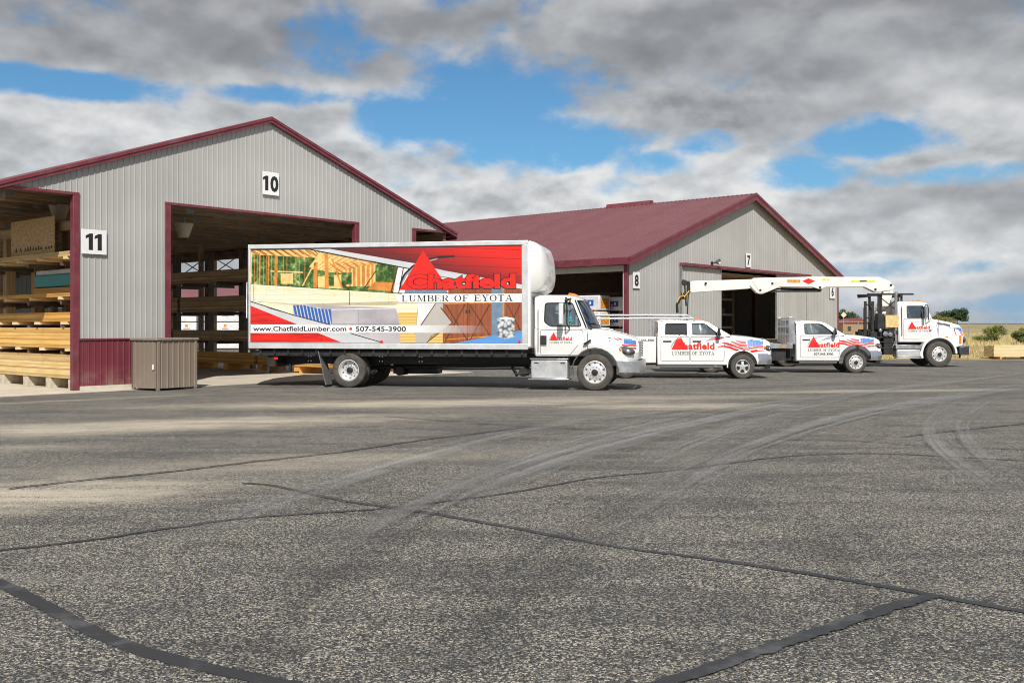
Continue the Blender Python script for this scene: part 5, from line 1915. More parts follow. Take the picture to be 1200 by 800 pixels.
# cargo box
BX0, BX1, BY, BZ0, BZ1 = -9.62, -1.75, 1.265, 1.06, 3.94
p = MB()
p.box(BX0 + 0.02, BX1 - 0.02, -BY + 0.012, BY - 0.012, BZ0 + 0.02, BZ1 - 0.02)
cargo = p.build('cargo_box', M_PAINT, TR, bevel=0.02)
p = MB()
for s in (-1, 1):
    y0, y1 = sorted((s * (BY - 0.03), s * (BY + 0.012)))
    p.box(BX0, BX1, y0, y1, BZ1 - 0.12, BZ1)
    p.box(BX0, BX1, y0, y1, BZ0, BZ0 + 0.155)
p.build('box_rail', M_RAIL, cargo, bevel=0.012)
p = MB()
for s in (-1, 1):
    y0, y1 = sorted((s * (BY - 0.03), s * (BY + 0.018)))
    p.box(BX0, BX0 + 0.055, y0, y1, BZ0 + 0.157, BZ1 - 0.122)
    p.box(BX1 - 0.16, BX1, y0, y1, BZ0 + 0.157, BZ1 - 0.122)
p.build('box_post', M_RAIL, cargo, bevel=0.012)
p = MB()
p.box(BX0 - 0.03, BX0 + 0.005, -BY, BY, BZ0, BZ1)
p.box(BX0 - 0.05, BX0 - 0.03, -1.32, -1.25, 1.9, 2.9)
p.build('rear_frame', M_ALU, cargo, bevel=0.015)
p = MB()
p.loft([sec(BX1 - 0.03, BZ0 + 0.03, 2.4, BZ1 - 0.02, 1.24, 1.25, 1.25, 0.1, 0.0), sec(BX1 + 0.06, BZ0 + 0.05, 2.4, BZ1 - 0.01, 1.22, 1.235, 1.235, 0.1, 0.0)], M_PAINT)
p.build('box_front', M_PAINT, cargo)
p = MB()
p.loft([sec(BX1 + 0.02, 2.56, 3.2, 3.94, 1.15, 1.235, 1.235, 0.10, 0.0), sec(BX1 + 0.16, 2.58, 3.15, 3.90, 1.12, 1.21, 1.20, 0.18, 0.0), sec(BX1 + 0.30, 2.66, 3.1, 3.80, 1.07, 1.16, 1.12, 0.28, 0.0),
        sec(BX1 + 0.39, 2.80, 3.1, 3.60, 0.98, 1.06, 1.0, 0.32, 0.0), sec(BX1 + 0.44, 2.96, 3.1, 3.38, 0.8, 0.88, 0.8, 0.25, 0.0), sec(BX1 + 0.455, 3.05, 3.12, 3.24, 0.5, 0.55, 0.5, 0.1, 0.0)], M_PAINT)
p.build('nose_fairing', M_PAINT, cargo, sharp=60)


# the printed mural: flat film on the box side, laid in thin layers
def mural_mat(name, kind):
    m, t, b = new_mat(name)
    v = t.new('ShaderNodeTexCoord').outputs['Object']
    if kind == 'leaves':
        n = t.noise(v, 6.0, 9, 0.75)
        c = t.ramp(n, [(0.30, (0.008, 0.022, 0.006)), (0.46, (0.035, 0.085, 0.015)), (0.57, (0.13, 0.24, 0.05)), (0.63, (0.35, 0.48, 0.22)), (0.70, (0.82, 0.88, 0.86))])
    elif kind == 'boards':
        sp_ = t.new('ShaderNodeSeparateXYZ', i_0=v)
        n = t.noise(t.mapping(v, (0.8, 1, 9)), 1.0, 5, 0.6)
        c = t.mix(n, (0.80, 0.70, 0.46), (0.92, 0.88, 0.72))
        g = t.math('FRACT', t.math('MULTIPLY', sp_.outputs[2], 7.5))
        c = t.mix(t.step(g, 0.10, 0.0, 0.0, 0.8), c, (0.50, 0.38, 0.20))
        k_ = t.noise(t.mapping(v, (2, 1, 14)), 3.0, 3, 0.6)
        c = t.mix(t.step(k_, 0.62, 0.72, 0.0, 0.5), c, (0.55, 0.40, 0.2))
    elif kind == 'joists':
        sp_ = t.new('ShaderNodeSeparateXYZ', i_0=v)
        g = t.math('FRACT', t.math('MULTIPLY', t.math('ADD', sp_.outputs[0], t.math('MULTIPLY', sp_.outputs[2], 1.6)), 4.2))
        c = t.mix(t.step(g, 0.35, 0.5), (0.50, 0.20, 0.04), (0.86, 0.52, 0.18))
    elif kind == 'redplank':
        sp_ = t.new('ShaderNodeSeparateXYZ', i_0=v)
        n = t.noise(t.mapping(v, (1.2, 1, 5)), 1.0, 5, 0.6)
        f = t.step(t.math('ADD', t.math('MULTIPLY', sp_.outputs[0], 0.13), t.math('MULTIPLY', sp_.outputs[2], 0.42)), 0.72, 1.28)
        c = t.mix(f, t.mix(n, (0.07, 0.008, 0.010), (0.17, 0.03, 0.03)), (0.80, 0.02, 0.012))
        g = t.math('FRACT', t.math('ADD', t.math('MULTIPLY', sp_.outputs[2], 4.2), t.math('MULTIPLY', sp_.outputs[0], 0.22)))
        c = t.mix(t.step(g, 0.12, 0.0, 0.0, 0.75), c, (0.10, 0.01, 0.01))
    elif kind == 'redgrain':
        n = t.noise(t.mapping(v, (0.9, 1, 16)), 1.0, 5, 0.6)
        c = t.mix(t.step(n, 0.45, 0.62), (0.80, 0.02, 0.012), (0.5, 0.01, 0.008))
    elif kind == 'silver':
        n = t.noise(t.mapping(v, (1.0, 1, 3)), 1.0, 3, 0.5)
        c = t.mix(n, (0.42, 0.44, 0.48), (0.78, 0.79, 0.81))
    elif kind == 'tube':
        n = t.noise(t.mapping(v, (1.2, 1, 2.5)), 1.0, 3, 0.5)
        c = t.mix(n, (0.22, 0.20, 0.24), (0.66, 0.62, 0.63))
    elif kind == 'stripes':
        sp_ = t.new('ShaderNodeSeparateXYZ', i_0=v)
        g = t.math('FRACT', t.math('ADD', t.math('MULTIPLY', sp_.outputs[0], 10.0), t.math('MULTIPLY', sp_.outputs[2], 2.2)))
        c = t.ramp(g, [(0.0, (0.02, 0.04, 0.12)), (0.30, (0.04, 0.15, 0.55)), (0.5, (0.10, 0.06, 0.05)), (0.62, (0.75, 0.80, 0.86)), (0.85, (0.06, 0.20, 0.6))])
    elif kind == 'barn':
        sp_ = t.new('ShaderNodeSeparateXYZ', i_0=v)
        n = t.noise(t.mapping(v, (6, 1, 1.2)), 1.0, 5, 0.6)
        c = t.mix(n, (0.14, 0.032, 0.014), (0.46, 0.14, 0.055))
        g = t.math('FRACT', t.math('MULTIPLY', sp_.outputs[0], 6.0))
        c = t.mix(t.step(g, 0.1, 0.0), c, (0.10, 0.03, 0.015))
    elif kind == 'yellowstack':
        sp_ = t.new('ShaderNodeSeparateXYZ', i_0=v)
        g = t.math('FRACT', t.math('MULTIPLY', sp_.outputs[2], 13.0))
        c = t.mix(t.step(g, 0.25, 0.0), (0.78, 0.52, 0.16), (0.42, 0.24, 0.06))
    elif kind == 'stone':
        vo = t.new('ShaderNodeTexVoronoi', i_Vector=v, i_Scale=11.0)
        c = t.ramp(vo.outputs['Distance'], [(0.0, (0.75, 0.76, 0.76)), (0.45, (0.5, 0.52, 0.54)), (0.7, (0.10, 0.12, 0.14))])
    elif kind == 'bluefloor':
        n = t.noise(t.mapping(v, (1.0, 1, 4)), 1.0, 4, 0.5)
        c = t.mix(n, (0.05, 0.20, 0.52), (0.16, 0.40, 0.75))
    elif kind == 'plankgrey':
        n = t.noise(t.mapping(v, (2.0, 1, 2.0)), 1.0, 4, 0.5)
        c = t.mix(n, (0.36, 0.34, 0.31), (0.56, 0.53, 0.48))
    t.put(b.inputs['Base Color'], c)
    b.inputs['Roughness'].default_value = 0.34
    b.inputs['Coat Weight'].default_value = 0.3
    return m


MM = {k: mural_mat('mural_' + k, k) for k in ('leaves', 'boards', 'joists', 'redplank', 'redgrain', 'silver', 'tube', 'stripes', 'barn', 'yellowstack', 'stone', 'bluefloor', 'plankgrey')}
M_STUD = mat('mural_stud', (0.62, 0.24, 0.05), 0.4, var=0.2)
M_STUDL = mat('mural_pale_stud', (0.85, 0.55, 0.20), 0.4, var=0.2)
M_DKBR = mat('mural_dark_brown', (0.12, 0.04, 0.02), 0.4)
M_SKY = mat('mural_blue_wall', (0.16, 0.24, 0.33), 0.4)
M_STRIPE = mat('mural_white', (0.84, 0.84, 0.84), 0.35)
M_INK = mat('mural_ink', (0.02, 0.02, 0.024), 0.4)


def art(a, b_):
    """artwork inches: a 57-1326 along the box, b 67-527 down it"""
    u = (a - 57) / 1269
    s = u * 1.06 / ((1 - u) + u * 1.06)
    top = 88 - 22 * u
    bot = 525 + 5 * u
    return (-9.56 + 7.645 * s, 3.81 - 2.585 * (b_ - top) / (bot - top))


mur = MB()


def paint(pts, layer, m):
    mur.face([(art(*q)[0], -BY - 0.0005 - 0.0009 * layer, art(*q)[1]) for q in pts], m)


def brush(pts, w0, layer, m):
    for (a, b_) in zip(pts, pts[1:]):
        dx_, dy_ = b_[0] - a[0], b_[1] - a[1]
        l = math.hypot(dx_, dy_)
        nx, ny = -dy_ / l * w0 / 2, dx_ / l * w0 / 2
        paint([(a[0] - nx, a[1] - ny), (b_[0] - nx, b_[1] - ny), (b_[0] + nx, b_[1] + ny), (a[0] + nx, a[1] + ny)], layer, m)


R = 1326
paint([(57, 88), (400, 82), (800, 164), (760, 300), (57, 260)], 0, MM['leaves'])
paint([(57, 88), (330, 85), (400, 100), (370, 128), (57, 112)], 1, MM['joists'])
paint([(395, 98), (430, 92), (650, 150), (560, 180), (430, 195), (350, 180), (330, 190)], 1, M_STUDL)
paint([(420, 150), (650, 150), (640, 165), (470, 200)], 2, MM['joists'])
for x, w_, y0, y1, m_ in ((60, 5, 112, 250, M_STUDL), (100, 7, 112, 255, M_STUD), (141, 7, 115, 258, M_STUD), (176, 14, 118, 260, M_STUD)):
    brush([(x, y0), (x - 2, y1)], w_, 3, m_)
paint([(197, 200), (255, 200), (255, 250), (197, 250)], 3, M_STUDL)
brush([(150, 190), (300, 196)], 6, 3, M_STUDL)
paint([(500, 180), (640, 150), (640, 262), (500, 262)], 3, M_STUD)
for x in (510, 530, 550, 572, 594, 616, 634):
    brush([(x, 182 - (x - 500) * .2), (x, 262)], 8, 4, M_STUDL)
paint([(500, 198), (528, 196), (528, 250), (500, 252)], 5, MM['leaves'])
paint([(643, 165), (722, 165), (722, 238), (643, 238)], 4, MM['leaves'])
paint([(635, 240), (735, 242), (720, 285), (600, 275)], 4, M_STUD)
paint([(370, 215), (480, 205), (480, 272), (370, 268)], 3, M_STUDL)
paint([(420, 212), (445, 210), (445, 260), (420, 260)], 4, MM['leaves'])
brush([(360, 150), (358, 268)], 18, 5, M_STUD)
brush([(410, 108), (412, 272)], 18, 5, M_STUD)
brush([(338, 175), (390, 105)], 20, 5, M_STUDL)
brush([(298, 260), (345, 170)], 6, 4, M_STUDL)
brush([(436, 130), (486, 275)], 8, 5, M_STUD)
brush([(580, 280), (640, 190)], 5, 5, M_DKBR)
for x in (75, 88, 118, 130, 155, 210, 226, 268, 284, 310):
    brush([(x, 118), (x - 1, 256)], 2.5, 2, M_STUD)
for k in range(9):
    brush([(60 + k * 36, 90), (100 + k * 34, 112)], 3, 2, M_DKBR)
for k in range(7):
    brush([(440 + k * 28, 112 + k * 6), (352 + k * 18, 182 + k * 1.5)], 2.5, 3, M_STUD)
for y_ in (262, 270, 279):
    brush([(57, y_ + 3), (400, y_ + 20), (835, y_ + 46)], 1.2, 7, M_STUDL)
for x_ in (130, 215, 330, 450, 610, 700):
    brush([(x_, 262 + x_ * .05), (x_ + 1, 300 + x_ * .05)], 1.4, 7, M_STUDL)
brush([(258, 352), (432, 371), (735, 364)], 3, 8, M_STRIPE)
brush([(436, 440), (757, 440)], 4, 8, M_SKY)
brush([(560, 372), (560, 520)], 1.5, 8, M_SKY)
for k in range(6):
    brush([(985 + k * 1, 268 + k * 12), (1184, 268 + k * 12)], 1.4, 7, M_DKBR)
brush([(960, 342), (1184, 338)], 5, 9, M_STUD)
brush([(960, 512), (1184, 496)], 5, 9, M_STUD)
# house framing end panel and frame at its right
paint([(722, 290), (745, 170), (800, 172), (775, 292)], 5, M_STRIPE)
brush([(712, 292), (742, 172)], 7, 6, M_DKBR)
brush([(748, 292), (770, 175)], 5, 6, M_DKBR)
paint([(775, 292), (800, 172), (900, 190), (980, 292)], 5, M_SKY)
# stack of pale boards
paint([(57, 252), (835, 302), (835, 345), (700, 350), (260, 350), (57, 332)], 6, MM['boards'])
paint([(57, 330), (300, 345), (430, 440), (57, 340)], 6, MM['boards'])
paint([(255, 345), (760, 330), (835, 340), (835, 440), (420, 440)], 6, MM['boards'])
brush([(72, 253), (72, 328)], 3, 7, MM['leaves'])
brush([(518, 284), (518, 350)], 3, 7, M_DKBR)
# long wrapped pack
paint([(255, 350), (300, 346), (735, 362), (752, 420), (757, 525), (480, 525), (255, 392)], 7, MM['tube'])
paint([(255, 350), (300, 349), (372, 365), (432, 368), (436, 440), (400, 440), (258, 392)], 8, MM['stripes'])
paint([(745, 385), (838, 383), (825, 527), (757, 527)], 8, MM['yellowstack'])
paint([(738, 340), (838, 341), (838, 384), (745, 384)], 8, MM['boards'])
paint([(835, 338), (985, 340), (985, 527), (825, 527)], 7, MM['plankgrey'])
paint([(838, 340), (920, 340), (850, 440), (826, 490)], 8, M_STRIPE)
paint([(940, 360), (1000, 430), (880, 527), (828, 527)], 9, MM['plankgrey'])
brush([(920, 342), (836, 470)], 4, 9, M_DKBR)
brush([(945, 360), (1000, 432)], 5, 10, M_DKBR)
brush([(1000, 432), (880, 525)], 4, 10, M_DKBR)
paint([(900, 490), (955, 470), (955, 528), (880, 528)], 9, MM['yellowstack'])
paint([(985, 250), (R, 258), (R, 530), (950, 529)], 6, MM['barn'])
paint([(955, 340), (1185, 335), (1185, 505), (955, 528)], 8, MM['barn'])
brush([(968, 345), (1070, 515)], 6, 9, M_DKBR)
brush([(1060, 345), (968, 515)], 6, 9, M_DKBR)
brush([(1080, 345), (1180, 500)], 6, 9, M_DKBR)
brush([(1175, 345), (1082, 515)], 6, 9, M_DKBR)
brush([(1072, 338), (1072, 520)], 5, 9, M_DKBR)
paint([(1062, 372), (1068, 372), (1068, 388), (1062, 388)], 10, M_INK)
paint([(1076, 372), (1082, 372), (1082, 388), (1076, 388)], 10, M_INK)
paint([(1184, 255), (1236, 262), (1236, 490), (1184, 500)], 9, M_SKY)
brush([(1240, 262), (1240, 485)], 8, 10, M_STUD)
brush([(1258, 345), (1320, 470)], 5, 10, M_DKBR)
brush([(1318, 345), (1258, 470)], 5, 10, M_DKBR)
paint([(1010, 529), (1190, 492), (R, 468), (R, 530)], 10, MM['bluefloor'])
paint([(1212, 412), (1250, 404), (1292, 412), (1292, 498), (1252, 510), (1212, 498)], 11, MM['stone'])
paint([(1214, 412), (1250, 404), (1290, 411), (1252, 419)], 12, M_STRIPE)
# red sweep, upper right
paint([(405, 82), (R, 66), (R, 262), (1180, 238), (960, 200), (800, 160)], 9, MM['redplank'])
# silver bands
paint([(330, 85), (405, 82), (820, 152), (960, 186), (1200, 230), (R, 252), (R, 272), (1180, 252), (930, 210), (800, 176)], 10, MM['silver'])
brush([(332, 87), (560, 134), (800, 178), (860, 190)], 4, 11, M_INK)
# lower left red and silver
paint([(57, 332), (150, 368), (300, 408), (420, 440), (560, 482), (670, 525), (475, 525), (57, 525)], 9, MM['silver'])
paint([(57, 352), (170, 398), (275, 440), (57, 440)], 10, MM['redgrain'])
paint([(57, 480), (370, 480), (480, 524), (57, 524)], 10, MM['redgrain'])
brush([(57, 332), (255, 396), (420, 440), (530, 484), (665, 524)], 4, 11, M_INK)
# white bands and lettering
paint([(57, 442), (835, 444), (835, 480), (57, 480)], 12, M_STRIPE)
m_, t_, b_n = new_mat('fading_white_band')
sx_ = t_.new('ShaderNodeSeparateXYZ', i_0=t_.new('ShaderNodeTexCoord').outputs['Object'])
b_n.inputs['Base Color'].default_value = (0.84, 0.84, 0.84, 1)
t_.put(b_n.inputs['Alpha'], t_.step(sx_.outputs[0], -5.2, -2.6, 0.95, 0.0))
paint([(835, 444), (1240, 446), (1240, 482), (835, 480)], 12, m_)
paint([(730, 298), (R, 295), (R, 336), (752, 338)], 12, M_STRIPE)
paint([(57, 88), (R, 66), (R, 70), (57, 92)], 11, M_INK)
# triangle emblem with sweep
brush([(757, 275), (757, 245), (775, 205), (815, 165), (870, 138), (940, 123), (1010, 119)], 9, 12, M_INK)
brush([(762, 275), (763, 248), (781, 210), (820, 172), (870, 146), (930, 130)], 7, 12, M_GREYV)
paint([(863, 92), (985, 277), (753, 277)], 13, M_RED)
for (x_, y_) in ((668, 522), (1314, 523)):
    paint([(x_ + 7 * math.cos(rad(30 * i)), y_ + 7 * math.sin(rad(30 * i))) for i in range(12)], 13, M_RED)
paint([(524 + 7 * math.cos(rad(30 * i)), 461 + 7 * math.sin(rad(30 * i))) for i in range(12)], 13, M_RED)
mur.build('printed_mural', MM['silver'], cargo, merge=False, normals=False)
p = MB()


def lay(a0, a1, base, layer):
    x0, z0_ = art(a0, base)
    x1, z1_ = art(a1, base)
    return (x0 + x1) / 2, (z0_ + z1_) / 2, x1 - x0, -BY - 0.0005 - 0.0009 * layer


cx, cz, w_, y_ = lay(70, 505, 471, 14)
add_text(p, 'www.ChatfieldLumber.com', 0.185, lambda x, y: (cx + x, y_, cz + y), M_INK, bold=0.004, width=w_)
cx2, cz2, w2_, _ = lay(547, 782, 473, 14)
add_text(p, '507-545-3900', 0.19, lambda x, y: (cx2 + x, y_, cz2 + y), M_INK, bold=0.004, width=w2_)
cx3, cz3, w3_, y3_ = lay(762, 1288, 332, 14)
add_serif(p, 'LUMBER OF EYOTA', 0.172, w3_, lambda x, y, e: (cx3 + x, y3_ - e, cz3 + y), M_INK)
cx4, cz4, w4_, y4_ = lay(788, 1298, 268, 15)
add_text(p, 'Chatfield', 0.50, lambda x, y: (cx4 + x, y4_, cz4 + y), M_INK, bold=0.038, width=w4_ + 0.035)
add_text(p, 'Chatfield', 0.50, lambda x, y: (cx4 + x, y4_ - 0.002, cz4 + y), M_RED, bold=0.022, width=w4_)
p.build('lettering', M_INK, cargo, merge=False, normals=False)

# ================================================================== pickups
def pickup(root, crew, flare, psi_rear):
    cab_r = -2.72 if crew else -2.12
    zr = 1.85
    p = MB()
    secs = [sec(0.93, 0.60, 0.9, 1.10, 0.72, 0.76, 0.66, 0.10, 0.0), sec(0.88, 0.52, 0.9, 1.18, 0.82, 0.86, 0.76, 0.10, 0.01), sec(0.72, 0.46, 0.9, 1.26, 0.90, 0.925, 0.82, 0.10, 0.02),
            sec(0.3, 0.44, 0.95, 1.315, 0.93, 0.95, 0.85, 0.10, 0.035), sec(-0.3, 0.42, 0.95, 1.37, 0.93, 0.95, 0.87, 0.09, 0.04), sec(-0.62, 0.42, 0.95, 1.375, 0.93, 0.95, 0.925, 0.05, 0.01),
            sec(-1.6, 0.42, 0.95, 1.365, 0.93, 0.95, 0.93, 0.04, 0.0), sec(cab_r + 0.03, 0.42, 0.95, 1.36, 0.93, 0.95, 0.93, 0.04, 0.0), sec(cab_r, 0.45, 0.95, 1.34, 0.90, 0.92, 0.9, 0.05, 0.0)]
    p.loft(secs, M_PAINT)
    body = p.build('body', M_PAINT, root)
    cut_cylinders(body, [(0.0, 0.42, 0.475, -1.4, -0.55), (0.0, 0.42, 0.475, 0.55, 1.4)])
    # upper cab
    y_t = lambda u, v_: 0.935 - (v_ - 1.36) * 0.36
    out = rounded([(cab_r + 0.02, 1.345), (-0.36, 1.36), (-1.06, 1.80), (-1.25, zr - 0.01), (cab_r + 0.22, zr), (cab_r + 0.06, 1.80)], 0.05)
    if crew:
        w1 = rounded([(-2.44, 1.76), (-2.46, 1.415), (-1.76, 1.41), (-1.76, 1.765)], 0.045)
        w2 = rounded([(-1.59, 1.765), (-1.59, 1.41), (-0.74, 1.405), (-0.80, 1.45), (-1.16, 1.745), (-1.25, 1.765)], 0.045)
        side_glass(root, out, [w1, w2], y_t, M_PAINT, 'cab_side', [M_GLASSD, M_GLASS], 0.045)
    else:
        w1 = rounded([(-1.80, 1.76), (-1.80, 1.405), (-0.74, 1.405), (-0.80, 1.45), (-1.16, 1.745), (-1.28, 1.765)], 0.045)
        side_glass(root, out, [w1], y_t, M_PAINT, 'cab_side', [M_GLASS], 0.045)
    curved_sheet(root, 'windscreen', M_GLASS, (-0.98, -1.10, 0.71, 1.805), (-0.22, -0.40, 0.90, 1.375), 0.01, bulge=0.02)
    p = MB()
    p.loft([sec(cab_r + 0.03, 1.78, 1.79, 1.83, 0.72, 0.75, 0.74, 0.03, 0.02), sec(cab_r + 0.25, 1.80, 1.81, zr + 0.02, 0.74, 0.765, 0.755, 0.04, 0.035), sec(-1.7, 1.80, 1.81, zr + 0.025, 0.74, 0.765, 0.755, 0.04, 0.035),
            sec(-1.22, 1.79, 1.80, zr, 0.73, 0.76, 0.745, 0.04, 0.03), sec(-1.05, 1.775, 1.78, 1.81, 0.68, 0.69, 0.69, 0.015, 0.025)], M_PAINT)
    p.build('roof', M_PAINT, root)
    p = MB()
    z_, x_ = 1.40, cab_r
    p.poly([(-0.92, 1.34), (0.92, 1.34), (0.76, 1.80), (-0.76, 1.80)], [[(-0.66, 1.45), (0.66, 1.45), (0.56, 1.74), (-0.56, 1.74)]], lambda u, v_, d: (cab_r + 0.04 + (v_ - 1.34) * 0.25 + d, u, v_), 0.04)
    cb_ = p.build('cab_back', M_PAINT, root)
    p = MB()
    p.hull([(cab_r + 0.062 + (v_ - 1.34) * 0.25, u, v_) for u, v_ in ((-0.66, 1.45), (0.66, 1.45), (0.56, 1.74), (-0.56, 1.74))], [(cab_r + 0.067 + (v_ - 1.34) * 0.25, u, v_) for u, v_ in ((-0.66, 1.45), (0.66, 1.45), (0.56, 1.74), (-0.56, 1.74))])
    p.build('rear_window', M_GLASS, cb_)
    p = MB()
    p.box(-0.75, -0.35, -0.86, 0.86, 1.30, 1.40)
    p.tube([(-0.95 + 0.1 * math.cos(rad(a)) * 0.3, 0.42 + 0.19 * math.sin(rad(a)), 1.42 + 0.18 * math.cos(rad(a))) for a in range(0, 361, 24)], 0.016)
    p.tube([(-0.95, 0.42, 1.42), (-0.7, 0.42, 1.33)], 0.03)
    p.build('dashboard', M_INT, root)
    seats(root, [-1.55, -2.35] if crew else [-1.6], 1.33, 0.42)
    wr = Wrap([body], -1, 0.004, -0.95)
    # doors
    doors = [((-1.66, 0.56), (-0.60, 0.56), (-0.56, 0.95), (-0.60, 1.34), (-1.66, 1.34))]
    if crew:
        doors.append(((-2.60, 0.56), (-1.69, 0.56), (-1.69, 1.34), (-2.60, 1.34)))
    else:
        doors = [((-1.96, 0.56), (-0.60, 0.56), (-0.56, 0.95), (-0.60, 1.34), (-1.96, 1.34))]
    for d_ in doors:
        dr_ = panel(root, 'door', M_PAINT, list(d_), wr)
        xh = min(q[0] for q in d_)
        p = MB()
        q0 = wr.at(xh + 0.2, 1.20)
        p.box(xh + 0.07, xh + 0.34, q0[1] - 0.028, q0[1] - 0.002, 1.175, 1.215)
        p.build('door_handle', M_PLASTIC, dr_, bevel=0.012)
    # sills, lips, bumper, lamps
    for s in (-1, 1):
        p = MB()
        p.tube([(-0.68, s * 0.96, 0.37), (cab_r + 0.1, s * 0.96, 0.37)], 0.042)
        for x in (-0.9, cab_r + 0.3):
            p.bar((x, s * 0.95, 0.38), (x, s * 0.8, 0.45), 0.03, 0.03)
        p.build('side_step', M_FLARE, root)
    p = MB()
    for s in (-1, 1):
        R_, wd, pr = (0.53, 0.13, 0.05) if flare else (0.485, 0.035, 0.014)
        for i in range(16):
            a0, a1 = rad(6 + 182 * i / 16), rad(6 + 182 * (i + 1) / 16)
            k0, k1 = [wr.at(R_ * math.cos(a), max(0.46, 0.42 + R_ * math.sin(a)))[1] for a in (a0, a1)]
            p.bar((R_ * math.cos(a0), s * (-k0 - 0.008 + pr * .5), 0.42 + R_ * math.sin(a0)), (R_ * math.cos(a1), s * (-k1 - 0.008 + pr * .5), 0.42 + R_ * math.sin(a1)), pr + 0.03, wd, None, (0, 1, 0)) if False else \
                p.hull([(rr_ * math.cos(a0), s * yy_, 0.42 + rr_ * math.sin(a0)) for rr_, yy_ in ((R_ - wd / 2, -k0 - 0.02), (R_ + wd / 2, -k0 - 0.02), (R_ + wd / 2, -k0 + pr * .4), (R_ - wd / 2, -k0 + pr))],
                       [(rr_ * math.cos(a1), s * yy_, 0.42 + rr_ * math.sin(a1)) for rr_, yy_ in ((R_ - wd / 2, -k1 - 0.02), (R_ + wd / 2, -k1 - 0.02), (R_ + wd / 2, -k1 + pr * .4), (R_ - wd / 2, -k1 + pr))])
    p.build('wheel_arch_flare' if flare else 'wheel_arch_lip', M_FLARE if flare else M_PAINT, root)
    p = MB()
    path = [(0.52, -0.955), (0.78, -0.94), (0.93, -0.84), (1.00, -0.5), (1.01, 0), (1.00, 0.5), (0.93, 0.84), (0.78, 0.94), (0.52, 0.955)]
    inn = [(0.52, -0.90), (0.74, -0.89), (0.88, -0.78), (0.94, -0.5), (0.95, 0), (0.94, 0.5), (0.88, 0.78), (0.74, 0.89), (0.52, 0.90)]
    p.loft([[(a[0] - .03, a[1], 0.46), (a[0], a[1], 0.54), (a[0], a[1], 0.68), (a[0] - 0.04, a[1] * .98, 0.80), (b_[0], b_[1], 0.80), (b_[0], b_[1], 0.46)] for a, b_ in zip(path, inn)], M_CHROME)
    bp = p.build('front_bumper', M_CHROME, root, sharp=25)
    p = MB()
    p.loft([[(a[0] - .05, a[1] * .985, 0.33), (a[0] - .035, a[1] * .985, 0.46), (b_[0] - .03, b_[1], 0.46), (b_[0] - .05, b_[1], 0.33)] for a, b_ in zip(path[1:-1], inn[1:-1])], M_PLASTIC)
    p.build('air_dam', M_PLASTIC, bp)
    p = MB()
    for s in (-1, 1):
        p.hull([(0.86, s * .83, .56), (0.965, s * .70, .56), (0.965, s * .70, .66), (0.86, s * .83, .66)], [(0.875, s * .86, .56), (0.985, s * .72, .56), (0.985, s * .72, .66), (0.875, s * .86, .66)])
        p.tube([(0.95, s * .45, .44), (1.04, s * .45, .44), (1.05, s * .40, .40)], 0.018)
    p.build('fog_lamp_and_hooks', M_PLASTIC, bp)
    p = MB()
    p.box(0.915, 0.955, -0.52, 0.52, 0.82, 1.10)
    g_ = p.build('grille', M_CHROME, root, bevel=0.02)
    p = MB()
    for z in (0.86, 0.93, 1.0):
        p.box(0.953, 0.962, -0.48, 0.48, z, z + 0.045)
    p.build('grille_gap_shade', M_BLACK, g_)  # black bars on the chrome, painted shade between the grille bars
    for s in (-1, 1):
        hl = lens(root, 'headlight', (0.80, s * 0.80, 0.965), 0.125, 0.125, 0.105, M_FLARE, -0.12)
        lens(hl, 'reflector', (0.83, s * 0.815, 0.955), 0.075, 0.125, 0.08, M_CHROME)
        lens(hl, 'indicator', (0.70, s * 0.855, 0.985), 0.035, 0.09, 0.07, M_AMBER, -0.12)
        lens(hl, 'glass', (0.80, s * 0.802, 0.965), 0.13, 0.14, 0.108, M_LENS, -0.12)
    p = MB()
    for y in (-0.35, 0, 0.35) if False else (-0.28, 0.28):
        p.box(-0.25, 0.05, y - 0.07, y + 0.07, 1.385, 1.40)
    p.build('hood_vent', M_PLASTIC, root)
    for s in (-1, 1):
        p = MB()
        yo = s * 1.12
        p.hull([(-0.82, yo - .10, 1.38), (-0.72, yo - .10, 1.38), (-0.70, yo + .10, 1.38), (-0.82, yo + .10, 1.38)], [(-0.82, yo - .10, 1.62), (-0.76, yo - .10, 1.62), (-0.74, yo + .10, 1.62), (-0.82, yo + .10, 1.62)])
        mr_ = p.build('door_mirror', M_PLASTIC, root, bevel=0.025)
        p = MB()
        p.bar((-0.76, s * 1.05, 1.44), (-0.72, s * 0.90, 1.40), 0.06, 0.06)
        p.build('mirror_arm', M_PLASTIC, mr_)
        p = MB()
        p.box(-0.827, -0.822, yo - .085, yo + .085, 1.41, 1.59)
        p.build('mirror_glass', M_CHROME, mr_)
    p = MB()
    p.tube([(-1.12, 0.5, 1.86), (-1.3, 0.5, 1.93)], 0.01)
    for y in (-0.3, -0.15, 0, 0.15, 0.3):
        p.lathe([(0.05, 0), (0.035, 0.03), (0.001, 0.035)], 'Z', M_AMBER, 10, (-1.35, y, 1.895))
    p.build('cab_lamps', M_AMBER, root)
    for s in (-1, 1):
        wheel(root, 0, s * 0.945, 0.385, 0.26, 0.225 if crew else 0.25, s, 'steel' if crew else 'front')
    p = MB()
    for y in (-0.42, 0.42):
        p.box(psi_rear - 1.0, 0.85, y - 0.04, y + 0.04, 0.44, 0.58)
    p.tube([(0, -0.8, 0.385), (0, 0.8, 0.385)], 0.06)
    p.tube([(psi_rear, -0.8, 0.385), (psi_rear, 0.8, 0.385)], 0.07)
    p.lathe([(0.05, -.2), (0.17, -.05), (0.17, .05), (0.05, .2)], 'Y', M_CHASSIS, 16, (psi_rear, 0, 0.385))
    p.tube([(psi_rear, 0, 0.42), (-0.8, 0, 0.5)], 0.045)
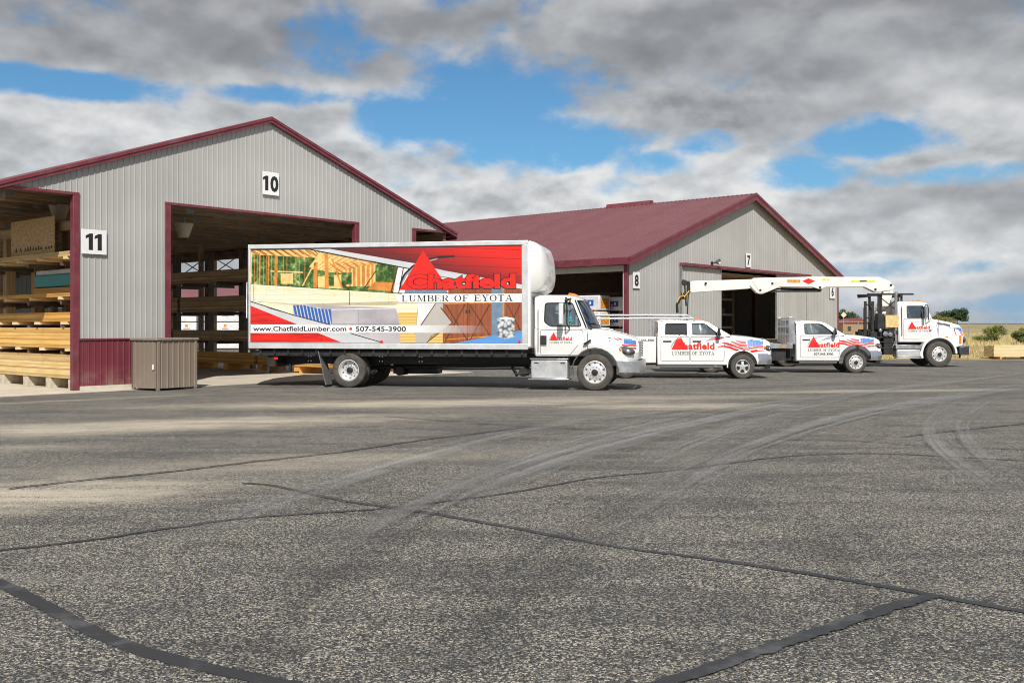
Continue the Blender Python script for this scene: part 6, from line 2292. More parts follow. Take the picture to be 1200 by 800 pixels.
    p.box(-2.2, -1.2, 0.2, 0.65, 0.30, 0.44)
    p.build('chassis', M_CHASSIS, root)
    return body, wr


PK = vehicle(870, 443.5, -4, -0.87, 'pickup_truck', 'white crew cab pickup with silver ladder rack parked beside the box truck nose', 'pickup')
body, wr = pickup(PK, True, False, -3.72)
# load bed: outer skin with an open top and wheel openings
for s in (-1, 1):
    p = MB()
    p.loft([[(x, s * 0.90, 0.48), (x, s * 0.94, 0.52), (x, s * 0.955, 0.95), (x, s * 0.935, 1.30), (x, s * 0.90, 1.335), (x, s * 0.86, 1.335), (x, s * 0.86, 0.48)] for x in (-2.76, -3.2, -3.72, -4.2, -4.72)], M_PAINT)
    b_s = p.build('bed_side', M_PAINT, PK)
    cut_cylinders(b_s, [(-3.72, 0.42, 0.47, *sorted((s * 0.5, s * 1.4)))])
    bs = b_s if s == -1 else bs
p = MB()
p.box(-4.72, -2.76, -0.858, 0.858, 0.66, 0.72)
p.box(-2.80, -2.765, -0.858, 0.858, 0.722, 1.335)
p.build('bed_floor', M_PAINT, PK)
p = MB()
p.box(-4.78, -4.725, -0.90, 0.90, 0.60, 1.335)
p.build('tailgate', M_PAINT, PK, bevel=0.02)
p = MB()
p.box(-5.0, -4.79, -0.9, 0.9, 0.46, 0.62)
p.build('rear_bumper', M_CHROME, PK, bevel=0.03)
for s in (-1, 1):
    p = MB()
    p.box(-4.76, -4.70, s * 0.945 - 0.02, s * 0.945 + 0.02, 0.95, 1.25)
    p.build('tail_lamp', M_RED, PK)
    wheel(PK, -3.72, s * 0.945, 0.385, 0.26, 0.225, s, 'steel')
wb_ = Wrap([bs], -1, 0.004, -0.955)
p = MB()
add_text(p, '507-545-3900', 0.105, lambda x, y: wb_.at(-3.12 + x, 1.19 + y), M_BLACK, bold=0.003, width=0.62)
p.build('phone_lettering', M_BLACK, PK, merge=False, normals=False)
firm_mark(PK, wr, -2.27, 0.93, 1.36, 2)
flag_art(PK, wr, -0.80, 1.15, 0.66, 1.01, 0.42, 0.34, 4)
p = MB()
wr.strip(p, [(-0.98, 1.26, .2), (-0.80, 1.27, 1), (-0.66, 1.30, .6), (-0.60, 1.31, .2)], 0.07, M_RED)
wr.strip(p, [(-1.15, 1.20, .2), (-1.0, 1.27, .8), (-0.85, 1.30, 1), (-0.66, 1.325, .2)], 0.09, M_GREYV, -0.001)
p.build('flag_tail', M_RED, PK, merge=False, normals=False)
# ladder rack
p = MB()
for s in (-1, 1):
    y = s * 0.80
    p.tube([(-5.3, y, 2.04), (-1.75, y, 2.04)], 0.026)
    p.tube([(-5.3, y, 1.93), (-1.55, y, 1.93), (-1.50, y, 1.88)], 0.024)
    p.tube([(-1.75, y, 2.04), (-1.58, y, 1.94)], 0.024)
for s in (-1, 1):
    p.bar((-1.75, s * 0.76, 1.875), (-1.75, s * 0.80, 1.935), 0.05, 0.03)
for x in (-4.9, -3.9, -2.9, -1.8):
    p.tube([(x, -0.80, 2.04), (x, 0.80, 2.04)], 0.022)
for s in (-1, 1):
    for x in (-2.86, -4.6):
        p.bar((x, s * 0.80, 1.335), (x, s * 0.80, 1.93), 0.05, 0.05)
    for x in (-4.5, -3.55, -2.4):
        p.bar((x, s * 0.80, 1.93), (x + 0.1, s * 0.80, 2.04), 0.035, 0.02)
p.build('ladder_rack', M_ALU, PK)

# ---- flatbed
FB = vehicle(1003, 437.0, -4, -0.93, 'flatbed_truck', 'white regular cab flatbed with grey wheel arches parked between pickup and crane truck', 'truck')
body, wr = pickup(FB, False, True, -5.15)
for s in (-1, 1):
    wheel(FB, -5.15, s * 1.02, 0.385, 0.21, 0.25, s, 'dual')
    wheel(FB, -5.15, s * 0.76, 0.385, 0.21, 0.25, s, 'dual')
p = MB()
p.box(-6.9, -2.30, -1.12, 1.12, 0.98, 1.03)
dk = p.build('flat_deck', M_LUMW, FB)
p = MB()
for s in (-1, 1):
    p.box(-6.92, -2.28, s * 1.15 - 0.03, s * 1.15 + 0.03, 0.88, 1.045)
p.box(-6.95, -6.89, -1.18, 1.18, 0.85, 1.045)
p.build('deck_rail', M_ALU, dk, bevel=0.01)
p = MB()
for k in range(4):
    x = -2.6 - k * 1.1
    p.box(x - 0.06, x + 0.06, -1.186, -1.181, 0.92, 0.97)
p.build('side_marker', M_AMBER, dk)
p = MB()
for x in [-6.5 + 0.5 * k for k in range(9)]:
    p.box(x - 0.03, x + 0.03, -1.1, 1.1, 0.86, 0.978)
for y in (-0.42, 0.42):
    p.box(-6.9, -2.2, y - 0.05, y + 0.05, 0.60, 0.858)
p.box(-3.6, -2.5, -1.05, -0.5, 0.45, 0.85)
p.build('deck_frame', M_CHASSIS, FB)
p = MB()
for y in (-0.95, -0.48, 0.0, 0.48, 0.95):
    p.box(-2.38, -2.30, y - 0.04, y + 0.04, 1.031, 2.0 if abs(y) > .5 else 1.9)
for z in (1.05, 1.35, 1.62, 1.92):
    p.box(-2.395, -2.285, -1.0, 1.0, z, z + 0.07)
p.box(-2.36, -2.32, -1.0, 1.0, 1.07, 1.4)
for s in (-1, 1):
    p.hull([(-2.39, s * 1.0 - .02, 1.04), (-2.15, s * 1.0 - .02, 1.04), (-2.20, s * 1.0 - .02, 2.02), (-2.39, s * 1.0 - .02, 2.02)], [(-2.39, s * 1.0 + .02, 1.04), (-2.15, s * 1.0 + .02, 1.04), (-2.20, s * 1.0 + .02, 2.02), (-2.39, s * 1.0 + .02, 2.02)])
p.build('headboard', M_ALU, FB, bevel=0.008)
firm_mark(FB, wr, -1.70, 0.92, 1.10, 3)
flag_art(FB, wr, -0.74, 1.17, 0.66, 1.05, 0.36, 0.34, 4)
p = MB()
wr.strip(p, [(-1.20, 1.18, .2), (-1.0, 1.25, .9), (-0.85, 1.29, 1), (-0.66, 1.31, .2)], 0.09, M_GREYV)
p.build('flag_tail', M_GREYV, FB, merge=False, normals=False)

# ================================================================== crane truck
CT = vehicle(1101, 430.0, -4, -1.15, 'crane_truck', 'big white crane truck with long boom folded back over its bed', 'truck')
p = MB()
p.loft([sec(-1.60, 1.05, 1.4, 2.02, 0.92, 0.98, 0.95, 0.05), sec(-1.55, 1.02, 1.4, 2.02, 0.96, 1.0, 0.97, 0.05), sec(-0.36, 1.02, 1.4, 2.02, 0.96, 1.0, 0.97, 0.05), sec(-0.20, 1.02, 1.4, 2.00, 0.95, 1.0, 0.94, 0.06)], M_PAINT)
cabl = p.build('cab_body', M_PAINT, CT)
p = MB()
p.loft([sec(-0.24, 0.70, 1.35, 2.00, 0.98, 1.0, 0.86, 0.14, 0.03), sec(0.2, 0.70, 1.3, 1.93, 1.06, 1.06, 0.80, 0.16, 0.03), sec(0.7, 0.80, 1.25, 1.82, 1.06, 1.06, 0.74, 0.16, 0.03), sec(0.98, 0.86, 1.2, 1.74, 0.98, 1.0, 0.68, 0.16, 0.03),
        sec(1.12, 0.90, 1.2, 1.62, 0.82, 0.84, 0.60, 0.14, 0.02), sec(1.17, 0.92, 1.2, 1.50, 0.7, 0.72, 0.52, 0.1, 0.01)], M_PAINT)
hood = p.build('hood', M_PAINT, CT)
cut_cylinders(hood, [(0.0, 0.54, 0.655, -1.4, -0.5), (0.0, 0.54, 0.655, 0.5, 1.4)])
cut_cylinders(cabl, [(0.0, 0.54, 0.67, -1.4, -0.5), (0.0, 0.54, 0.67, 0.5, 1.4)])
p = MB()
for s in (-1, 1):
    for i in range(18):
        a0, a1 = rad(0 + 196 * i / 18), rad(0 + 196 * (i + 1) / 18)
        p.hull([(q * math.cos(a0), s * y, 0.54 + q * math.sin(a0)) for q, y in ((0.65, 0.72), (0.65, 1.13), (0.74, 1.12), (0.74, 0.72))], [(q * math.cos(a1), s * y, 0.54 + q * math.sin(a1)) for q, y in ((0.65, 0.72), (0.65, 1.13), (0.74, 1.12), (0.74, 0.72))])
    p.box(-0.78, -0.66, min(s * .72, s * 1.12), max(s * .72, s * 1.12), 0.44, 0.62)
p.build('front_fender', M_PAINT, CT, bevel=0.02)
y_t = lambda u, v_: 0.97 - (v_ - 2.0) * 0.10
out = rounded([(-1.58, 2.0), (-0.24, 2.0), (-0.50, 2.62), (-1.58, 2.64)], 0.05)
win = rounded([(-1.24, 2.52), (-1.24, 2.03), (-0.42, 2.03), (-0.58, 2.52)], 0.05)
side_glass(CT, out, [win], y_t, M_PAINT, 'cab_side', [M_GLASS])
curved_sheet(CT, 'windscreen', M_GLASS, (-0.42, -0.50, 0.86, 2.58), (-0.12, -0.26, 0.92, 2.02), 0.012)
p = MB()
p.loft([sec(-1.62, 2.58, 2.6, 2.68, 0.88, 0.9, 0.9, 0.04, 0.03), sec(-1.5, 2.58, 2.6, 2.72, 0.90, 0.92, 0.91, 0.06, 0.04), sec(-0.7, 2.58, 2.6, 2.70, 0.90, 0.92, 0.91, 0.06, 0.04), sec(-0.40, 2.57, 2.58, 2.63, 0.85, 0.86, 0.85, 0.03, 0.02)], M_PAINT)
p.build('roof', M_PAINT, CT)
p = MB()
p.box(-1.62, -1.56, -0.93, 0.93, 1.6, 2.62)
p.build('cab_back', M_PAINT, CT, bevel=0.03)
p = MB()
p.box(-1.45, -0.35, -0.85, 0.85, 1.92, 2.035)
p.build('dashboard', M_INT, CT)
seats(CT, [-1.1], 2.08)
for y in (-0.6, 0, 0.6):
    p = MB()
    p.hull([(-0.72, y - .05, 2.70), (-0.55, y - .05, 2.69), (-0.55, y + .05, 2.69), (-0.72, y + .05, 2.70)], [(-0.69, y - .04, 2.79), (-0.60, y - .04, 2.785), (-0.60, y + .04, 2.785), (-0.69, y + .04, 2.79)])
    p.build('marker_lamp', M_AMBER, CT)
wr = Wrap([cabl, hood], -1, 0.004, -1.0)
dr = panel(CT, 'door', M_PAINT, [(-1.40, 1.14), (-0.30, 1.14), (-0.28, 1.99), (-1.40, 1.99)], wr)
p = MB()
p.bar((-1.47, -1.0, 2.5), (-1.47, -1.02, 1.3), 0.025, 0.025)
p.bar((-0.36, -1.03, 1.52), (-0.28, -1.03, 1.52), 0.03, 0.03)
p.build('grab_bar', M_PLASTIC, dr)
firm_mark(CT, wr, -1.22, 1.56, 0.88, 2)
flag_art(CT, wr, 0.30, 1.62, 1.08, 1.40, 0.32, 0.40, 4)
p = MB()
for k in range(4):
    a, b_ = (0.02, 1.83 - k * .045), (0.56, 1.745 - k * .04)
    p.bar(wr.at(*a, 0.004), wr.at(*b_, 0.004), 0.02, 0.026)
p.box(-0.02, 0.0, -1.04, -1.02, 1.1, 1.95)
p.build('hood_louvre', M_FLARE, CT)
p = MB()
p.bar(wr.at(0.40, 1.48, 0.01), wr.at(0.55, 1.62, 0.02), 0.02, 0.02)
p.bar(wr.at(0.70, 1.38, 0.01), wr.at(0.72, 1.62, 0.02), 0.02, 0.02)
p.build('hood_latch', M_PLASTIC, CT)
p = MB()
for q in ((0.30, 1.24, .08, .035), (0.88, 1.14, .045, .16)):
    c_ = wr.at(q[0], q[1])
    p.box(c_[0] - q[2], c_[0] + q[2], c_[1] - 0.02, c_[1] + 0.02, q[1] - q[3], q[1] + q[3])
p.build('indicator', M_AMBER, CT, bevel=0.012)
for s in (-1, 1):
    hl = lens(CT, 'headlight', (1.02, s * 0.90, 1.12), 0.11, 0.07, 0.13, M_FLARE)
    lens(hl, 'glass', (1.03, s * 0.905, 1.12), 0.115, 0.075, 0.135, M_LENS)
p = MB()
p.box(1.13, 1.20, -0.5, 0.5, 0.95, 1.52)
p.build('grille', M_CHROME, CT, bevel=0.02)
p = MB()
p.box(0.82, 1.22, -1.08, 1.08, 0.50, 0.86)
p.build('front_bumper', mat('dark_steel_bumper', (0.10, 0.11, 0.125), 0.35, 0.7, var=0.2), CT, bevel=0.025)
p = MB()
p.bar((0.95, -0.8, 0.5), (0.93, -0.8, 0.36), 0.06, 0.06)
p.box(0.45, 0.85, -0.9, 0.9, 0.6, 0.85)
p.build('tow_hook', M_CHASSIS, CT)
for s in (-1, 1):
    p = MB()
    p.box(-0.62, -0.52, s * 1.22 - 0.10, s * 1.22 + 0.10, 2.02, 2.52)
    mr_ = p.build('door_mirror', M_CHROME, CT, bevel=0.025)
    p = MB()
    p.tube([(-0.50, s * 1.18, 2.56), (-0.46, s * 1.2, 2.4), (-0.46, s * 1.2, 1.98), (-0.36, s * 1.0, 1.9)], 0.02)
    p.tube([(-0.5, s * 1.18, 2.54), (-0.5, s * 0.93, 2.56)], 0.02)
    p.build('mirror_arm', M_PLASTIC, mr_)
for s in (-1, 1):
    wheel(CT, 0, s * 1.15, 0.525, 0.32, 0.30, s, 'front')
    for x in (-6.15, -7.5):
        wheel(CT, x, s * 1.18, 0.51, 0.27, 0.30, s, 'dual')
        wheel(CT, x, s * 0.85, 0.51, 0.27, 0.30, s, 'dual')
p = MB()
for y in (-0.42, 0.42):
    p.box(-9.6, 1.0, y - 0.05, y + 0.05, 0.68, 1.0)
for x in (-9, -7.5, -6.15, -4.8, -3.5, -2.4, -1.2):
    p.box(x - 0.08, x + 0.08, -0.37, 0.37, 0.7, 0.98)
for x in (0, -6.15, -7.5):
    p.tube([(x, -1.0, 0.52), (x, 1.0, 0.52)], 0.08)
p.tube([(-6.15, 0, 0.6), (-1.2, 0, 0.72)], 0.06)
p.build('chassis', M_CHASSIS, CT)
p = MB()
p.box(-1.72, -0.74, -1.14, -0.55, 0.40, 0.74)
tk = p.build('fuel_tank', M_TREAD, CT, bevel=0.06)
p = MB()
p.box(-1.76, -0.72, -1.16, -0.55, 0.743, 0.90)
p.box(-1.76, -0.72, -1.2, -0.9, 0.345, 0.398)
p.build('tank_step', M_ALU, tk, bevel=0.01)
p = MB()
p.box(-9.7, -3.05, -1.22, 1.22, 1.06, 1.12)
dk = p.build('flat_deck', M_LUMW, CT)
p = MB()
for s in (-1, 1):
    p.box(-9.75, -3.0, s * 1.25 - .03, s * 1.25 + .03, 0.98, 1.135)
for x in [-9.4 + .6 * k for k in range(11)]:
    p.box(x - .04, x + .04, -1.2, 1.2, 0.94, 1.058)
p.build('deck_frame', M_CHASSIS, dk)
# crane: base, mast, control frame, boom, outriggers
p = MB()
p.box(-2.75, -1.85, -0.75, 0.75, 0.62, 1.10)
p.box(-2.9, -1.75, -0.3, 0.3, 1.102, 1.55)
p.lathe([(0.34, 1.55), (0.34, 1.85), (0.26, 1.95)], 'Z', M_CHASSIS, 24, (-2.2, 0, 0))
p.build('crane_base', M_CHASSIS, CT, bevel=0.02)
for s in (-1, 1):
    p = MB()
    p.box(-2.78, -2.5, s * 1.05 - .1, s * 1.05 + .1, 0.35, 1.45)
    p.box(-2.7, -2.58, min(s * .5, s * 1.1), max(s * .5, s * 1.1), 1.1, 1.3)
    p.lathe([(0.19, 0.30), (0.19, 0.34), (0.05, 0.36)], 'Z', M_CHASSIS, 18, (-2.64, s * 1.05, 0))
    p.build('outrigger', M_CHASSIS, CT, bevel=0.015)
M_CW = mat('crane_white', (0.80, 0.79, 0.75), 0.35, var=0.04, scale=2, dirt=(0.45, 0.40, 0.32), dirt_amt=0.3)
p = MB()
p.hull([(-2.42, -.2, 1.9), (-1.98, -.2, 1.9), (-1.98, .2, 1.9), (-2.42, .2, 1.9)], [(-1.98, -.17, 3.05), (-1.55, -.17, 3.1), (-1.55, .17, 3.1), (-1.98, .17, 3.05)])
p.hull([(-1.98, -.17, 3.052), (-1.55, -.17, 3.102), (-1.55, .17, 3.102), (-1.98, .17, 3.052)], [(-1.85, -.14, 3.45), (-1.5, -.14, 3.40), (-1.5, .14, 3.40), (-1.85, .14, 3.45)])
p.build('crane_mast', M_CW, CT, bevel=0.02)
# main boom box and inner boom
def boom(pts, hw, name, m):
    p = MB()
    p.hull([(x, -hw, z) for x, z in pts], [(x, hw, z) for x, z in pts], None)
    return p.build(name, m, CT, bevel=0.02)


bm_ = boom([(-2.15, 3.76), (-1.72, 3.60), (-1.50, 3.30), (-1.62, 3.20), (-2.30, 3.12), (-2.75, 3.34), (-4.35, 3.34), (-4.60, 3.24), (-4.9, 3.34), (-6.25, 3.36), (-7.02, 3.05), (-7.25, 3.10), (-7.55, 3.42), (-7.40, 3.74), (-5.0, 3.78)], 0.19, 'main_boom', M_CW)
b2_ = boom([(-7.0, 3.70), (-7.0, 3.42), (-7.6, 3.28), (-9.98, 3.12), (-10.06, 3.16), (-10.06, 3.58), (-9.98, 3.62)], 0.14, 'boom_extension', M_CW)
p = MB()
for s in (-1, 1):
    p.hull([(x, s * 0.192, z) for x, z in ((-6.4, 3.60), (-7.45, 3.62), (-7.1, 3.12), (-6.95, 3.12))], [(x, s * 0.205, z) for x, z in ((-6.4, 3.60), (-7.45, 3.62), (-7.1, 3.12), (-6.95, 3.12))])
p.build('boom_cheek', M_CW, bm_)
p = MB()
p.tube([(-6.2, 0, 3.28), (-4.5, 0, 3.24)], 0.06)
p.tube([(-7.0, 0, 3.26), (-6.2, 0, 3.28)], 0.035)
p.box(-7.1, -4.55, -0.10, 0.10, 3.14, 3.205)
p.build('boom_cylinder', M_CHASSIS, bm_)
p = MB()
for x, z in ((-7.1, 3.22), (-2.3, 3.24), (-1.66, 3.42), (-6.6, 3.5), (-4.6, 3.33), (-9.4, 3.52)):
    p.lathe([(0.05, -0.215), (0.05, 0.215)], 'Y', M_CHASSIS, 14, (x, 0, z))
p.build('pivot_pin', M_CHASSIS, bm_)
p = MB()
yb = -0.193
p.box(-5.98, -5.42, yb - .003, yb, 3.53, 3.66, M_ORANGE)
p.hull([(-5.35, yb, 3.60), (-5.08, yb, 3.47), (-4.80, yb, 3.60), (-5.08, yb, 3.72)], [(-5.35, yb - .003, 3.60), (-5.08, yb - .003, 3.47), (-4.80, yb - .003, 3.60), (-5.08, yb - .003, 3.72)], M_RED)
p.box(-4.52, -4.2, yb - .003, yb, 3.62, 3.70, mat('yellow_label', (0.85, 0.66, 0.10), 0.4))
p.box(-3.3, -2.32, yb - .003, yb, 3.55, 3.63, mat('yellow_label', (0.85, 0.66, 0.10), 0.4))
p.box(-2.95, -2.66, yb - .006, yb - .004, 3.565, 3.615, M_BLACK)
p.build('boom_decal', M_ORANGE, bm_)
p = MB()
p.box(-10.18, -10.08, -0.16, 0.16, 3.05, 3.62)
p.bar((-10.12, 0, 3.5), (-10.38, 0, 3.66), 0.12, 0.1)
p.bar((-10.3, -0.06, 3.62), (-10.22, -0.06, 2.55), 0.07, 0.08)
p.bar((-10.12, 0.05, 3.1), (-10.16, 0.05, 2.15), 0.05, 0.06)
p.box(-10.42, -10.2, -0.14, 0.14, 2.85, 3.12)
p.tube([(-10.3, -0.1, 3.0), (-10.5, -0.12, 2.85), (-10.62, -0.12, 2.6), (-10.6, -0.1, 2.25)], 0.06)
p.lathe([(0.11, -0.05), (0.13, 0), (0.11, 0.05)], 'Y', M_CHASSIS, 16, (-10.3, -0.1, 3.55))
p.build('boom_head', M_CHASSIS, b2_, bevel=0.01)
p = MB()
p.tube([(-10.1, -0.16, 3.2), (-10.28, -0.18, 2.98), (-10.5, -0.18, 2.95), (-10.62, -0.18, 2.7)], 0.025)
p.tube([(-10.32, -0.2, 3.25), (-10.4, -0.2, 3.05), (-10.28, -0.2, 2.9)], 0.018)
p.build('yellow_hose', mat('yellow_hose', (0.75, 0.45, 0.04), 0.5), b2_)
p = MB()
for x, y in ((-2.92, -0.9), (-2.62, -0.9)):
    p.box(x - .05, x + .05, y - .04, y + .04, 1.2, 2.72)
    p.box(x - .03, x + .03, y + .1, y + .18, 1.2, 2.45)
for z in (1.5, 2.0, 2.55):
    p.box(-2.95, -2.55, -.88, -.84, z, z + .06)
for x in (-2.35, -2.25, -1.55, -1.42):
    p.box(x - .038, x + .038, -.84, -.76, 1.12, 2.98)
for x in (-2.3, -1.45):
    p.box(x - .04, x + .04, .6, .7, 1.12, 2.98)
p.box(-2.80, -0.95, -.9, -.72, 2.98, 3.05)
p.box(-2.80, -1.3, .6, .75, 2.98, 3.05)
p.box(-2.80, -2.70, -.9, .7, 2.90, 2.978)
p.box(-1.5, -1.40, -.9, .7, 2.90, 2.978)
p.bar((-2.3, -.8, 2.9), (-1.45, -.8, 2.2), 0.035, 0.035)
p.bar((-2.3, -.8, 2.2), (-1.5, -.8, 2.9), 0.035, 0.035)
p.bar((-2.75, -.8, 2.9), (-2.75, -.8, 2.5), 0.05, 0.05)
for z in (1.4, 1.8, 2.2, 2.6):
    p.box(-1.62, -1.36, -.86, -.74, z, z + .04)
p.build('control_frame', M_CHASSIS, CT)
p = MB()
p.box(-2.12, -1.58, -.98, -.5, 1.62, 2.14)
p.build('toolbox', mat('cream_box', (0.66, 0.50, 0.22), 0.5, var=0.15), CT, bevel=0.02)
p = MB()
p.box(-2.45, -2.16, -1.0, -.6, 1.55, 2.2)
p.box(-2.2, -1.6, -1.0, -.55, 1.38, 1.5)
for z in (0.75, 1.0, 1.2):
    p.box(-2.6, -1.7, -1.02, -.96, z, z + .05)
p.box(-2.2, -1.8, -1.0, -.7, 0.5, 1.35)
p.build('valve_bank', M_CHASSIS, CT, bevel=0.01)
p = MB()
for x, z, r_ in ((-2.15, 1.36, .1), (-1.95, 1.34, .09), (-2.35, 1.5, .07)):
    p.lathe([(0.02, -1.1), (r_, -1.08), (r_ * .9, -0.98)], 'Y', M_CHROME, 16, (x, 0, z))
p.tube([(-1.75, -1.0, 1.5), (-1.72, -1.0, 1.1), (-1.85, -1.0, 0.8)], 0.03)
p.build('work_lamp', M_CHROME, CT)
p = MB()
p.tube([(-1.68, -0.9, 0.9), (-1.68, -0.92, 2.9), (-1.66, -0.9, 3.1)], 0.06)
p.build('exhaust_pipe', M_GREY, CT)

# ================================================================== far side of the yard
def leaf_ball(mb, c, rx, ry, rz, n, size, seed, clumps=14):
    rg = random.Random(seed)
    cl = []
    for _ in range(clumps):
        while True:
            q = Vector((rg.uniform(-1, 1), rg.uniform(-1, 1), rg.uniform(-1, 1)))
            if q.length < 1:
                break
        cl.append((Vector((q.x * rx, q.y * ry, q.z * rz)) * 0.75, rg.uniform(0.28, 0.5)))
    for _ in range(n):
        o_, k = rg.choice(cl)
        d = Vector((rg.gauss(0, 1), rg.gauss(0, 1), rg.gauss(0, 1))).normalized() * (rg.random() ** 0.4) * k
        p0 = Vector(c) + o_ + Vector((d.x * rx, d.y * ry, d.z * rz))
        u = Vector((rg.uniform(-1, 1), rg.uniform(-1, 1), rg.uniform(-1, 1))).normalized() * size * rg.uniform(.6, 1.4)
        w = u.orthogonal().normalized() * size * rg.uniform(.4, .8)
        mb.face([p0 - u, p0 + w * .7, p0 + u, p0 - w * .7])


def leaf_mat(name, a, b_):
    m, t, bs = new_mat(name)
    geo = t.new('ShaderNodeNewGeometry')
    c = t.mix(geo.outputs['Random Per Island'], a, b_)
    n = t.noise(t.new('ShaderNodeTexCoord').outputs['Object'], 0.8, 3, 0.5)
    c = t.mix(t.step(n, 0.4, 0.65, 0.0, 0.5), c, a)
    t.put(bs.inputs['Base Color'], c)
    bs.inputs['Roughness'].default_value = 0.7
    return m


M_LEAF = leaf_mat('dark_leaf', (0.022, 0.045, 0.016), (0.05, 0.09, 0.028))
M_LEAFY = leaf_mat('yellowing_leaf', (0.10, 0.10, 0.02), (0.22, 0.17, 0.03))
M_LEAFB = leaf_mat('bush_leaf', (0.08, 0.11, 0.022), (0.24, 0.25, 0.06))
M_BARK = wood('bark', (0.12, 0.09, 0.06), (0.05, 0.035, 0.025), axis=2)


def plant(name, x, y, h, w, m, label, cat, seed, group=None, n=1500, leaf=0.16, trunk=0.25):
    zg = ground_z(x, y)
    r_ = empty(name, (x, y, zg), 0, label, cat, group)
    p = MB()
    top = h * (trunk + 0.35)
    p.tube([(0, 0, -0.2), (0.02 * h, 0, h * trunk), (-0.01 * h, 0.02 * h, top)], h * 0.035, None, 8, h * 0.012)
    rg = random.Random(seed)
    for k in range(6):
        a = rg.uniform(0, 6.28)
        z = h * rg.uniform(trunk * .7, trunk + .25)
        p.tube([(0, 0, z), (math.cos(a) * w * .2, math.sin(a) * w * .2, z + h * .12), (math.cos(a) * w * .36, math.sin(a) * w * .36, z + h * .25)], h * 0.014, None, 6, h * 0.005)
    p.build('trunk' if cat == 'tree' else 'stem', M_BARK, r_)
    p = MB()
    leaf_ball(p, (0, 0, h * (trunk * .6 + .5)), w / 2, w / 2, h * (0.5 - trunk * .3), n, leaf, seed)
    p.build('crown' if cat == 'tree' else 'foliage', m, r_, normals=False, merge=False, sharp=0)
    return r_


def far(px, Y):
    return (px - 600) / 1150 * Y, Y


for (px, Y, h, w, m_, lb, sd, nn, lf) in ((1122, 330, 6.0, 6.6, M_LEAF, 'round dark green tree on the skyline right of the crane truck', 3, 2600, .42), (1107, 335, 4.6, 8.0, M_LEAF, 'lower dark tree on the skyline behind the crane truck hood', 4, 1800, .42),
                                       (1099, 120, 2.9, 3.2, M_LEAFY, 'yellowing small tree just above the crane truck hood', 5, 2200, .13), (1111, 118, 2.6, 2.6, M_LEAFY, 'second yellowing small tree at the crane truck nose', 6, 1800, .13),
                                       (986, 420, 6.0, 9, M_LEAF, 'far dark tree right of the shed corner', 7, 900, .5), (998, 430, 5.2, 8, M_LEAF, 'far dark tree over the red roofed farm building', 8, 800, .5)):
    x, y = far(px, Y)
    plant('tree', x, y, h, w, m_, lb, 'tree', sd, None, nn, lf, 0.08)
for (px, Y, h, w, lb, sd) in ((1166, 79, 1.65, 2.1, 'round green bush by the fence near the lumber pile', 21), (1194, 77, 1.35, 1.7, 'green bush at the right edge by the fence', 22), (1150, 82, 0.8, 1.5, 'low brown green shrub beside the fence post', 23)):
    x, y = far(px, Y)
    plant('bush', x, y, h, w, M_LEAFB, lb, 'bush', sd, 'bushes along the fence', 2600 if h > 1 else 900, .075, 0.05)

# chain link fence
M_WIRE = mat('galvanised_wire', (0.42, 0.43, 0.43), 0.5, 0.6)
fy = 85.0
fz = ground_z(40, fy)
fn = empty('chain_link_fence', (24.5, fy, fz), 0, 'thin grey chain link fence along the dry field', 'fence')
px_ = 0.0
posts = [G_ for G_ in (0, 2.6, 5.5, 8.4, 11.4, 15.05, 18.3, 21.5, 24.7, 28, 31.3)]
for x in posts:
    p = MB()
    p.tube([(x, 0, -0.3), (x, 0, 1.78)], 0.035, None, 8)
    p.build('post', M_WIRE, fn)
p = MB()
p.tube([(posts[0], 0, 1.74), (posts[-1], 0, 1.74)], 0.02, None, 6)
p.build('top_rail', M_WIRE, fn)
p = MB()
st_ = 0.30
x = posts[0]
while x < posts[-1] - 1.7:
    p.bar((x, -0.01, 0.03), (x + 1.7, -0.01, 1.73), 0.005, 0.005)
    p.bar((x + 1.7, 0.01, 0.03), (x, 0.01, 1.73), 0.005, 0.005)
    x += st_
p.build('mesh', M_WIRE, fn, merge=False, normals=False, sharp=0)

# lumber pile at the edge of the yard
x, y = far(1181, 51.5)
r_ = empty('lumber_bundle', (x + 1.02, y, ground_z(x, y) + 0.02), rad(2), 'long pale lumber pile lying at the grass edge on the right', 'lumber')
p = MB()
rg = random.Random(9)
for half in (0, 1):
    for k in range(12):
        for j in range(6):
            x0 = -2.05 + half * 2.62
            e = rg.uniform(-.02, .02)
            p.box(x0 + e, x0 + 2.56 + e, -.5 + j * .17, -.5 + j * .17 + .165, 0.10 + k * .049, 0.10 + k * .049 + .045)
p.build('boards', M_LUMX, r_, merge=False)
p = MB()
for x in (-1.7, 0.0, 1.0, 2.8):
    p.box(x - .05, x + .05, -.55, .6, -0.02, 0.095)
p.build('bearer', M_LUM2, r_)

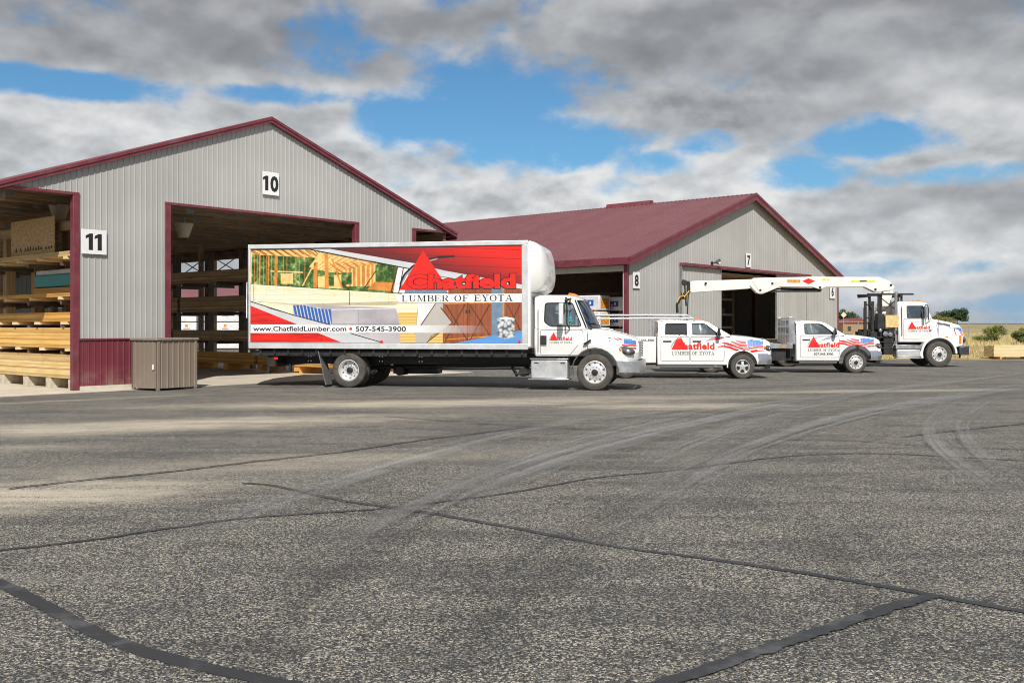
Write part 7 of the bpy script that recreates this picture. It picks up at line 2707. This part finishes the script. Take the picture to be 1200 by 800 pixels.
# red roofed farm building, road sign
x, y = far(1000, 150)
zg = ground_z(x, y)
r_ = empty('farm_building', (x, y, zg), 0, 'small far building with red roof behind the fence', 'building')
p = MB()
p.box(-2.6, 1.2, -3, 3, -0.5, 1.75)
p.build('wall', mat('tan_wall', (0.34, 0.22, 0.12), 0.8, var=0.2), r_)
p = MB()
p.hull([(-2.9, -3.2, 1.72), (1.5, -3.2, 1.72), (-0.2, -3.2, 2.45)], [(-2.9, 3.2, 1.72), (1.5, 3.2, 1.72), (-0.2, 3.2, 2.45)])
p.build('roof', mat('red_roof', (0.2, 0.05, 0.045), 0.6, var=0.2), r_)
p = MB()
p.box(-1.9, -1.4, -3.03, -2.99, 0.5, 1.2)
p.build('window', M_GLASSD, r_)
x, y = far(988.5, 118)
r_ = empty('road_sign', (x, y, ground_z(x, y)), 0, 'pale diamond road sign on a post beyond the shed corner', 'sign')
p = MB()
p.tube([(0, 0, -0.3), (0, 0, 2.6)], 0.04, None, 8)
p.build('post', M_WIRE, r_)
p = MB()
p.hull([(0, -.05, 2.35), (.36, -.05, 2.71), (0, -.05, 3.07), (-.36, -.05, 2.71)], [(0, -.07, 2.35), (.36, -.07, 2.71), (0, -.07, 3.07), (-.36, -.07, 2.71)])
p.build('diamond_plate', mat('faded_sign', (0.62, 0.60, 0.42), 0.5), r_)

# dry grass between the yard and the fence: countless blades in one object
M_DRY = leaf_mat('dry_grass_blade', (0.42, 0.31, 0.13), (0.58, 0.45, 0.22))
M_DRY2 = leaf_mat('greenish_grass_blade', (0.20, 0.20, 0.07), (0.38, 0.32, 0.13))
p = MB()
rg = random.Random(77)
for _ in range(22000):
    y = 51.2 + (rg.random() ** 1.3) * 90
    x = rg.uniform(0.30 * y, 0.56 * y)
    if 50.5 < y < 52.6 and 24.5 < x < 31:
        continue
    if math.sin(x * 0.7) + math.sin(y * 0.43 + x * .2) < rg.uniform(-2.2, 0.6):
        continue
    z = ground_z(x, y) - 0.03
    h = rg.uniform(.10, .30) * (0.55 + 1.3 * max(0, min(1, (y - 60) / 22)))
    dx_, dy_ = rg.gauss(0, .07), rg.gauss(0, .07)
    w = rg.uniform(.015, .035) * (1 + (y - 50) / 60)
    p.face([(x - w, y, z), (x + w, y, z), (x + dx_, y + dy_, z + h)], M_DRY if rg.random() < .72 else M_DRY2)
tag(p.build('dry_grass', M_DRY, normals=False, merge=False, sharp=0), kind='stuff')
